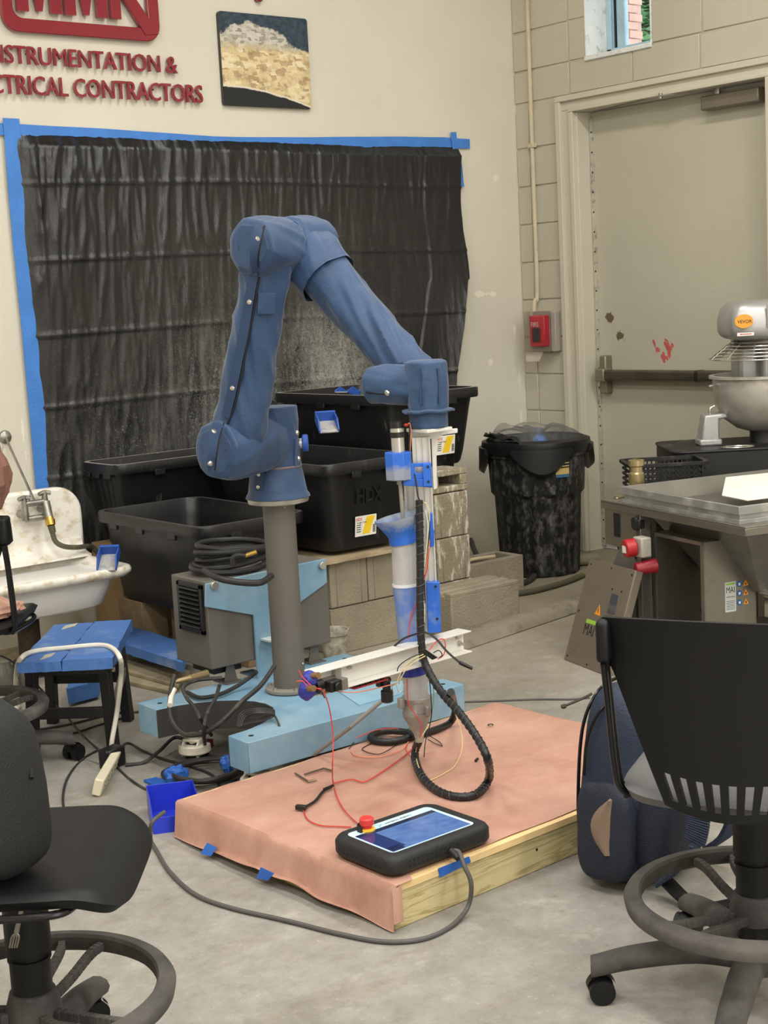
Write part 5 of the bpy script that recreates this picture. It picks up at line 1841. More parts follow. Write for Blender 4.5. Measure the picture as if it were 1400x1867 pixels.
# ---------------------------------------------------------------- teach pendant
ZD = .1135
A0, B0, C0 = fl(642, 1528, ZD + .045), fl(717, 1554, ZD + .045), fl(858, 1503, ZD + .045)
ux = (C0 - B0)
ux.z = 0
sw = ux.length
pa = math.degrees(math.atan2(ux.y, ux.x))
shh = (A0 - B0).length
pen = thing('teach_pendant', 'robot teach pendant tablet with red stop button on paper', 'teach pendant', (B0.x, B0.y, ZD), pa)
M_BUMP = pm('black_rubber_bumper', (26, 26, 27), .6, var=.15, bump=.2, bscale=200)
sh0 = shh
def pl_loop(l, r_, b_, t_, bulge, r=.035):
    """rounded outline around the screen with a bulging top edge"""
    x0, x1, y0, y1 = -l, sw + r_, -b_, sh0 + t_
    pts = []
    for (x, y) in rrect(x0, y0, x1, y1, r, 5):
        if y > sh0 * .5:
            f_ = (x - x0) / (x1 - x0)
            y += bulge * math.sin(PI * min(1, max(0, f_))) ** .8
        pts.append((x, y))
    return pts
OUT = (.040, .042, .040, .048, .014)
INN = (.004, .011, .003, .026, .016)
def pl_mix(k, d=0.0, r=.035):
    v_ = [a_ + (b_ - a_) * k for a_, b_ in zip(OUT, INN)]
    return pl_loop(v_[0] - d, v_[1] - d, v_[2] - d, v_[3] - d, v_[4], r)
pv = [(0, .014, .0, .03), (0, .004, .004, .035), (0, 0, .012, .035), (0, 0, .036, .035), (0, .004, .044, .035), (.25, .002, .0478, .03), (.75, 0, .0478, .02), (1, 0, .0445, .012)]
m = MB()
vs, fs = [], []
npt = len(pl_mix(0))
for k_, d, z, r_ in pv:
    vs += [(x, y, z) for x, y in pl_mix(k_, d, r_)]
for i in range(len(pv) - 1):
    for k in range(npt):
        fs.append((i * npt + k, i * npt + (k + 1) % npt, (i + 1) * npt + (k + 1) % npt, (i + 1) * npt + k))
fs.append(tuple(range(npt - 1, -1, -1)))
fs.append(tuple(range((len(pv) - 1) * npt, len(pv) * npt)))
m.add(vs, fs).build('rubber_bumper', M_BUMP, pen, sharp=40)
MB().prism(pl_mix(1, -.001, .012), .0446, .0456).build('pale_fascia', pm('pale_blue_fascia', (196, 224, 232), .35), pen)
t = NT('lit_touch_screen')
x, y, z = t.sep(t.tc('Generated'))
vv = t.mapv((1, 1, 0), src=t.tc('Generated'))
n = t.noise(5, 5, .6, vec=vv)
c = t.ramp(n, [(.3, srgb(84, 120, 184)), (.7, srgb(118, 152, 208))])
def rect(x0, x1, y0, y1):
    a = t.math('MULTIPLY', t.math('GREATER_THAN', x, x0), t.math('LESS_THAN', x, x1))
    b = t.math('MULTIPLY', t.math('GREATER_THAN', y, y0), t.math('LESS_THAN', y, y1))
    return t.math('MULTIPLY', a, b)
c = t.mix(rect(0, 1, .88, 1), c, srgb(40, 52, 78))
c = t.mix(rect(0, .2, .08, .9), c, srgb(46, 66, 120))
c = t.mix(rect(0, .16, 0, .2), c, srgb(30, 44, 88))
c = t.mix(rect(.52, .93, .78, .79), c, srgb(44, 70, 130))
t.col(srgb(10, 12, 18))
t.rough(.12)
t.l(c, t.b.inputs['Emission Color'])
t.b.inputs['Emission Strength'].default_value = .95
scn = MB().box2((0, 0, .0457), (sw, sh0, .0466)).build('screen', t.m, pen)
bt_ = MB()
vs, fs = letters('UNIVERSAL ROBOTS', .085, .0075, .0003, .004)
bt_.add(vs, fs, TR(sw * .42, sh0 + .010, .0458))
bt_.build('maker_lettering', M_PRINTK, pen)
vs, fs = letters('UR', .010, .008, .0003, .004)
MB().add(vs, fs, TR(sw * .36, sh0 + .011, .0458)).ring([(sw * .32 + .011 * math.cos(a), sh0 + .014 + .009 * math.sin(a)) for a in [k * PI / 8 for k in range(16)]],
       [(sw * .32 + .009 * math.cos(a), sh0 + .014 + .007 * math.sin(a)) for a in [k * PI / 8 for k in range(16)]], .0457, .0461).build('maker_emblem', pm('teal_emblem', (70, 180, 186), .5), pen)
es = MB(TR(sw * .20, sh0 + .014, 0))
es.lathe([(.020, .045), (.020, .050), (.013, .051)], 28).build('stop_ring', pm('yellow_collar', (226, 184, 60), .45), pen)
MB(TR(sw * .20, sh0 + .014, 0)).lathe([(.012, .050), (.012, .058), (.0175, .060), (.0175, .074), (.015, .077), (.001, .0775)], 28).build('stop_button', pm('stop_red', (206, 58, 52), .4), pen)
gh_ = MB(TR(sw * .20, sh0 + .014, 0)).lathe([(.025, .044), (.024, .060), (.021, .060), (.021, .044)], 24, a0=math.radians(40), a1=math.radians(200)).build('button_guard', M_BUMP, pen)
hl = MB()
for k in range(12):
    for r0 in range(2):
        xx = sw * .06 + k * .0135
        if not (sw * .52 < xx < sw * .62):
            hl.cyl((xx, -.0398, .018 + r0 * .012), (xx, -.0412, .018 + r0 * .012), .0022, seg=6)
for k in range(9):
    hl.cyl((-.0418, .0 + k * .017, .02), (-.0432, .0 + k * .017, .02), .0022, seg=6)
hl.build('vent_hole', pm('vent_dark', (8, 8, 8), .8), pen)
# pendant cable: down over the deck edge, across the floor to the blue bin
pcx = wmat(pen) @ Vector((sw * .57, -.044, .02))
cp = [pcx, wmat(pen) @ Vector((sw * .60, -.062, .020))]
cpx = [fl(846, 1578, .115), fl(859, 1612, .075), fl(852, 1655, .02)]
for x, y in ((820, 1690), (770, 1712), (700, 1717), (620, 1703), (520, 1678), (420, 1655), (355, 1630), (310, 1590), (285, 1550)):
    cpx.append(fl(x, y, .006))
cpx += [fl(275, 1530, .02), fl(277, 1500, .075), fl(300, 1480, .09)]
tag(MB().tube(cp + cpx, .0055, 10, 10).build('pendant_cable', pm('grey_cable_jacket', (78, 76, 74), .55)), 'grey pendant cable curving over the floor round the platform corner', 'cable')
tag(MB().loft([pcx, pcx.lerp(cpx[0], .55)], [.009, .0065], 12).build('cable_boot', M_BUMP), 'black strain relief boot where cable enters the pendant', 'cable boot')
# ================================================================ swivel chairs
M_CHB = pm('black_chair_plastic', (11, 11, 12), .5, var=.15, scale=8, dirt=(36, 35, 34), damt=.22, dscale=6, spec=.35)
M_CHD = pm('dusty_chair_base', (50, 48, 47), .7, var=.25, scale=5, dirt=(104, 99, 92), damt=.42, dscale=7, dsoft=.2)
M_CHS = pm('grey_seat_plastic', (92, 92, 92), .6, var=.1, scale=30, bump=.25, bscale=240)  # seat in a lighter grey than the other chair plastic
M_CHT = pm('satin_black_tube', (20, 20, 21), .28, .2)
def make_chair(label, loc, rz, lift=0.0, seat_mat=None, spin=0.0, lever=False, backrest=True):
    c = thing('swivel_chair', label, 'chair', loc, rz, 'black swivel drafting chairs')
    R0 = RZ(spin)
    for k in range(5):
        Mk = R0 @ RZ(72 * k)
        m = MB(Mk)
        P = spline([(.03, 0, .095), (.12, 0, .105), (.24, 0, .092), (.325, 0, .072)], 5)
        vs, fs = [], []
        for i, p in enumerate(P):
            u = i / (len(P) - 1)
            w, h = .036 - .010 * u, .026 - .004 * u
            for q in range(10):
                a = 2 * PI * q / 10
                vs.append((p.x, w * math.cos(a), p.z + h * math.sin(a)))
        for i in range(len(P) - 1):
            for q in range(10):
                fs.append((i * 10 + q, i * 10 + (q + 1) % 10, i * 10 + 10 + (q + 1) % 10, i * 10 + 10 + q))
        fs += [tuple(range(9, -1, -1)), tuple(range(len(vs) - 10, len(vs)))]
        lg = m.add(vs, fs).build('star_leg', M_CHD, c, sharp=60)
        cm_ = MB(Mk @ TR(.318, 0, 0) @ RZ(35 + 50 * k))
        cm_.cyl((0, 0, .04), (0, 0, .075), .008, seg=10)
        for s_ in (-1, 1):
            cm_.cyl((.012, s_ * .008, .026), (.012, s_ * .026, .026), .026, seg=20)
        cm_.lathe([(.030, -.012), (.030, .012)], 14, TR(.012, 0, .028) @ rotm('X', 90), a0=math.radians(10), a1=math.radians(170), caps=False)
        cm_.build('caster', M_CHB, lg)
    m = MB()
    m.lathe([(.05, .07), (.052, .125), (.045, .135), (.037, .137)], 28)
    m.build('hub', M_CHD, c)
    zs = .29 + lift * .6
    MB().lathe([(.0365, .13), (.0365, zs - .004), (.039, zs - .004), (.039, zs)], 32).build('lower_column', M_CHB, c)
    MB().lathe([(.032, zs - .03), (.032, zs + .012), (.0405, zs + .013), (.0405, .43 + lift), (.03, .44 + lift)], 32).build('upper_column', M_CHB, c)
    zr = .215 + lift * .3
    rg = MB()
    rg.lathe([(.222, zr + .008), (.226, zr + .014), (.250, zr + .010), (.256, zr), (.252, zr - .018), (.230, zr - .022), (.222, zr - .014), (.222, zr + .008)], 72, caps=False)
    ring = rg.build('foot_ring', M_CHD, c, sharp=50)
    for k in range(3):
        Mk = R0 @ RZ(120 * k + 20)
        sp = MB(Mk)
        for s_ in (-1, 1):
            P = spline([(.03, s_ * .012, zr - .03), (.11, s_ * .024, zr - .02), (.19, s_ * .032, zr - .008), (.235, s_ * .048, zr - .006)], 5)
            for a, b in zip(P, P[1:]):
                sp.bar(a, b, .014, .018)
        sp.build('ring_spoke', M_CHD, ring, bevel=.002)
    MB().lathe([(.037, zr - .05), (.048, zr - .045), (.05, zr - .02), (.041, zr + .01), (.037, zr + .012)], 28).build('ring_collar', M_CHD, ring)
    zt = .49 + lift
    MB().box((0, 0, zt - .04), (.16, .22, .035)).build('seat_mechanism', M_CHB, c, bevel=.01)
    def seat(u, v):
        x, y = (u - .5) * 2, (v - .5) * 2
        # squircle footprint
        k = (abs(x) ** 5 + abs(y) ** 5) ** .2
        mx = max(abs(x), abs(y), 1e-6)
        f_ = mx / max(k, 1e-6)
        X, Y = x * f_ * .225, y * f_ * .215
        z = zt + .010 * (abs(X) / .225) ** 3 - .006
        e = max(0, (Y - .12) / .095)
        z -= .038 * e ** 2
        edge = max(0, mx - .9) / .1
        z -= .012 * edge ** 2
        return (X, Y, z)
    st_ = MB()
    st_.grid(36, 36, seat)
    st_.solid(.022).build('seat', seat_mat or M_CHB, c, sharp=50)
    for s_ in (-1, 1):
        for d_ in (0, .02):
            hm = MB()
            hm.tube([(s_ * .226, -.235 + d_, .735 + lift), (s_ * .226, -.215 + d_, .66 + lift), (s_ * .224, -.19 + d_ * 1.2, .53 + lift), (s_ * .218, -.17 + d_, .475 + lift), (s_ * .19, -.14 + d_, .455 + lift), (s_ * .13, -.09 + d_, .452 + lift)], .0062, 10)
            hm.build('back_tube', M_CHT, c)
    for s_ in (-1, 1):
        sb2 = MB()
        sb2.tube([(s_ * .21, -.16, zt - .03), (s_ * .225, .0, zt - .034), (s_ * .215, .10, zt - .036), (s_ * .18, .13, zt - .036), (s_ * .10, .13, zt - .036)], .007, 10)
        sb2.build('seat_rail', M_CHT, c)
    if backrest:
        nu, nv = 96, 40
        def half(z):
            w_ = .120 + .100 * min(1, max(0, z / .74))
            e_ = min(1, max(0, (z - .72) / .05))
            return w_ + .026 * e_ * e_ * (3 - 2 * e_)
        vs, fs = [], []
        H0, H1 = .474 + lift, .818 + lift
        for j in range(nv + 1):
            v = j / nv
            for i in range(nu + 1):
                u = i / nu * 2 - 1
                hw = half(v)
                x = u * hw
                top = .012 * (1 - u * u)
                z = H0 + (H1 - H0) * v - (1 - v) * .02 * (1 - u * u) + (v ** 6) * top
                if v > .93:
                    x *= 1 - .06 * ((v - .93) / .07) ** 2
                y = -.262 + 1.15 * x * x - .03 * (v - .5) ** 2 * 2 + (.03 * (1 - v) ** 3)
                vs.append((x, y, z))
        for j in range(nv):
            for i in range(nu):
                v = (j + .5) / nv
                x = ((i + .5) / nu * 2 - 1) * half(v)
                if .055 < v < .20 and 3 <= i < 93 and ((i - 3) // 5) % 2 == 1:
                    continue
                w = nu + 1
                fs.append((j * w + i, j * w + i + 1, (j + 1) * w + i + 1, (j + 1) * w + i))
        bo_ = MB().add(vs, fs)
        bo_.solid(.007).build('backrest', M_CHB, c, sharp=50)
        for s_ in (-1, 1):
            pk_ = MB()
            pk_.box((s_ * .228, -.208, .775 + lift), (.026, .06, .082))
            pk_.build('backrest_socket', M_CHB, c, bevel=.010, seg=3)
    if lever:
        lv = MB()
        lv.loft([(.05, -.06, zt - .05), (.09, -.075, zt - .12), (.10, -.08, zt - .16)], [.005, .006, .008], 8)
        lv.ball((.108, -.084, zt - .19), (.016, .012, .02), 12)
        lvo = lv.build('height_lever', M_CHD, c)
    return c
make_chair('black swivel chair with slotted backrest standing right of the platform', (2.25, 1.728, 0), -62.4, 0, M_CHS, spin=-18)
cl_ = make_chair('black swivel chair carrying the black backpack at the left', (1.02, 2.375, 0), -128.4, 0, None, spin=28)
cc_ = dp(-60, 1330, 4.44)
make_chair('black swivel chair behind the stool with its back to the sink', (cc_.x, cc_.y, 0), -38.4, .035, None, spin=26)
# fork shaped lever end hanging under the near left seat
fk = MB(world=True)
p0, p1, p2 = dp(40, 1655, 2.42), dp(30, 1700, 2.42), dp(24, 1728, 2.42)
fk.loft([p0, p1], [.004, .0045], 8)
for s_ in (-1.5, -.5, .5, 1.5):
    o_ = Vector((CR.x, CR.y, 0)) * (s_ * .0042)
    fk.tube([p1, p1.lerp(p2, .3) + o_, p2 + o_], .0017, 6)
tag(fk.build('fork_lever', pm('dull_steel', (140, 134, 126), .4, .7)), 'dull steel fork shaped lever end below the left chair seat', 'fork')
# crumpled paper on the far chair
def crumple(name, c, r, mat, label, cat, seed):
    m = MB(world=True)
    def f_(u, v):
        a, b = 2 * PI * u, PI * v
        d = Vector((math.sin(b) * math.cos(a), math.sin(b) * math.sin(a), math.cos(b)))
        k = 1 + .35 * noise.noise(d * 2.2 + Vector((seed, 0, 0))) + .15 * abs(noise.noise(d * 5 + Vector((0, seed, 0))))
        return (c[0] + d.x * r[0] * k, c[1] + d.y * r[1] * k, c[2] + d.z * r[2] * k)
    m.grid(22, 12, f_)
    return tag(m.build(name, mat, sharp=18, weld=True), label, cat)
cq = dp(-38, 1068, 4.35)
crumple('crumpled_paper', (cq.x, cq.y, .55), (.12, .09, .03), M_PAPER, 'crumpled pink paper lying on the far chair seat', 'paper', 3.1)
cq = dp(-8, 866, 4.18)
crumple('paper_bag', (cq.x, cq.y, cq.z), (.04, .04, .09), pm('brown_paper_bag', (120, 84, 70), .8, var=.2), 'brown paper bag hung on the far chair back by the wall rod', 'bag', 7.7)

# ================================================================ backpacks
def sq(e, t_):
    c = math.cos(t_)
    return math.copysign(abs(c) ** e, c)
def sqs(e, t_):
    c = math.sin(t_)
    return math.copysign(abs(c) ** e, c)
def puff(m, M, r, e1=.55, e2=.6, seed=0.0, amp=.05, nu=40, nv=24, taper=0.0, lean=0.0):
    def f_(u, v):
        a, b = 2 * PI * u - PI, PI * v - PI / 2
        x, y, z = sq(e1, b) * sq(e2, a), sq(e1, b) * sqs(e2, a), sqs(e1, b)
        k = 1 + amp * noise.noise((x * 1.7 + seed, y * 1.7, z * 1.7))
        tz = 1 - taper * (z + 1) / 2
        return (x * r[0] * k * tz + lean * z * r[2], y * r[1] * k * tz, z * r[2] * k)
    return m.grid(nu, nv, f_, M)
M_BPK = pm('black_backpack_cloth', (17, 18, 20), .75, var=.15, bump=.3, bscale=220)
M_BPM = pm('black_mesh_cloth', (34, 35, 38), .8, bump=.8, bscale=420)
bq = dp(-55, 1465, 2.40)
b1 = thing('backpack', 'black backpack sitting on the near left chair seat', 'backpack', (bq.x, bq.y, .495), -70, 'backpacks')
bh = .15
puff(MB(), TR(0, 0, bh), (.145, .10, .150), .5, .6, 1.0, .06, taper=.2).build('pack_body', M_BPK, b1, sharp=70, weld=True)
puff(MB(), TR(-.03, .045, bh * .6), (.125, .068, .085), .5, .6, 4.0, .05).build('front_pocket', M_BPM, b1, sharp=70, weld=True)
zp = MB().tube([(-.13, .02, .17), (-.09, .07, .235), (0, .085, .255), (.09, .07, .235), (.13, .02, .17)], .004, 6)
zp.build('zipper', M_CHT, b1)
cr = dp(2, 1393, 2.33)
MB(world=True).lathe([(.009, -.0015), (.012, 0), (.009, .0015)], 16, Matrix.Translation(cr) @ rotm('X', 75), caps=False).build('key_ring', M_SNAP, b1)
M_NVY = pm('navy_backpack_cloth', (30, 41, 62), .65, var=.15, scale=9, bump=.3, bscale=180)
M_NVD = pm('dark_navy_cloth', (26, 32, 48), .7, var=.15, bump=.3, bscale=180)
b2 = thing('backpack', 'navy blue backpack leaning on the platform behind the right chair', 'backpack', (2.59, 2.315, 0), 12, 'backpacks')
b2.scale = (1.12, 1.05, 1.03)
puff(MB(), TR(0, .02, .235) @ rotm('X', 5), (.135, .095, .232), .42, .55, 2.0, .05, nu=56, nv=32, taper=.12).build('pack_body', M_NVY, b2, sharp=70, weld=True)
puff(MB(), TR(0, -.07, .19) @ rotm('X', 8), (.115, .06, .17), .45, .55, 5.0, .05, taper=.08).build('back_panel', M_NVD, b2, sharp=70, weld=True)
puff(MB(), TR(-.125, .02, .145) @ rotm('Y', 4), (.030, .07, .115), .5, .6, 8.0, .05).build('side_pocket', M_NVD, b2, sharp=70, weld=True)
pe_ = MB()
pe_.grid(8, 14, lambda u, v: (-.152 - .008 * math.sin(PI * u) + .006 * v, -.02 + .055 * u * math.sin(PI * (v * .9 + .1)) + .012, .10 + .13 * v))
pe_.solid(.003).build('pocket_lining', pm('tan_lining', (128, 108, 92), .7), b2)
zz_ = MB()
zz_.tube([(-.100, .108, .06), (-.102, .108, .2), (-.092, .098, .36), (-.06, .08, .44), (0, .07, .462), (.06, .08, .44), (.092, .098, .36)], .0045, 6)
zz_.tube([(-.133, .07, .27), (-.128, .06, .36), (-.11, .03, .43), (-.06, .0, .455), (0, -.01, .464)], .004, 6)
zz_.build('zipper', M_CHT, b2)
for s_, a0 in ((-1, 0), (1, .02)):
    sm2 = MB()
    P = spline([(s_ * .05, -.10, .40), (s_ * .075, -.17, .31), (s_ * .09, -.19, .20), (s_ * .10, -.16, .10), (s_ * .11, -.10, .04)], 20)
    for a, b in zip(P, P[1:]):
        sm2.bar(a, b, .052, .012)
    sm2.build('shoulder_strap', M_NVY, b2, bevel=.003)
wb = MB()
P = spline([(-.10, -.10, .05), (-.12, -.20, .012), (-.02, -.27, .008), (.10, -.26, .008), (.16, -.20, .01)], 20)
for a, b in zip(P, P[1:]):
    wb.bar(a, b, .035, .006)
wb.build('waist_strap', M_CHB, b2)
MB().tube([(-.03, -.05, .455), (-.02, -.06, .492), (.02, -.06, .492), (.03, -.05, .455)], .008, 8).build('haul_loop', M_NVD, b2)
zl = MB(world=True)
zl.tube([dp(1088, 1272, 3.33), dp(1075, 1279, 3.33), dp(1062, 1285, 3.33), dp(1050, 1290, 3.33), dp(1040, 1294, 3.33)], .003, 6)
zl.ball(dp(1040, 1294, 3.33), (.008, .006, .006), 8)
zl.build('zip_pull', pm('brown_cord', (58, 46, 40), .7), b2)

# ================================================================ blue stool, planks and boards
M_FOAM = pm('blue_painted_board', (66, 108, 172), .7, var=.12, scale=4, dirt=(126, 146, 180), damt=.36, dscale=6, bump=.4, bscale=30, dsoft=.1)
M_LEG = pm('black_stool_leg', (22, 22, 24), .5)
stl = thing('low_stool', 'low stool with two blue boards on black legs in front of sink', 'stool', (2.17, 4.42, 0), 0)
ZS = .345
cs4 = [fl(30, 1208, ZS), fl(205, 1200, ZS), fl(240, 1130, ZS), fl(100, 1137, ZS)]
def board(c4, z0, z1, name, par, seed):
    m = MB(world=True)
    n_ = 16
    P = [Vector((p.x, p.y)) for p in c4]
    def f_(u, v):
        return P[0].lerp(P[1], u).lerp(P[3].lerp(P[2], u), v)
    vs, fs = [], []
    for (z, s_) in ((z0, -1), (z1, 1)):
        for j in range(n_ + 1):
            for i in range(n_ + 1):
                u, v = i / n_, j / n_
                q = f_(u, v)
                ed = 1 if (i in (0, n_) or j in (0, n_)) else 0
                jx = .006 * noise.noise((u * 9, v * 9, seed + z * 40)) * ed
                jy = .006 * noise.noise((u * 9, v * 9, seed + 5 + z * 40)) * ed
                vs.append((q.x + jx, q.y + jy, z + .0012 * noise.noise((u * 6, v * 6, seed)) - (.003 * ed if s_ > 0 else 0)))
    w = n_ + 1
    o_ = w * w
    for j in range(n_):
        for i in range(n_):
            a = j * w + i
            fs += [(a, a + w, a + w + 1, a + 1), (o_ + a, o_ + a + 1, o_ + a + w + 1, o_ + a + w)]
    for i in range(n_):
        fs += [(i, i + 1, o_ + i + 1, o_ + i), (n_ * w + i, o_ + n_ * w + i, o_ + n_ * w + i + 1, n_ * w + i + 1),
               (i * w, o_ + i * w, o_ + (i + 1) * w, (i + 1) * w), (i * w + n_, (i + 1) * w + n_, o_ + (i + 1) * w + n_, o_ + i * w + n_)]
    return m.add(vs, fs).build(name, M_FOAM, par, sharp=40)
mid_f, mid_b = cs4[0].lerp(cs4[1], .46), cs4[3].lerp(cs4[2], .5)
board([cs4[0], mid_f, mid_b, cs4[3]], ZS - .035, ZS, 'top_board', stl, 1.0)
g_ = (cs4[1] - cs4[0]) * .02
board([mid_f + g_, cs4[1], cs4[2], mid_b + g_], ZS - .035, ZS + .004, 'top_board', stl, 2.0)
lf_ = [fl(62, 1335), fl(207, 1362), fl(234, 1314), fl(97, 1318)]
lf_[0] = lf_[3] + (lf_[1] - lf_[2])
for i, p in enumerate(lf_):
    MB(world=True).bar((p.x, p.y, 0), (p.x * .9 + stl.location.x * .1, p.y * .9 + stl.location.y * .1, ZS - .036), .034, .034, up=(.6, -.8, 0)).build('leg', M_LEG, stl, bevel=.002)
ap = MB(world=True)
for a, b in ((0, 1), (1, 2), (2, 3), (3, 0)):
    p, q = lf_[a], lf_[b]
    MB(world=True).bar((p.x, p.y, ZS - .07), (q.x, q.y, ZS - .07), .02, .05).build('apron', M_LEG, stl, bevel=.002)
for a, b, z in ((0, 1, .12), (3, 2, .16)):
    MB(world=True).bar((lf_[a].x, lf_[a].y, z), (lf_[b].x, lf_[b].y, z), .02, .035).build('stretcher', M_LEG, stl, bevel=.002)
MB(world=True).bar((lf_[1].x, lf_[1].y, .10), (lf_[2].x, lf_[2].y, .19), .018, .03).build('side_brace', pm('grey_brace', (110, 106, 98), .6), stl, bevel=.002)
tpp = MB(world=True)
for px in (((73, 1203), (93, 1197), (101, 1190), (82, 1194)), ((112, 1148), (137, 1141), (142, 1136), (118, 1141))):
    P = [fl(x, y, ZS + .001) for x, y in px]
    tpp.prism([(p.x, p.y) for p in P], ZS + .0, ZS + .0016)
tpp.build('masking_tape', pm('dirty_masking_tape', (176, 172, 152), .7, var=.2, scale=40), stl)
# boards on the floor behind the stool
pb_ = [fl(222, 1150, .12), fl(222, 1178, .12), fl(332, 1218, .12), fl(345, 1180, .12)]
o = board([fl(215, 1187, .075), fl(335, 1226, .075), fl(345, 1190, .075), fl(228, 1153, .075)], .075, .115, 'blue_board', None, 6.0)
tag(o, 'long blue painted board lying under the big tub edge', 'board')
o = board([fl(225, 1200, .0), fl(300, 1224, .0), fl(318, 1205, .0), fl(238, 1180, .0)], .03, .0745, 'blue_board', None, 9.0)
tag(o, 'short grimy blue board propping up the long blue board', 'board')
M_OLD = pm('dirty_plywood', (156, 144, 116), .85, var=.2, scale=4, dirt=(104, 94, 76), damt=.42, dscale=6, bump=.3, bscale=50)
for k, (px, z0, z1, lab) in enumerate(((((180, 1215), (325, 1255), (345, 1228), (215, 1186)), .016, .028, 'dirty plywood sheet on the floor under the blue boards'),
                          (((160, 1232), (318, 1268), (330, 1250), (190, 1210)), .001, .015, 'lower dirty plywood strip between stool and robot base'))):
    P = [fl(x, y, z0) for x, y in px]
    tag(MB().prism([(p.x, p.y) for p in P], z0, z1).build('plywood_sheet', M_OLD, bevel=.001), lab, 'plywood', 'old plywood on the floor')
P = [fl(0, 1195, .001), fl(60, 1225, .001), fl(130, 1200, .001), fl(60, 1178, .001)]
tag(MB().prism([(p.x, p.y) for p in P], .001, .012).build('plywood_sheet', M_OLD, bevel=.001), 'dusty plywood piece on the floor left of the stool', 'plywood', 'old plywood on the floor')
o = board([fl(122, 1262, .06), fl(178, 1248, .06), fl(184, 1228, .06), fl(130, 1236, .06)], .013, .075, 'blue_board', None, 12.0)
tag(o, 'broken blue board chunk on the floor beneath the stool', 'board')

# ================================================================ cables, power strip and bits on the floor
M_CAB = pm('dusty_black_cable', (44, 42, 40), .6, var=.2, scale=20, dirt=(104, 98, 88), damt=.32, dscale=20)
M_CABW = pm('white_cable', (222, 216, 202), .5)
def P3(p, r):
    """(x, y) on the floor, (x, y, z) at a height, (x, y, 0, depth) at a distance"""
    if len(p) == 4:
        return dp(p[0], p[1], p[3])
    return fl(p[0], p[1], (p[2] if len(p) > 2 else 0) + r)
def cable(pts, r, label, mat=None, name='power_cable', cat='cable', n=8, seg=8):
    return tag(MB().tube([P3(p, r) for p in pts], r, seg, n).build(name, mat or M_CAB), label, cat)
cable([(30, 1345), (27, 1310), (28, 1250), (30, 1225, .25), (36, 1203, .345), (60, 1188, .345), (120, 1181, .345), (180, 1176, .347), (205, 1182, .347), (219, 1200, .34), (221, 1225, .27), (218, 1260, .20), (213, 1300, .12), (205, 1345, .05), (203, 1362, .02)], .008, 'thick white cable looped over the blue stool to power strip', M_CABW)
cable([(30, 1330), (25, 1345), (40, 1330), (45, 1300, .05), (35, 1290, .07), (28, 1310, .06), (40, 1335, .03), (60, 1340), (78, 1352)], .008, 'white cable coil on the floor by the left stool leg', M_CABW)
# power strip leaning with adapter
a, b = fl(172, 1436, .03), fl(206, 1366, .05)
ps = thing('power_strip', 'beige power strip standing on edge on floor below the stool', 'power strip', (a.x, a.y, 0), math.degrees(math.atan2((b - a).y, (b - a).x)))
Lp = Vector(((b - a).x, (b - a).y)).length
MB().box((Lp / 2, 0, .03), (Lp, .028, .052), rotm('X', 18)).build('strip_body', pm('beige_plastic', (206, 198, 172), .5, dirt=(150, 140, 116), damt=.3), ps, bevel=.004)
so = MB()
for k in range(5):
    for s_ in (-1, 1):
        so.box((.05 + k * (Lp - .1) / 4, -.0145, .03 + s_ * .006), (.003, .001, .007), rotm('X', 18))
so.build('socket_slots', M_PRINTK, ps)
q = fl(206, 1398, .0)
tag(MB(RZ(20)).box((0, 0, .032), (.075, .05, .064)).build('power_adapter', M_MOTK, bevel=.006), 'black power adapter block plugged beside the beige power strip', 'adapter').location = (q.x, q.y, 0)
cable([(0, 1195, .30), (20, 1205, .25), (40, 1222, .20), (80, 1262, .10), (120, 1305, .05), (155, 1345, .02), (185, 1370), (195, 1372, .06)], .0035, 'thin black cord running down from the far chair past the stool')
cable([(180, 1367, .05), (150, 1385), (125, 1415), (115, 1450), (118, 1490)], .004, 'thin black cord curling from power strip toward the near chair')
cable([(215, 1375, .04), (232, 1355, .03), (262, 1370), (300, 1385), (340, 1395), (385, 1412), (400, 1432)], .0045, 'black lead running from adapter across the coiled cable')
cable([(205, 1372, .04), (215, 1400), (250, 1430), (300, 1452), (345, 1455)], .004, 'black lead sagging along the floor before the blue bin')
cable([(70, 1330), (120, 1322), (170, 1310), (210, 1300), (260, 1298)], .004, 'black cord on the floor between the stool legs')
cable([(85, 1347), (140, 1335), (180, 1322), (240, 1304)], .0035, 'thin dark cord beneath the stool toward the robot base')
cable([(228, 1395), (262, 1390), (290, 1370, .02), (318, 1345, .04), (345, 1352, .03), (362, 1362)], .006, 'black cable arching over the white caster')
# hanging cables of the controller
cable([(318, 1230, 0, 4.42), (310, 1270, 0, 4.38), (312, 1310, 0, 4.32), (335, 1338, 0, 4.28), (370, 1337, 0, 4.25), (405, 1315, 0, 4.25), (440, 1280, 0, 4.28), (475, 1250, 0, 4.32), (500, 1215, 0, 4.4)], .0075, 'thick dark cable hanging in an arc under the controller')
cn_ = thing('cable_connector', 'brass coloured cable connector plugged under the controller', 'connector', tuple(dp(360, 1235, 4.45)))
MB(world=True).loft([dp(320, 1243, 4.42), dp(345, 1237, 4.43), dp(346, 1237, 4.43), dp(378, 1228, 4.47)], [.008, .010, .013, .013], 14).build('connector_shell', pm('tarnished_brass', (150, 132, 100), .4, .7), cn_)
MB(world=True).loft([dp(310, 1286, 4.34), dp(312, 1270, 4.38), dp(318, 1256, 4.40)], [.0085] * 3, 12).build('white_sleeve', M_CABW, cn_)
cable([(405, 1236, 0, 4.4), (360, 1240, 0, 4.38), (335, 1252, 0, 4.34), (340, 1272, 0, 4.32), (355, 1290, 0, 4.28), (368, 1315, 0, 4.25), (385, 1340, .06)], .006, 'black cable drooping from the controller over the base arch')
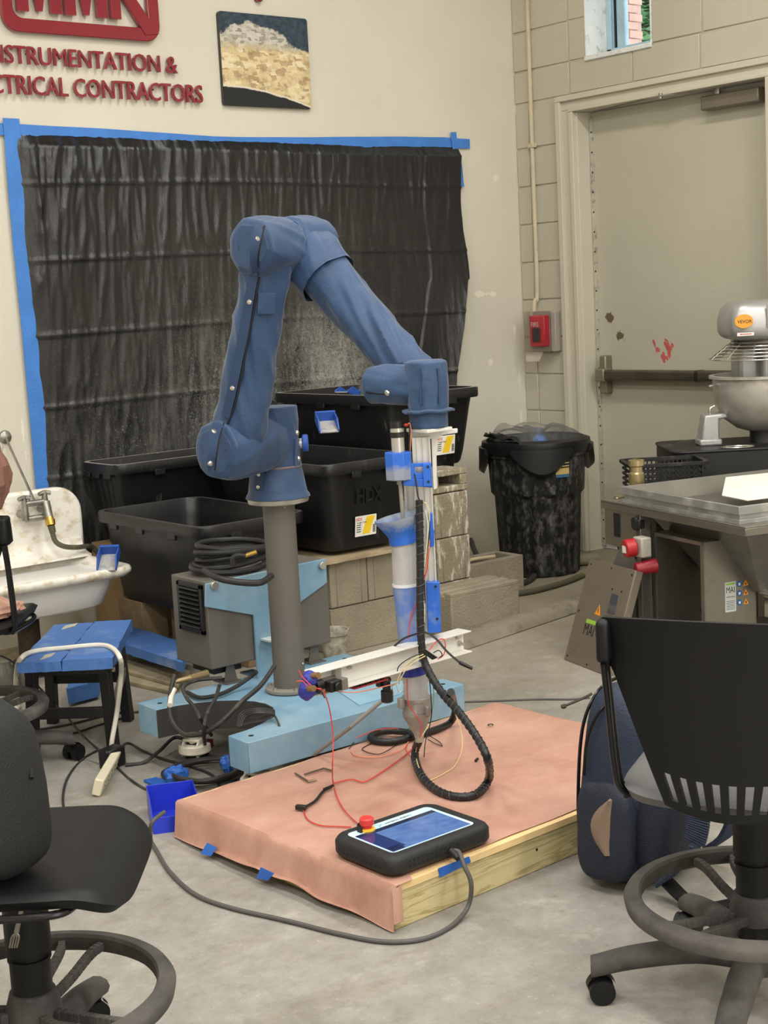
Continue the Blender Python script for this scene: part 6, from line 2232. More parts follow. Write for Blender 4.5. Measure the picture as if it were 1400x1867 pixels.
cable([(400, 1250, 0, 4.4), (392, 1275, 0, 4.3), (378, 1300, 0, 4.25), (372, 1330, 0, 4.2), (374, 1360, .04), (382, 1385)], .006, 'dark cable dropping straight down through the base arch')
cable([(340, 1262, .205), (365, 1272, .205), (400, 1266, .205), (430, 1252, .21), (455, 1235, .23), (468, 1225, .25)], .007, 'black cable lying on the deck below the controller')
# bundled thin leads on the front foot
bd = MB()
for k in range(4):
    o_ = k * 2.5
    bd.tube([fl(432 + o_, 1325, .205), fl(440 + o_, 1300 + o_, .225), fl(470, 1292 + o_, .24), fl(500, 1296 + o_, .225), fl(480, 1306 + o_, .21), fl(450, 1312 + o_, .208), fl(434, 1318 + o_, .206)], .0032, 6)
bd.tube([fl(497, 1298, .22), fl(508, 1320, .205), fl(510, 1345, .17), fl(502, 1375, .12), fl(493, 1395, .1)], .0032, 6)
tag(bd.build('lead_bundle', M_CAB), 'tied bundle of thin black leads on the front blue foot', 'cable bundle')
# big coil with blue tape on the floor
co_ = thing('cable_coil', 'coiled black cable bound with blue tape beside the robot foot', 'cable coil', tuple(fl(375, 1405, 0)))
rc = random.Random(4)
for k in range(5):
    pts = []
    c_ = fl(375, 1405, .008 + .007 * k)
    rr0 = .125 - .008 * k
    for j in range(12):
        a = 2 * PI * j / 12
        pts.append(c_ + Vector((rr0 * math.cos(a) * (1 + rc.uniform(-.06, .06)), rr0 * math.sin(a) * (1 + rc.uniform(-.06, .06)), rc.uniform(0, .006))))
    MB(world=True).tube(pts, .0065, 8, 6, closed=True).build('cable_turn', M_CAB, co_)
def bind(cx_, cy_, s_):
    return crumple('blue_tape_wrap', tuple(fl(cx_, cy_, .03)), (s_, s_ * .8, .028), TPM, 'x', 'x', cx_)
for cx_, cy_, s_ in ((322, 1413, .036), (417, 1393, .026)):
    o = bind(cx_, cy_, s_)
    del o['label'], o['category']
    inv = wmat(co_).inverted()
    o.data.transform(inv)
    o.parent = co_
on_plat('tape_scrap', ((262, 1425), (285, 1420), (308, 1428), (285, 1438)), .002, .006, TPM, None, 'flat scrap of blue tape on floor beside the cable coil', 'tape')
# blue plastic bin tray
q = fl(318, 1497, 0)
bt = thing('parts_bin', 'small royal blue plastic parts bin at the platform corner', 'parts bin', (q.x, q.y, 0), -25)
M_RBL = pm('royal_blue_plastic', (32, 52, 190), .4, coat=.2)
bx_ = MB()
w_, d_, h_, th_ = .13, .17, .085, .003
bx_.box((0, 0, .002), (w_, d_, .004))
for s_ in (-1, 1):
    bx_.prism([(-d_ / 2, 0), (d_ / 2, 0), (d_ / 2, h_), (-d_ * .1, h_), (-d_ / 2, h_ * .55)], s_ * w_ / 2 - .0015, s_ * w_ / 2 + .0015, Matrix(((0, 0, 1, 0), (1, 0, 0, 0), (0, 1, 0, 0), (0, 0, 0, 1))))
bx_.box((0, d_ / 2, h_ / 2), (w_, .003, h_))
bx_.box((0, -d_ / 2, h_ * .27), (w_, .003, h_ * .55))
bx_.build('bin_shell', M_RBL, bt, bevel=.001)
# cable coil on the controller
cc = thing('hose_coil', 'coil of black pneumatic hose resting on the grey controller', 'hose coil', (2.58, 4.10, .553))
M_HOS = pm('black_hose', (30, 30, 31), .5, var=.15, dirt=(80, 76, 70), damt=.3, dscale=14)
for k in range(5):
    pts = []
    r_ = .128 - .007 * (k % 3)
    for j in range(14):
        a = 2 * PI * j / 14
        pts.append((.0 + r_ * 1.0 * math.cos(a) + rc.uniform(-.004, .004) + .006 * k, .0 + r_ * .82 * math.sin(a) + rc.uniform(-.004, .004), .012 + .0155 * (k % 5) + .010 * math.sin(a + k * 1.3) + .008))
    MB().tube(pts, .0098, 10, 6, closed=True).build('hose_turn', M_HOS, cc)
MB(world=True).tube([dp(372, 1040, 4.3), dp(400, 1055, 4.22), dp(440, 1062, 4.2), dp(475, 1062, 4.2), dp(495, 1050, 4.25)], .0098, 10).build('hose_tail', M_HOS, cc)
MB(world=True).cyl(dp(447, 1013, 4.5), dp(468, 1006, 4.5), .007, seg=10).build('brass_end', pm('brass_end', (196, 160, 80), .3, .8), cc)
MB(world=True).tube([dp(425, 1032, 4.5), dp(425, 1018, 4.5), dp(435, 1012, 4.5), dp(448, 1013, 4.5)], .009, 10).build('hose_end', M_HOS, cc)

# ================================================================ spiral wrapped hose from the tool to the platform
M_SPI = pm('spiral_wrap_black', (24, 24, 25), .4, var=.1)
hp = [dp(764, 912, 3.92), dp(765, 960, 3.92), dp(766, 1040, 3.92), dp(766, 1120, 3.91), dp(770, 1190, 3.90), dp(782, 1225, 3.88), dp(805, 1262, 3.82), dp(838, 1300, 3.72), dp(870, 1345, 3.63), dp(889, 1385, 3.58)]
hp += [fl(891, 1420, .135), fl(868, 1448, .122), fl(830, 1452, .122), fl(795, 1440, .122), fl(769, 1415, .122), fl(757, 1385, .126), fl(758, 1365, .14), dp(764, 1350, 3.97)]
sh2 = thing('spiral_hose', 'black spiral wrapped hose looping from the tool to the nozzle', 'hose', tuple(hp[11]))
HP = spline(hp, 12)
MB(world=True).loft(HP, .0105, 12).build('hose_core', M_SPI, sh2)
sw_ = MB(world=True)
P2 = spline(hp, 60)
x = None
hel = []
acc = 0.0
for i, p in enumerate(P2):
    d = (P2[min(i + 1, len(P2) - 1)] - P2[max(i - 1, 0)]).normalized()
    x = frame_of(d)[0] if x is None else (x - d * x.dot(d)).normalized()
    y = d.cross(x)
    if i:
        acc += (p - P2[i - 1]).length
    a = acc / .022 * 2 * PI
    hel.append(p + (x * math.cos(a) + y * math.sin(a)) * .0108)
sw_.loft(hel, .0013, 4)
sw_.build('spiral_edge', pm('spiral_gap', (58, 58, 58), .5), sh2)
hp2 = [dp(822, 1262, 3.78), fl(828, 1285, .20), fl(829, 1300, .16), fl(820, 1318, .122), fl(795, 1330, .122), fl(755, 1342, .122), fl(715, 1352, .122), fl(682, 1350, .122), fl(677, 1342, .126), fl(700, 1333, .128), fl(740, 1335, .128), fl(758, 1342, .132)]
tag(MB().tube(hp2, .0105, 12, 10).build('spiral_hose', M_SPI), 'black hose coil lying on the paper behind the nozzle', 'hose')
# loose wires and bits on the paper
def wire_thing(col, pts, label, r=.0016, cat='wire'):
    P = [(fl(p[0], p[1], p[2]) if len(p) == 3 else dp(p[0], p[1], p[3])) for p in pts]
    return tag(MB().tube(P, r, 6, 8).build(col + '_wire', M_WR[col]), label, cat)
wire_thing('red', [(590, 1260, 0, 3.64), (600, 1290, 0, 3.66), (607, 1340, 0, 3.68), (606, 1400, 0, 3.66), (607, 1425, .118), (615, 1455, .114), (630, 1480, .114), (650, 1500, .115)], 'long red wire hanging from the beam end to the pendant', .0018)
wire_thing('red', [(608, 1428, .116), (640, 1421, .114), (665, 1425, .114), (700, 1405, .114), (735, 1380, .114), (755, 1362, .114), (764, 1352, .13)], 'red wire crossing the paper to the nozzle', .0018)
wire_thing('red', [(553, 1478, .113), (562, 1495, .113), (585, 1505, .113), (620, 1507, .113), (640, 1508, .113)], 'red wire from the black harness to the pendant', .0018)
wire_thing('orange', [(640, 1370, .113), (650, 1378, .113), (690, 1380, .113), (730, 1368, .113), (745, 1352, .113)], 'thin salmon wire looping on the paper left of nozzle', .0014)
wire_thing('black', [(636, 1365, .113), (655, 1345, .114), (680, 1352, .113), (660, 1366, .113), (690, 1375, .113), (720, 1360, .113), (745, 1345, .113)], 'thin dark tangled wire on the paper left of nozzle', .0013)
wire_thing('black', [(780, 1340, .118), (800, 1352, .113), (806, 1360, .113), (792, 1355, .113), (780, 1348, .115)], 'small dark wire loop on the paper right of nozzle', .0013)
wire_thing('red', [(650, 1345, .13), (690, 1330, .14), (730, 1330, .135), (745, 1345, .115), (740, 1365, .113), (752, 1385, .113)], 'thin red wire loop over the hose coil', .0013)
wire_thing('yellow', [(825, 1290, .19), (840, 1330, .15), (842, 1365, .125), (830, 1395, .113), (810, 1410, .113), (790, 1420, .113), (778, 1424, .113)], 'pale thin wire curving inside the hose loop', .0013)
wire_thing('yellow', [(783, 1320, 0, 3.95), (768, 1345, 0, 3.92), (758, 1370, .14), (762, 1395, .135), (770, 1410, .125)], 'yellow wire following the nozzle down to the hose', .0016)
hx = []
M_HEX = pm('worn_hex_key', (120, 108, 92), .4, .75)
for pts, lab in ((((538, 1410), (562, 1425), (577, 1422)), 'short worn hex key on the paper, lower one'), (((555, 1412), (590, 1401), (604, 1405)), 'longer steel hex key on the paper, upper one')):
    P = [fl(x, y, .1145) for x, y in pts]
    tag(MB().loft([P[0], P[1].lerp(P[0], .06), P[1], P[1].lerp(P[2], .15), P[2]], .0028, 6).build('hex_key', M_HEX), lab, 'hex key', 'hex keys on the paper')
hr = thing('wire_harness', 'black taped connector harness lying on the paper', 'harness', tuple(fl(575, 1455, .11)))
MB(world=True).tube([fl(607, 1432, .118), fl(590, 1442, .116), (fl(575, 1460, .116)), fl(556, 1472, .116)], .004, 8).build('harness_cable', M_MOTK, hr)
MB(world=True).box((0, 0, 0), (.03, .014, .012), Matrix.Translation(fl(549, 1472, .119)) @ RZ(-60)).build('harness_plug', M_MOTK, hr, bevel=.002)
MB(world=True).box((0, 0, 0), (.03, .006, .008), Matrix.Translation(fl(597, 1437, .119)) @ RZ(10)).build('harness_tape', M_MOTK, hr, bevel=.001)
q = fl(867, 1387, .114)
tag(MB().cyl((0, 0, 0), (.012, .004, .002), .004, seg=10).build('black_clip', M_MOTK), 'small black plastic clip on the paper inside the hose loop', 'clip').location = q
q = fl(894, 1323, .1135)
tag(MB().lathe([(.0085, 0), (.0105, .002), (.0085, .004), (.0085, 0)], 20, caps=False).build('metal_ring', M_HEX), 'small metal ring on the paper near its far edge', 'ring').location = q
# grey pipe leaning between cart and platform, thin cable on far floor
tag(MB().loft([fl(572, 1376, .11), dp(640, 1325, 4.05), dp(697, 1277, 4.1)], .006, 10).build('grey_rod', pm('dusty_grey_rod', (128, 126, 122), .6)), 'thin grey rod leaning on the blue base side', 'rod')
cable([(835, 1280), (900, 1278), (980, 1275), (1040, 1275), (1075, 1272)], .0035, 'thin grey cable on far floor from base to backpack', pm('grey_cable_jacket', (78, 76, 74), .55))
# ================================================================ mortar pump on the right
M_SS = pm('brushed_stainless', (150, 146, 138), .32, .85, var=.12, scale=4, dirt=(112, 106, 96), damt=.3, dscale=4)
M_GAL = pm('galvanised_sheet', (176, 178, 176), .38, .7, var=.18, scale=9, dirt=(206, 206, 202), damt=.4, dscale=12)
M_SSD = pm('dark_steel_plate', (96, 92, 86), .45, .6, var=.1)  # darker steel for legs, tray, fins and mixer hub
MP = (4.17, 3.905, 0)
ma = thing('mortar_pump', 'stainless mortar pump with galvanised hopper and open control cabinet', 'mortar pump', MP, -14.7)
tb_ = MB()
tb_.box2((0, -.89, .596), (.74, .0, .602))
tb_.box2((0, -.89, .570), (.004, 0, .5955))
tb_.box2((.0045, -.89, .570), (.74, -.886, .5955))
tb_.box2((.0045, -.004, .570), (.74, 0, .5955))
tb_.build('table_top', M_SS, ma, bevel=.001)
# hopper with stepped rim and sloping inner walls
HX0, HX1, HY0, HY1 = .015, .80, -.84, -.125
hp_ = MB()
def hring(z0, z1, o, i):
    hp_.ring([(HX0 - o, HY0 - o), (HX1 + o, HY0 - o), (HX1 + o, HY1 + o), (HX0 - o, HY1 + o)], [(HX0 + i, HY0 + i), (HX1 - i, HY0 + i), (HX1 - i, HY1 - i), (HX0 + i, HY1 - i)], z0, z1)
hring(.602, .618, .0, .03)
hring(.618, .636, -.008, .022)
hring(.636, .664, .004, .006)
hop = hp_.build('hopper_rim', M_GAL, ma, bevel=.001)
hw_ = MB()
c8 = [(HX0 + .006, HY0 + .006, .662), (HX1 - .006, HY0 + .006, .662), (HX1 - .006, HY1 - .006, .662), (HX0 + .006, HY1 - .006, .662),
      (.27, -.62, .30), (.54, -.62, .30), (.54, -.34, .30), (.27, -.34, .30)]
hw_.add(c8, [(0, 1, 5, 4), (1, 2, 6, 5), (2, 3, 7, 6), (3, 0, 4, 7), (4, 5, 6, 7)])
hw_.solid(.003)
hw_.build('hopper_funnel', pm('dull_hopper_steel', (138, 136, 130), .42, .75, var=.15, scale=7), ma, sharp=20)
# side skirt, bracket, frame legs
sk2 = MB()
sk2.box2((.004, -.26, .43), (.008, -.02, .572))
sk2.build('side_plate', M_SS, ma)
MB().box2((.0, -.125, .47), (.0035, -.088, .56)).build('plate_slot', pm('slot_black', (18, 18, 20), .7), ma)
br2 = MB()
br2.prism([(-.02, .30), (-.26, .24), (-.26, .36), (-.16, .44), (-.12, .44)], -.004, .0, Matrix(((0, 0, 1, .012), (1, 0, 0, 0), (0, 1, 0, 0), (0, 0, 0, 1))))
br2.build('gusset', pm('grey_painted_gusset', (108, 104, 98), .6), ma)
for x, y in ((.22, -.06), (.70, -.06), (.70, -.80), (.52, -.80)):
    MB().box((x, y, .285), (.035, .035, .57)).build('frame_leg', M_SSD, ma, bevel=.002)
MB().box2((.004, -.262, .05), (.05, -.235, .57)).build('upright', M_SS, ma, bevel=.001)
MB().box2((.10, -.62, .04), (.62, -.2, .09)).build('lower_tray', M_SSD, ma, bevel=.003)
MB().cyl((.12, -.18, .16), (.50, -.18, .16), .07, seg=24).build('pump_motor', pm('grey_motor_fins', (84, 82, 78), .5, .3), ma)
for k in range(7):
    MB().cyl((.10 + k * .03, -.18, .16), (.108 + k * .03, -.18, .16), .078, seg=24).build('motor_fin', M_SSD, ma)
# open cabinet
CXa, CXb, CYa, CYb, CZa, CZb = .06, .285, -.575, -.262, .055, .50
cb_ = MB()
prof = [(CXa, CZa), (CXb, CZa), (CXb, .37), (.185, CZb), (CXa, CZb)]
T_ = Matrix(((1, 0, 0, 0), (0, 0, 1, 0), (0, 1, 0, 0), (0, 0, 0, 1)))
cb_.prism(prof, CYa, CYa + .003, T_)
cb_.prism(prof, CYb - .003, CYb, T_)
for a, b in ((0, 1), (1, 2), (2, 3), (3, 4)):
    p, q = prof[a], prof[b]
    cb_.bar((p[0], (CYa + CYb) / 2, p[1]), (q[0], (CYa + CYb) / 2, q[1]), CYb - CYa, .003, up=(0, 0, 1) if abs(q[0] - p[0]) > .02 else (1, 0, 0))
for y0, y1 in ((CYa, CYa + .02), (CYb - .02, CYb)):
    cb_.box2((CXa - .001, y0, CZa), (CXa + .003, y1, CZb))
cb_.box2((CXa - .001, CYa, CZb - .012), (CXa + .003, CYb, CZb))
cab = cb_.build('cabinet_shell', M_SS, ma, sharp=20)
MB().box2((.13, CYa + .012, .30), (.20, CYa + .065, .42)).build('relay_box', pm('cream_relay_box', (206, 186, 168), .5), cab, bevel=.003)
MB().box2((.135, CYa + .006, .10), (.15, CYa + .03, .30)).build('cable_duct', pm('cream_relay_box', (206, 186, 168), .5), cab)
for k in range(4):
    MB().tube([(.13, CYa + .03, .30 - .01 * k), (.10, CYa + .05 + .01 * k, .24), (.12, CYa + .03, .17 - .01 * k), (.16, CYa + .06, .12), (.14, CYa + .10 + .02 * k, .09)], .003, 6).build('cabinet_wire', M_WR['black'], cab)
wn_ = MB()
for k in range(5):
    wn_.cyl((CXa + .04 + .01 * k, CYb - .08 - .03 * k, CZa + .012), (CXa + .055 + .01 * k, CYb - .085 - .03 * k, CZa + .014), .006, seg=6)
wn_.build('loose_nuts', M_SNAP, cab)['kind'] = 'stuff'
# stickers on the cabinet side (looks to local -Y)
SF = TR(0, CYa - .0006, 0) @ MYN
st2 = MB().prism([(.148, .235), (.196, .235), (.196, .345), (.148, .345)], 0, .0008, SF).build('maker_sticker', pm('sticker_silver', (196, 200, 196), .5), cab)
MB().prism([(.152, .334), (.192, .334), (.192, .341), (.152, .341)], .0008, .0012, SF).build('sticker_bar', pm('sticker_green', (150, 190, 70), .5), st2)
vs, fs = letters('MAI', .036, .022, .0003, .0)
mm_ = MB().add(vs, fs, SF @ TR(.154, .305, .0012))
vs, fs = letters('www.mai.at', .038, .006, .0003, .004)
mm_.add(vs, fs, SF @ TR(.153, .288, .0012))
for k in range(6):
    mm_.prism([(.153, .244 + k * .006), (.190, .244 + k * .006), (.190, .2455 + k * .006), (.153, .2455 + k * .006)], .001, .0013, SF)
mm_.build('sticker_print', M_PRINTK, st2)
M_SBL = pm('safety_blue', (38, 96, 170), .5)
M_SYE = pm('safety_yellow', (230, 150, 40), .5)
for k in range(3):
    zc_ = .332 - k * .034
    c_ = MB().prism([(.212 + .011 * math.cos(a), zc_ + .011 * math.sin(a)) for a in [j * PI / 10 for j in range(20)]], 0, .0008, SF).build('safety_disc', M_SBL, cab)
    MB().prism([(.209, zc_ - .005), (.215, zc_ - .005), (.217, zc_ + .004), (.207, zc_ + .004)], .0008, .0012, SF).build('disc_symbol', M_PRINTW, c_)
    t_ = MB().prism([(.228, zc_ - .009), (.252, zc_ - .009), (.240, zc_ + .012)], 0, .0008, SF).build('warning_triangle', M_SYE, cab)
    MB().prism([(.236, zc_ - .005), (.244, zc_ - .005), (.240, zc_ + .004)], .0008, .0012, SF).build('triangle_symbol', M_PRINTK, t_)
# mains inlet sockets
def on_x(px, py, x0):
    I_ = wmat(ma).inverted()
    o_, d_ = I_ @ EYE, I_.to_3x3() @ ray(px, py)
    return o_ + d_ * ((x0 - o_.x) / d_.x)
for (px, py, r_, nm_) in ((1160, 997, .034, 'inlet_socket'), (1172, 1036, .022, 'inlet_plug')):
    q = on_x(px, py, -.03)
    if nm_ == 'inlet_socket':
        MB().box((-.012, q.y - .012, q.z), (.045, .06, .075)).build('socket_body', pm('pale_socket', (176, 170, 158), .5), ma, bevel=.006)
        ic = MB().cyl((-.075, q.y + .010, q.z - .004), (-.035, q.y + .002, q.z), r_, seg=28).build('socket_cap', pm('socket_red', (176, 30, 38), .4), ma, bevel=.004)
        MB().box((-.076, q.y + .010, q.z - .006), (.004, .024, .026)).build('socket_label', M_PRINTW, ic)
    else:
        MB().cyl((-.05, q.y + .02, q.z - .004), (.03, q.y, q.z + .004), r_, r_ + .006, seg=22).build('red_plug', pm('plug_red', (150, 24, 38), .4), ma, bevel=.003)
kb2 = MB()
q = on_x(1158, 955, .0)
kb2.box((.012, q.y, q.z), (.03, .055, .04), None)
kb2.box((.0, q.y, q.z), (.012, .03, .05), rotm('X', 0))
kb2.build('rotary_switch', M_MOTK, ma, bevel=.006)
wt = MB().cyl((.29, -.60, .30), (.29, -.68, .30), .012, seg=12).cyl((.31, -.60, .28), (.31, -.66, .28), .010, seg=12)
wt.build('wing_clamp', M_SNAP, ma)
MB(world=True).tube([dp(1140, 945, 5.72), dp(1132, 960, 5.72), dp(1128, 985, 5.72), dp(1135, 1010, 5.70), dp(1150, 1020, 5.66)], .011, 10).build('pump_cable', M_CAB, ma)
# ---- removed front cover leaning on the pump
pa_ = math.radians(19)
BLp = Vector((3.964, 3.931, 0.0))
PX = Vector((math.sin(math.radians(14.7)) * -1, -math.cos(math.radians(14.7)), 0))          # along the bottom edge
PXl = Vector((math.cos(math.radians(-14.7)), math.sin(math.radians(-14.7)), 0))
PY = math.sin(pa_) * PXl + math.cos(pa_) * Vector((0, 0, 1))
PZ = PX.cross(PY)
MPn = Matrix.Translation(BLp) @ Matrix((PX, PY, PZ)).transposed().to_4x4()
pv_ = bpy.data.objects.new('pump_cover', None)
COL.objects.link(pv_)
pv_.matrix_world = MPn
WMX[pv_.name] = MPn
tag(pv_, 'removed stainless cover panel leaning against the mortar pump', 'cover panel')
Wp, Hp = .315, .405
M_COV = pm('satin_cover_steel', (142, 132, 120), .4, .6, var=.06, scale=3)
cvm = MB()
cvm.box2((0, .002, -.004), (Wp, Hp, 0))
cvm.box2((0, .002, -.035), (.003, Hp, -.004))
cvm.box2((Wp - .003, .002, -.035), (Wp, Hp, -.004))
cvm.box2((0, Hp - .003, -.035), (Wp, Hp, -.004))
cvm.build('cover_sheet', M_COV, pv_, bevel=.001)
MB().prism([(.205, .225), (.255, .225), (.255, .300), (.205, .300)], 0, .002).build('cover_window', pm('smoked_window', (74, 78, 84), .15, coat=.8), pv_, bevel=.001)
wtx = MB().prism([(.125, .205), (.165, .205), (.145, .245)], 0, .0008).build('warning_triangle', M_SYE, pv_)
MB().prism([(.143, .211), (.149, .222), (.145, .222), (.147, .236), (.140, .222), (.144, .222)], .0008, .0012).build('triangle_symbol', M_PRINTK, wtx)
MB().prism([(.085, .165), (.150, .165), (.150, .180), (.085, .180)], 0, .0008).build('logo_bar', pm('sticker_green', (150, 190, 70), .5), pv_)
vs, fs = letters('MAI', .068, .042, .0006, .0)
MB().add(vs, fs, TR(.083, .120, .0003)).build('logo_lettering', M_PRINTK, pv_)
lbx = MB()
lbx.ring([(.02, .035), (.075, .035), (.075, .08), (.02, .08)], [(.022, .037), (.073, .037), (.073, .078), (.022, .078)], 0, .0006)
for k in range(3):
    lbx.prism([(.045, .045 + k * .01), (.068, .045 + k * .01), (.068, .048 + k * .01), (.045, .048 + k * .01)], 0, .0006)
lbx.prism([(.026, .048), (.038, .048), (.032, .066)], 0, .0006)
lbx.build('rating_plate', pm('plate_ink', (96, 92, 86), .5), pv_)
scw = MB()
for x, y in ((.018, .02), (.018, .2), (.018, .385), (.16, .39), (.30, .385), (.298, .2), (.2, .315), (.262, .315), (.2, .21), (.262, .21), (.16, .015)):
    scw.cyl((x, y, 0), (x, y, .0015), .004, seg=10)
scw.build('cover_screws', M_SCREW, pv_)['kind'] = 'stuff'

# ---- things on the pump
q = fl(1170, 885, .602)
q = Vector((4.33, 3.79, .603))
q = wmat(ma) @ Vector((.11, -.055, .603))
q = fl(1168, 886, .603)
q = wmat(ma) @ Vector((.125, -.065, .6025))
bf_ = thing('brass_fitting', 'brass hose fitting standing on the pump table corner', 'fitting', tuple(q))
bf_.scale = (1.25, 1.25, 1.85)
M_BRS = pm('worn_brass', (186, 168, 128), .3, .85)
MB().prism([(.030 * math.cos(a), .030 * math.sin(a)) for a in [k * PI / 3 for k in range(6)]], 0, .026).build('hex_nut', M_BRS, bf_, bevel=.002)
MB().lathe([(.022, .026), (.024, .036), (.024, .052), (.019, .056), (.019, .066), (.025, .069), (.025, .080), (.015, .082), (.015, .06)], 28).build('coupling_neck', M_BRS, bf_)
q = fl(1125, 908, .603)
ky = MB()
for k, (a, L_) in enumerate(((10, .05), (-25, .045), (40, .04))):
    ky.box((L_ / 2, 0, .002 + k * .002), (L_, .012, .0018), RZ(a))
ky.lathe([(.012, 0), (.014, .002), (.012, .004), (.012, 0)], 18, caps=False)
o = ky.build('key_bunch', M_BRS)
o.location = (q.x, q.y, .603)
tag(o, 'bunch of keys lying on the pump table left end', 'keys')
P = [fl(x, y, .668) for x, y in ((1323, 870), (1420, 860), (1420, 905), (1362, 912), (1316, 903))]
tag(MB().prism([(p.x, p.y) for p in P], .6655, .668).build('paper_sheet', pm('white_paper', (236, 232, 222), .7)), 'white paper sheet lying across the hopper rim', 'paper')

# ---- black plastic cart with planetary mixer behind the pump
DM = 6.45
q = dp(1390, 812, DM)
ct = thing('tool_cart', 'black plastic tool cart standing behind the pump by the door', 'cart', (q.x + .06, q.y + .02, 0), -38.4)
ZC = .70
M_CRT = pm('dusty_black_cart', (24, 24, 25), .5, var=.2, dirt=(86, 82, 74), damt=.36, dscale=7)
MB().prism(rrect(-.46, -.22, .34, .26, .06, 6), ZC - .012, ZC).build('cart_top', M_CRT, ct, bevel=.005)
cb3 = MB()
cb3.ring(rrect(-.455, -.215, .335, .255, .06, 6), rrect(-.435, -.195, .315, .235, .05, 6), ZC - .20, ZC - .011)
cb3.build('cart_tray', M_CRT, ct, bevel=.003)
for x in (-.41, .29):
    for y in (-.17, .21):
        MB().box((x, y, .25), (.04, .04, .5)).build('cart_leg', M_CRT, ct, bevel=.004)
MB().box2((-.44, -.2, .12), (.32, .24, .15)).build('cart_shelf', M_CRT, ct, bevel=.004)
mx = thing('stand_mixer', 'steel planetary stand mixer with bowl and wire guard on the cart', 'mixer', (q.x + .04, q.y + .03, ZC), -38.4)
M_MXS = pm('cast_silver_paint', (176, 176, 174), .38, .55, var=.1, dirt=(140, 136, 128), damt=.3, dscale=9)
M_MXB = pm('stained_steel_bowl', (190, 186, 176), .42, .45, var=.18, scale=7, dirt=(128, 122, 112), damt=.38, dscale=6)
def mz(px, py):
    return (wmat(mx).inverted() @ dp(px, py, DM))
ftz = MB()
ftz.prism([(-.285, .02), (-.20, .02), (-.20, .115), (.05, .14), (.05, .16), (-.20, .14), (-.265, .135)], -.05, .05, rotm('X', 90))
ftz.box2((-.29, -.055, 0), (-.19, .055, .03))
ftz.prism([(.18, .02), (.26, .02), (.26, .12), (.0, .15), (.0, .12), (.18, .09)], -.05, .05, rotm('X', 90))
ftz.box2((.17, -.055, 0), (.27, .055, .03))
ftz.build('mixer_foot', M_MXS, mx, bevel=.008)
RB = .225
bz0 = mz(1370, 787).z
bw_ = MB()
prof = [(.06, bz0), (.11, bz0 + .015), (.17, bz0 + .06), (.205, bz0 + .13), (.212, bz0 + .20), (.213, bz0 + .235), (.228, bz0 + .238), (.228, bz0 + .250), (.208, bz0 + .250), (.205, bz0 + .2), (.16, bz0 + .06), (.1, bz0 + .02), (.001, bz0 + .015)]
bw_.lathe(prof, 56)
bwl = bw_.build('mixing_bowl', M_MXB, mx, sharp=50)
MB().cyl((0, 0, bz0 - .06), (0, 0, bz0 + .005), .055, seg=24).build('bowl_pedestal', M_CRT, mx)
MB().tube([(-.215, -.02, bz0 + .12), (-.235, -.025, bz0 + .11), (-.235, -.025, bz0 + .085), (-.212, -.02, bz0 + .075)], .005, 8).build('bowl_handle', M_SNAP, bwl)
MB().cyl((-.208, -.04, bz0 + .215), (-.245, -.05, bz0 + .208), .006, seg=8).build('bowl_pin', M_SNAP, bwl)
# column, head, guard
zg0, zg1 = mz(1300, 657).z, mz(1330, 626).z
zh0, zh1 = mz(1325, 622).z, mz(1370, 547).z
MB().box2((-.085, .06, bz0 + .15), (.10, .22, zh0 + .03)).build('mixer_column', M_MXS, mx, bevel=.02)
hd_ = MB()
def head(u, v):
    a, b = 2 * PI * u - PI, PI * v - PI / 2
    x, y, z = sq(.28, b) * sq(.35, a), sq(.28, b) * sqs(.35, a), sqs(.5, b)
    s_ = 1 - .10 * max(0, z)
    return (.03 + x * .20 * s_, -.0 + y * .17 * s_, (zh0 + zh1) / 2 + z * (zh1 - zh0) / 2)
hd_.grid(48, 24, head)
head_o = hd_.build('mixer_head', M_MXS, mx, sharp=60, weld=True)
MB().cyl((0, 0, zg1 - .03), (0, 0, zh0 + .02), .12, seg=36).build('planetary_hub', M_SSD, mx)
MB().cyl((.02, 0, bz0 + .1), (.02, 0, zg1), .02, seg=16).build('beater_shaft', M_MXS, mx)
gd = MB()
for k in range(6):
    u = k / 5
    r_, z_ = .13 + .095 * u ** .9, zg1 - (zg1 - zg0) * u
    gd.loft([(r_ * math.cos(2 * PI * j / 40), r_ * math.sin(2 * PI * j / 40), z_) for j in range(40)], .0028, 6, closed=True)
for j in range(12):
    a = 2 * PI * j / 12 + .1
    gd.loft([((.13 + .095 * u ** .9) * math.cos(a), (.13 + .095 * u ** .9) * math.sin(a), zg1 - (zg1 - zg0) * u) for u in (0, .25, .5, .75, 1)], .0028, 6)
gd.build('wire_guard', M_SNAP, mx)
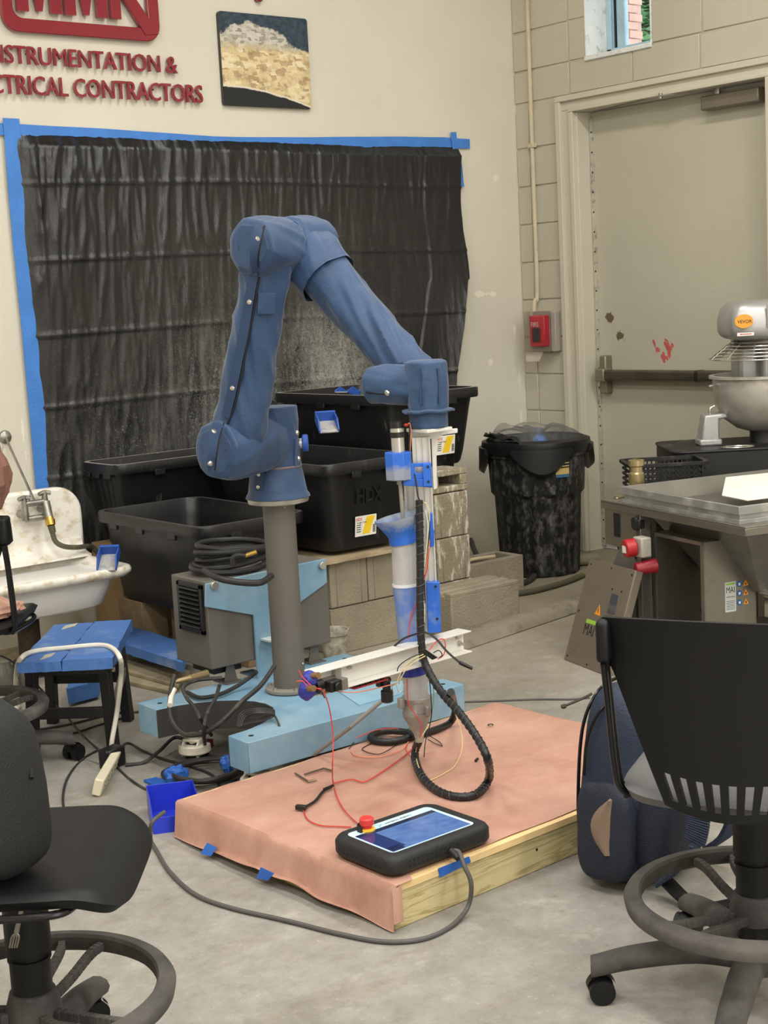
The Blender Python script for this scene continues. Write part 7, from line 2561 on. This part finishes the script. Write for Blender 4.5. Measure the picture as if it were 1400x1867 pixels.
# badge, arrow and switch on the head front
fyh = -.172
MF = TR(0, fyh, 0) @ MYN
bx0 = mz(1343, 585)
bg = MB().prism([(bx0.x + .040 * math.cos(a), bx0.z + .030 * math.sin(a)) for a in [k * PI / 14 for k in range(28)]], 0, .004, MF).build('maker_badge', pm('badge_orange', (232, 160, 44), .4), head_o, bevel=.0008)
vs, fs = letters('VEVOR', .062, .014, .0006, .004)
MB().add(vs, fs, MF @ TR(bx0.x - .029, bx0.z - .008, .0042)).build('badge_lettering', M_PRINTK, bg)
ax0 = mz(1346, 608)
al_ = MB().prism([(ax0.x - .036, ax0.z - .007), (ax0.x + .036, ax0.z - .007), (ax0.x + .036, ax0.z + .007), (ax0.x - .036, ax0.z + .007)], 0, .002, MF).build('arrow_label', M_PRINTW, head_o)
MB().prism([(ax0.x - .026, ax0.z), (ax0.x - .018, ax0.z - .004), (ax0.x - .018, ax0.z - .0015), (ax0.x + .026, ax0.z - .0015), (ax0.x + .026, ax0.z + .0015), (ax0.x - .018, ax0.z + .0015), (ax0.x - .018, ax0.z + .004)], .002, .0026, MF).build('arrow_print', M_PRINTR, al_)
sx0 = mz(1396, 575)
sp_ = MB().prism([(sx0.x - .03, sx0.z - .05), (sx0.x + .06, sx0.z - .05), (sx0.x + .06, sx0.z + .05), (sx0.x - .03, sx0.z + .05)], 0, .008, MF).build('switch_plate', pm('grey_switch_plate', (150, 146, 142), .4), head_o, bevel=.003)
MB().prism([(sx0.x - .015, sx0.z + .016), (sx0.x + .05, sx0.z + .016), (sx0.x + .05, sx0.z + .046), (sx0.x - .015, sx0.z + .046)], .008, .009, MF).build('caution_sticker', M_PRINTY, sp_)
MB().prism([(sx0.x - .01, sx0.z - .03), (sx0.x + .05, sx0.z - .03), (sx0.x + .05, sx0.z + .005), (sx0.x - .01, sx0.z + .005)], .008, .011, MF).build('switch_rocker', M_MOTK, sp_)
# wire loop and rag on the cart
q = dp(1345, 812, DM - .12)
wl = MB().loft([(.07 * math.cos(2 * PI * j / 24), .035 * math.sin(2 * PI * j / 24), .004) for j in range(24)], .003, 6, closed=True).build('wire_loop', M_SNAP)
wl.location = (q.x, q.y, ZC)
wl.rotation_euler = (0, 0, -.67)
tag(wl, 'steel wire loop lying on the cart beside the mixer foot', 'wire loop')
# black lattice crate between pump and cart
q = dp(1212, 870, 6.1)
cr_ = thing('lattice_crate', 'black lattice plastic crate behind the brass fitting', 'crate', (q.x + .05, q.y + .05, 0), -38.4)
zt_ = dp(1215, 842, 6.1).z
lm = MB()
for z in [zt_ - .012 - .022 * k for k in range(12)]:
    lm.ring(rrect(-.16, -.12, .16, .12, .03, 3), rrect(-.152, -.112, .152, .112, .026, 3), z - .004, z + .004)
for k in range(16):
    for s_ in (-1, 1):
        lm.box((-.14 + k * .0187, s_ * .117, zt_ - .13), (.006, .006, .25))
lm.box((0, 0, zt_ / 2 - .13), (.30, .22, zt_ - .26 if zt_ > .3 else .02))
lm.ring(rrect(-.17, -.13, .17, .13, .035, 3), rrect(-.15, -.11, .15, .11, .026, 3), zt_ - .012, zt_)
lm.build('crate_lattice', M_CRT, cr_)
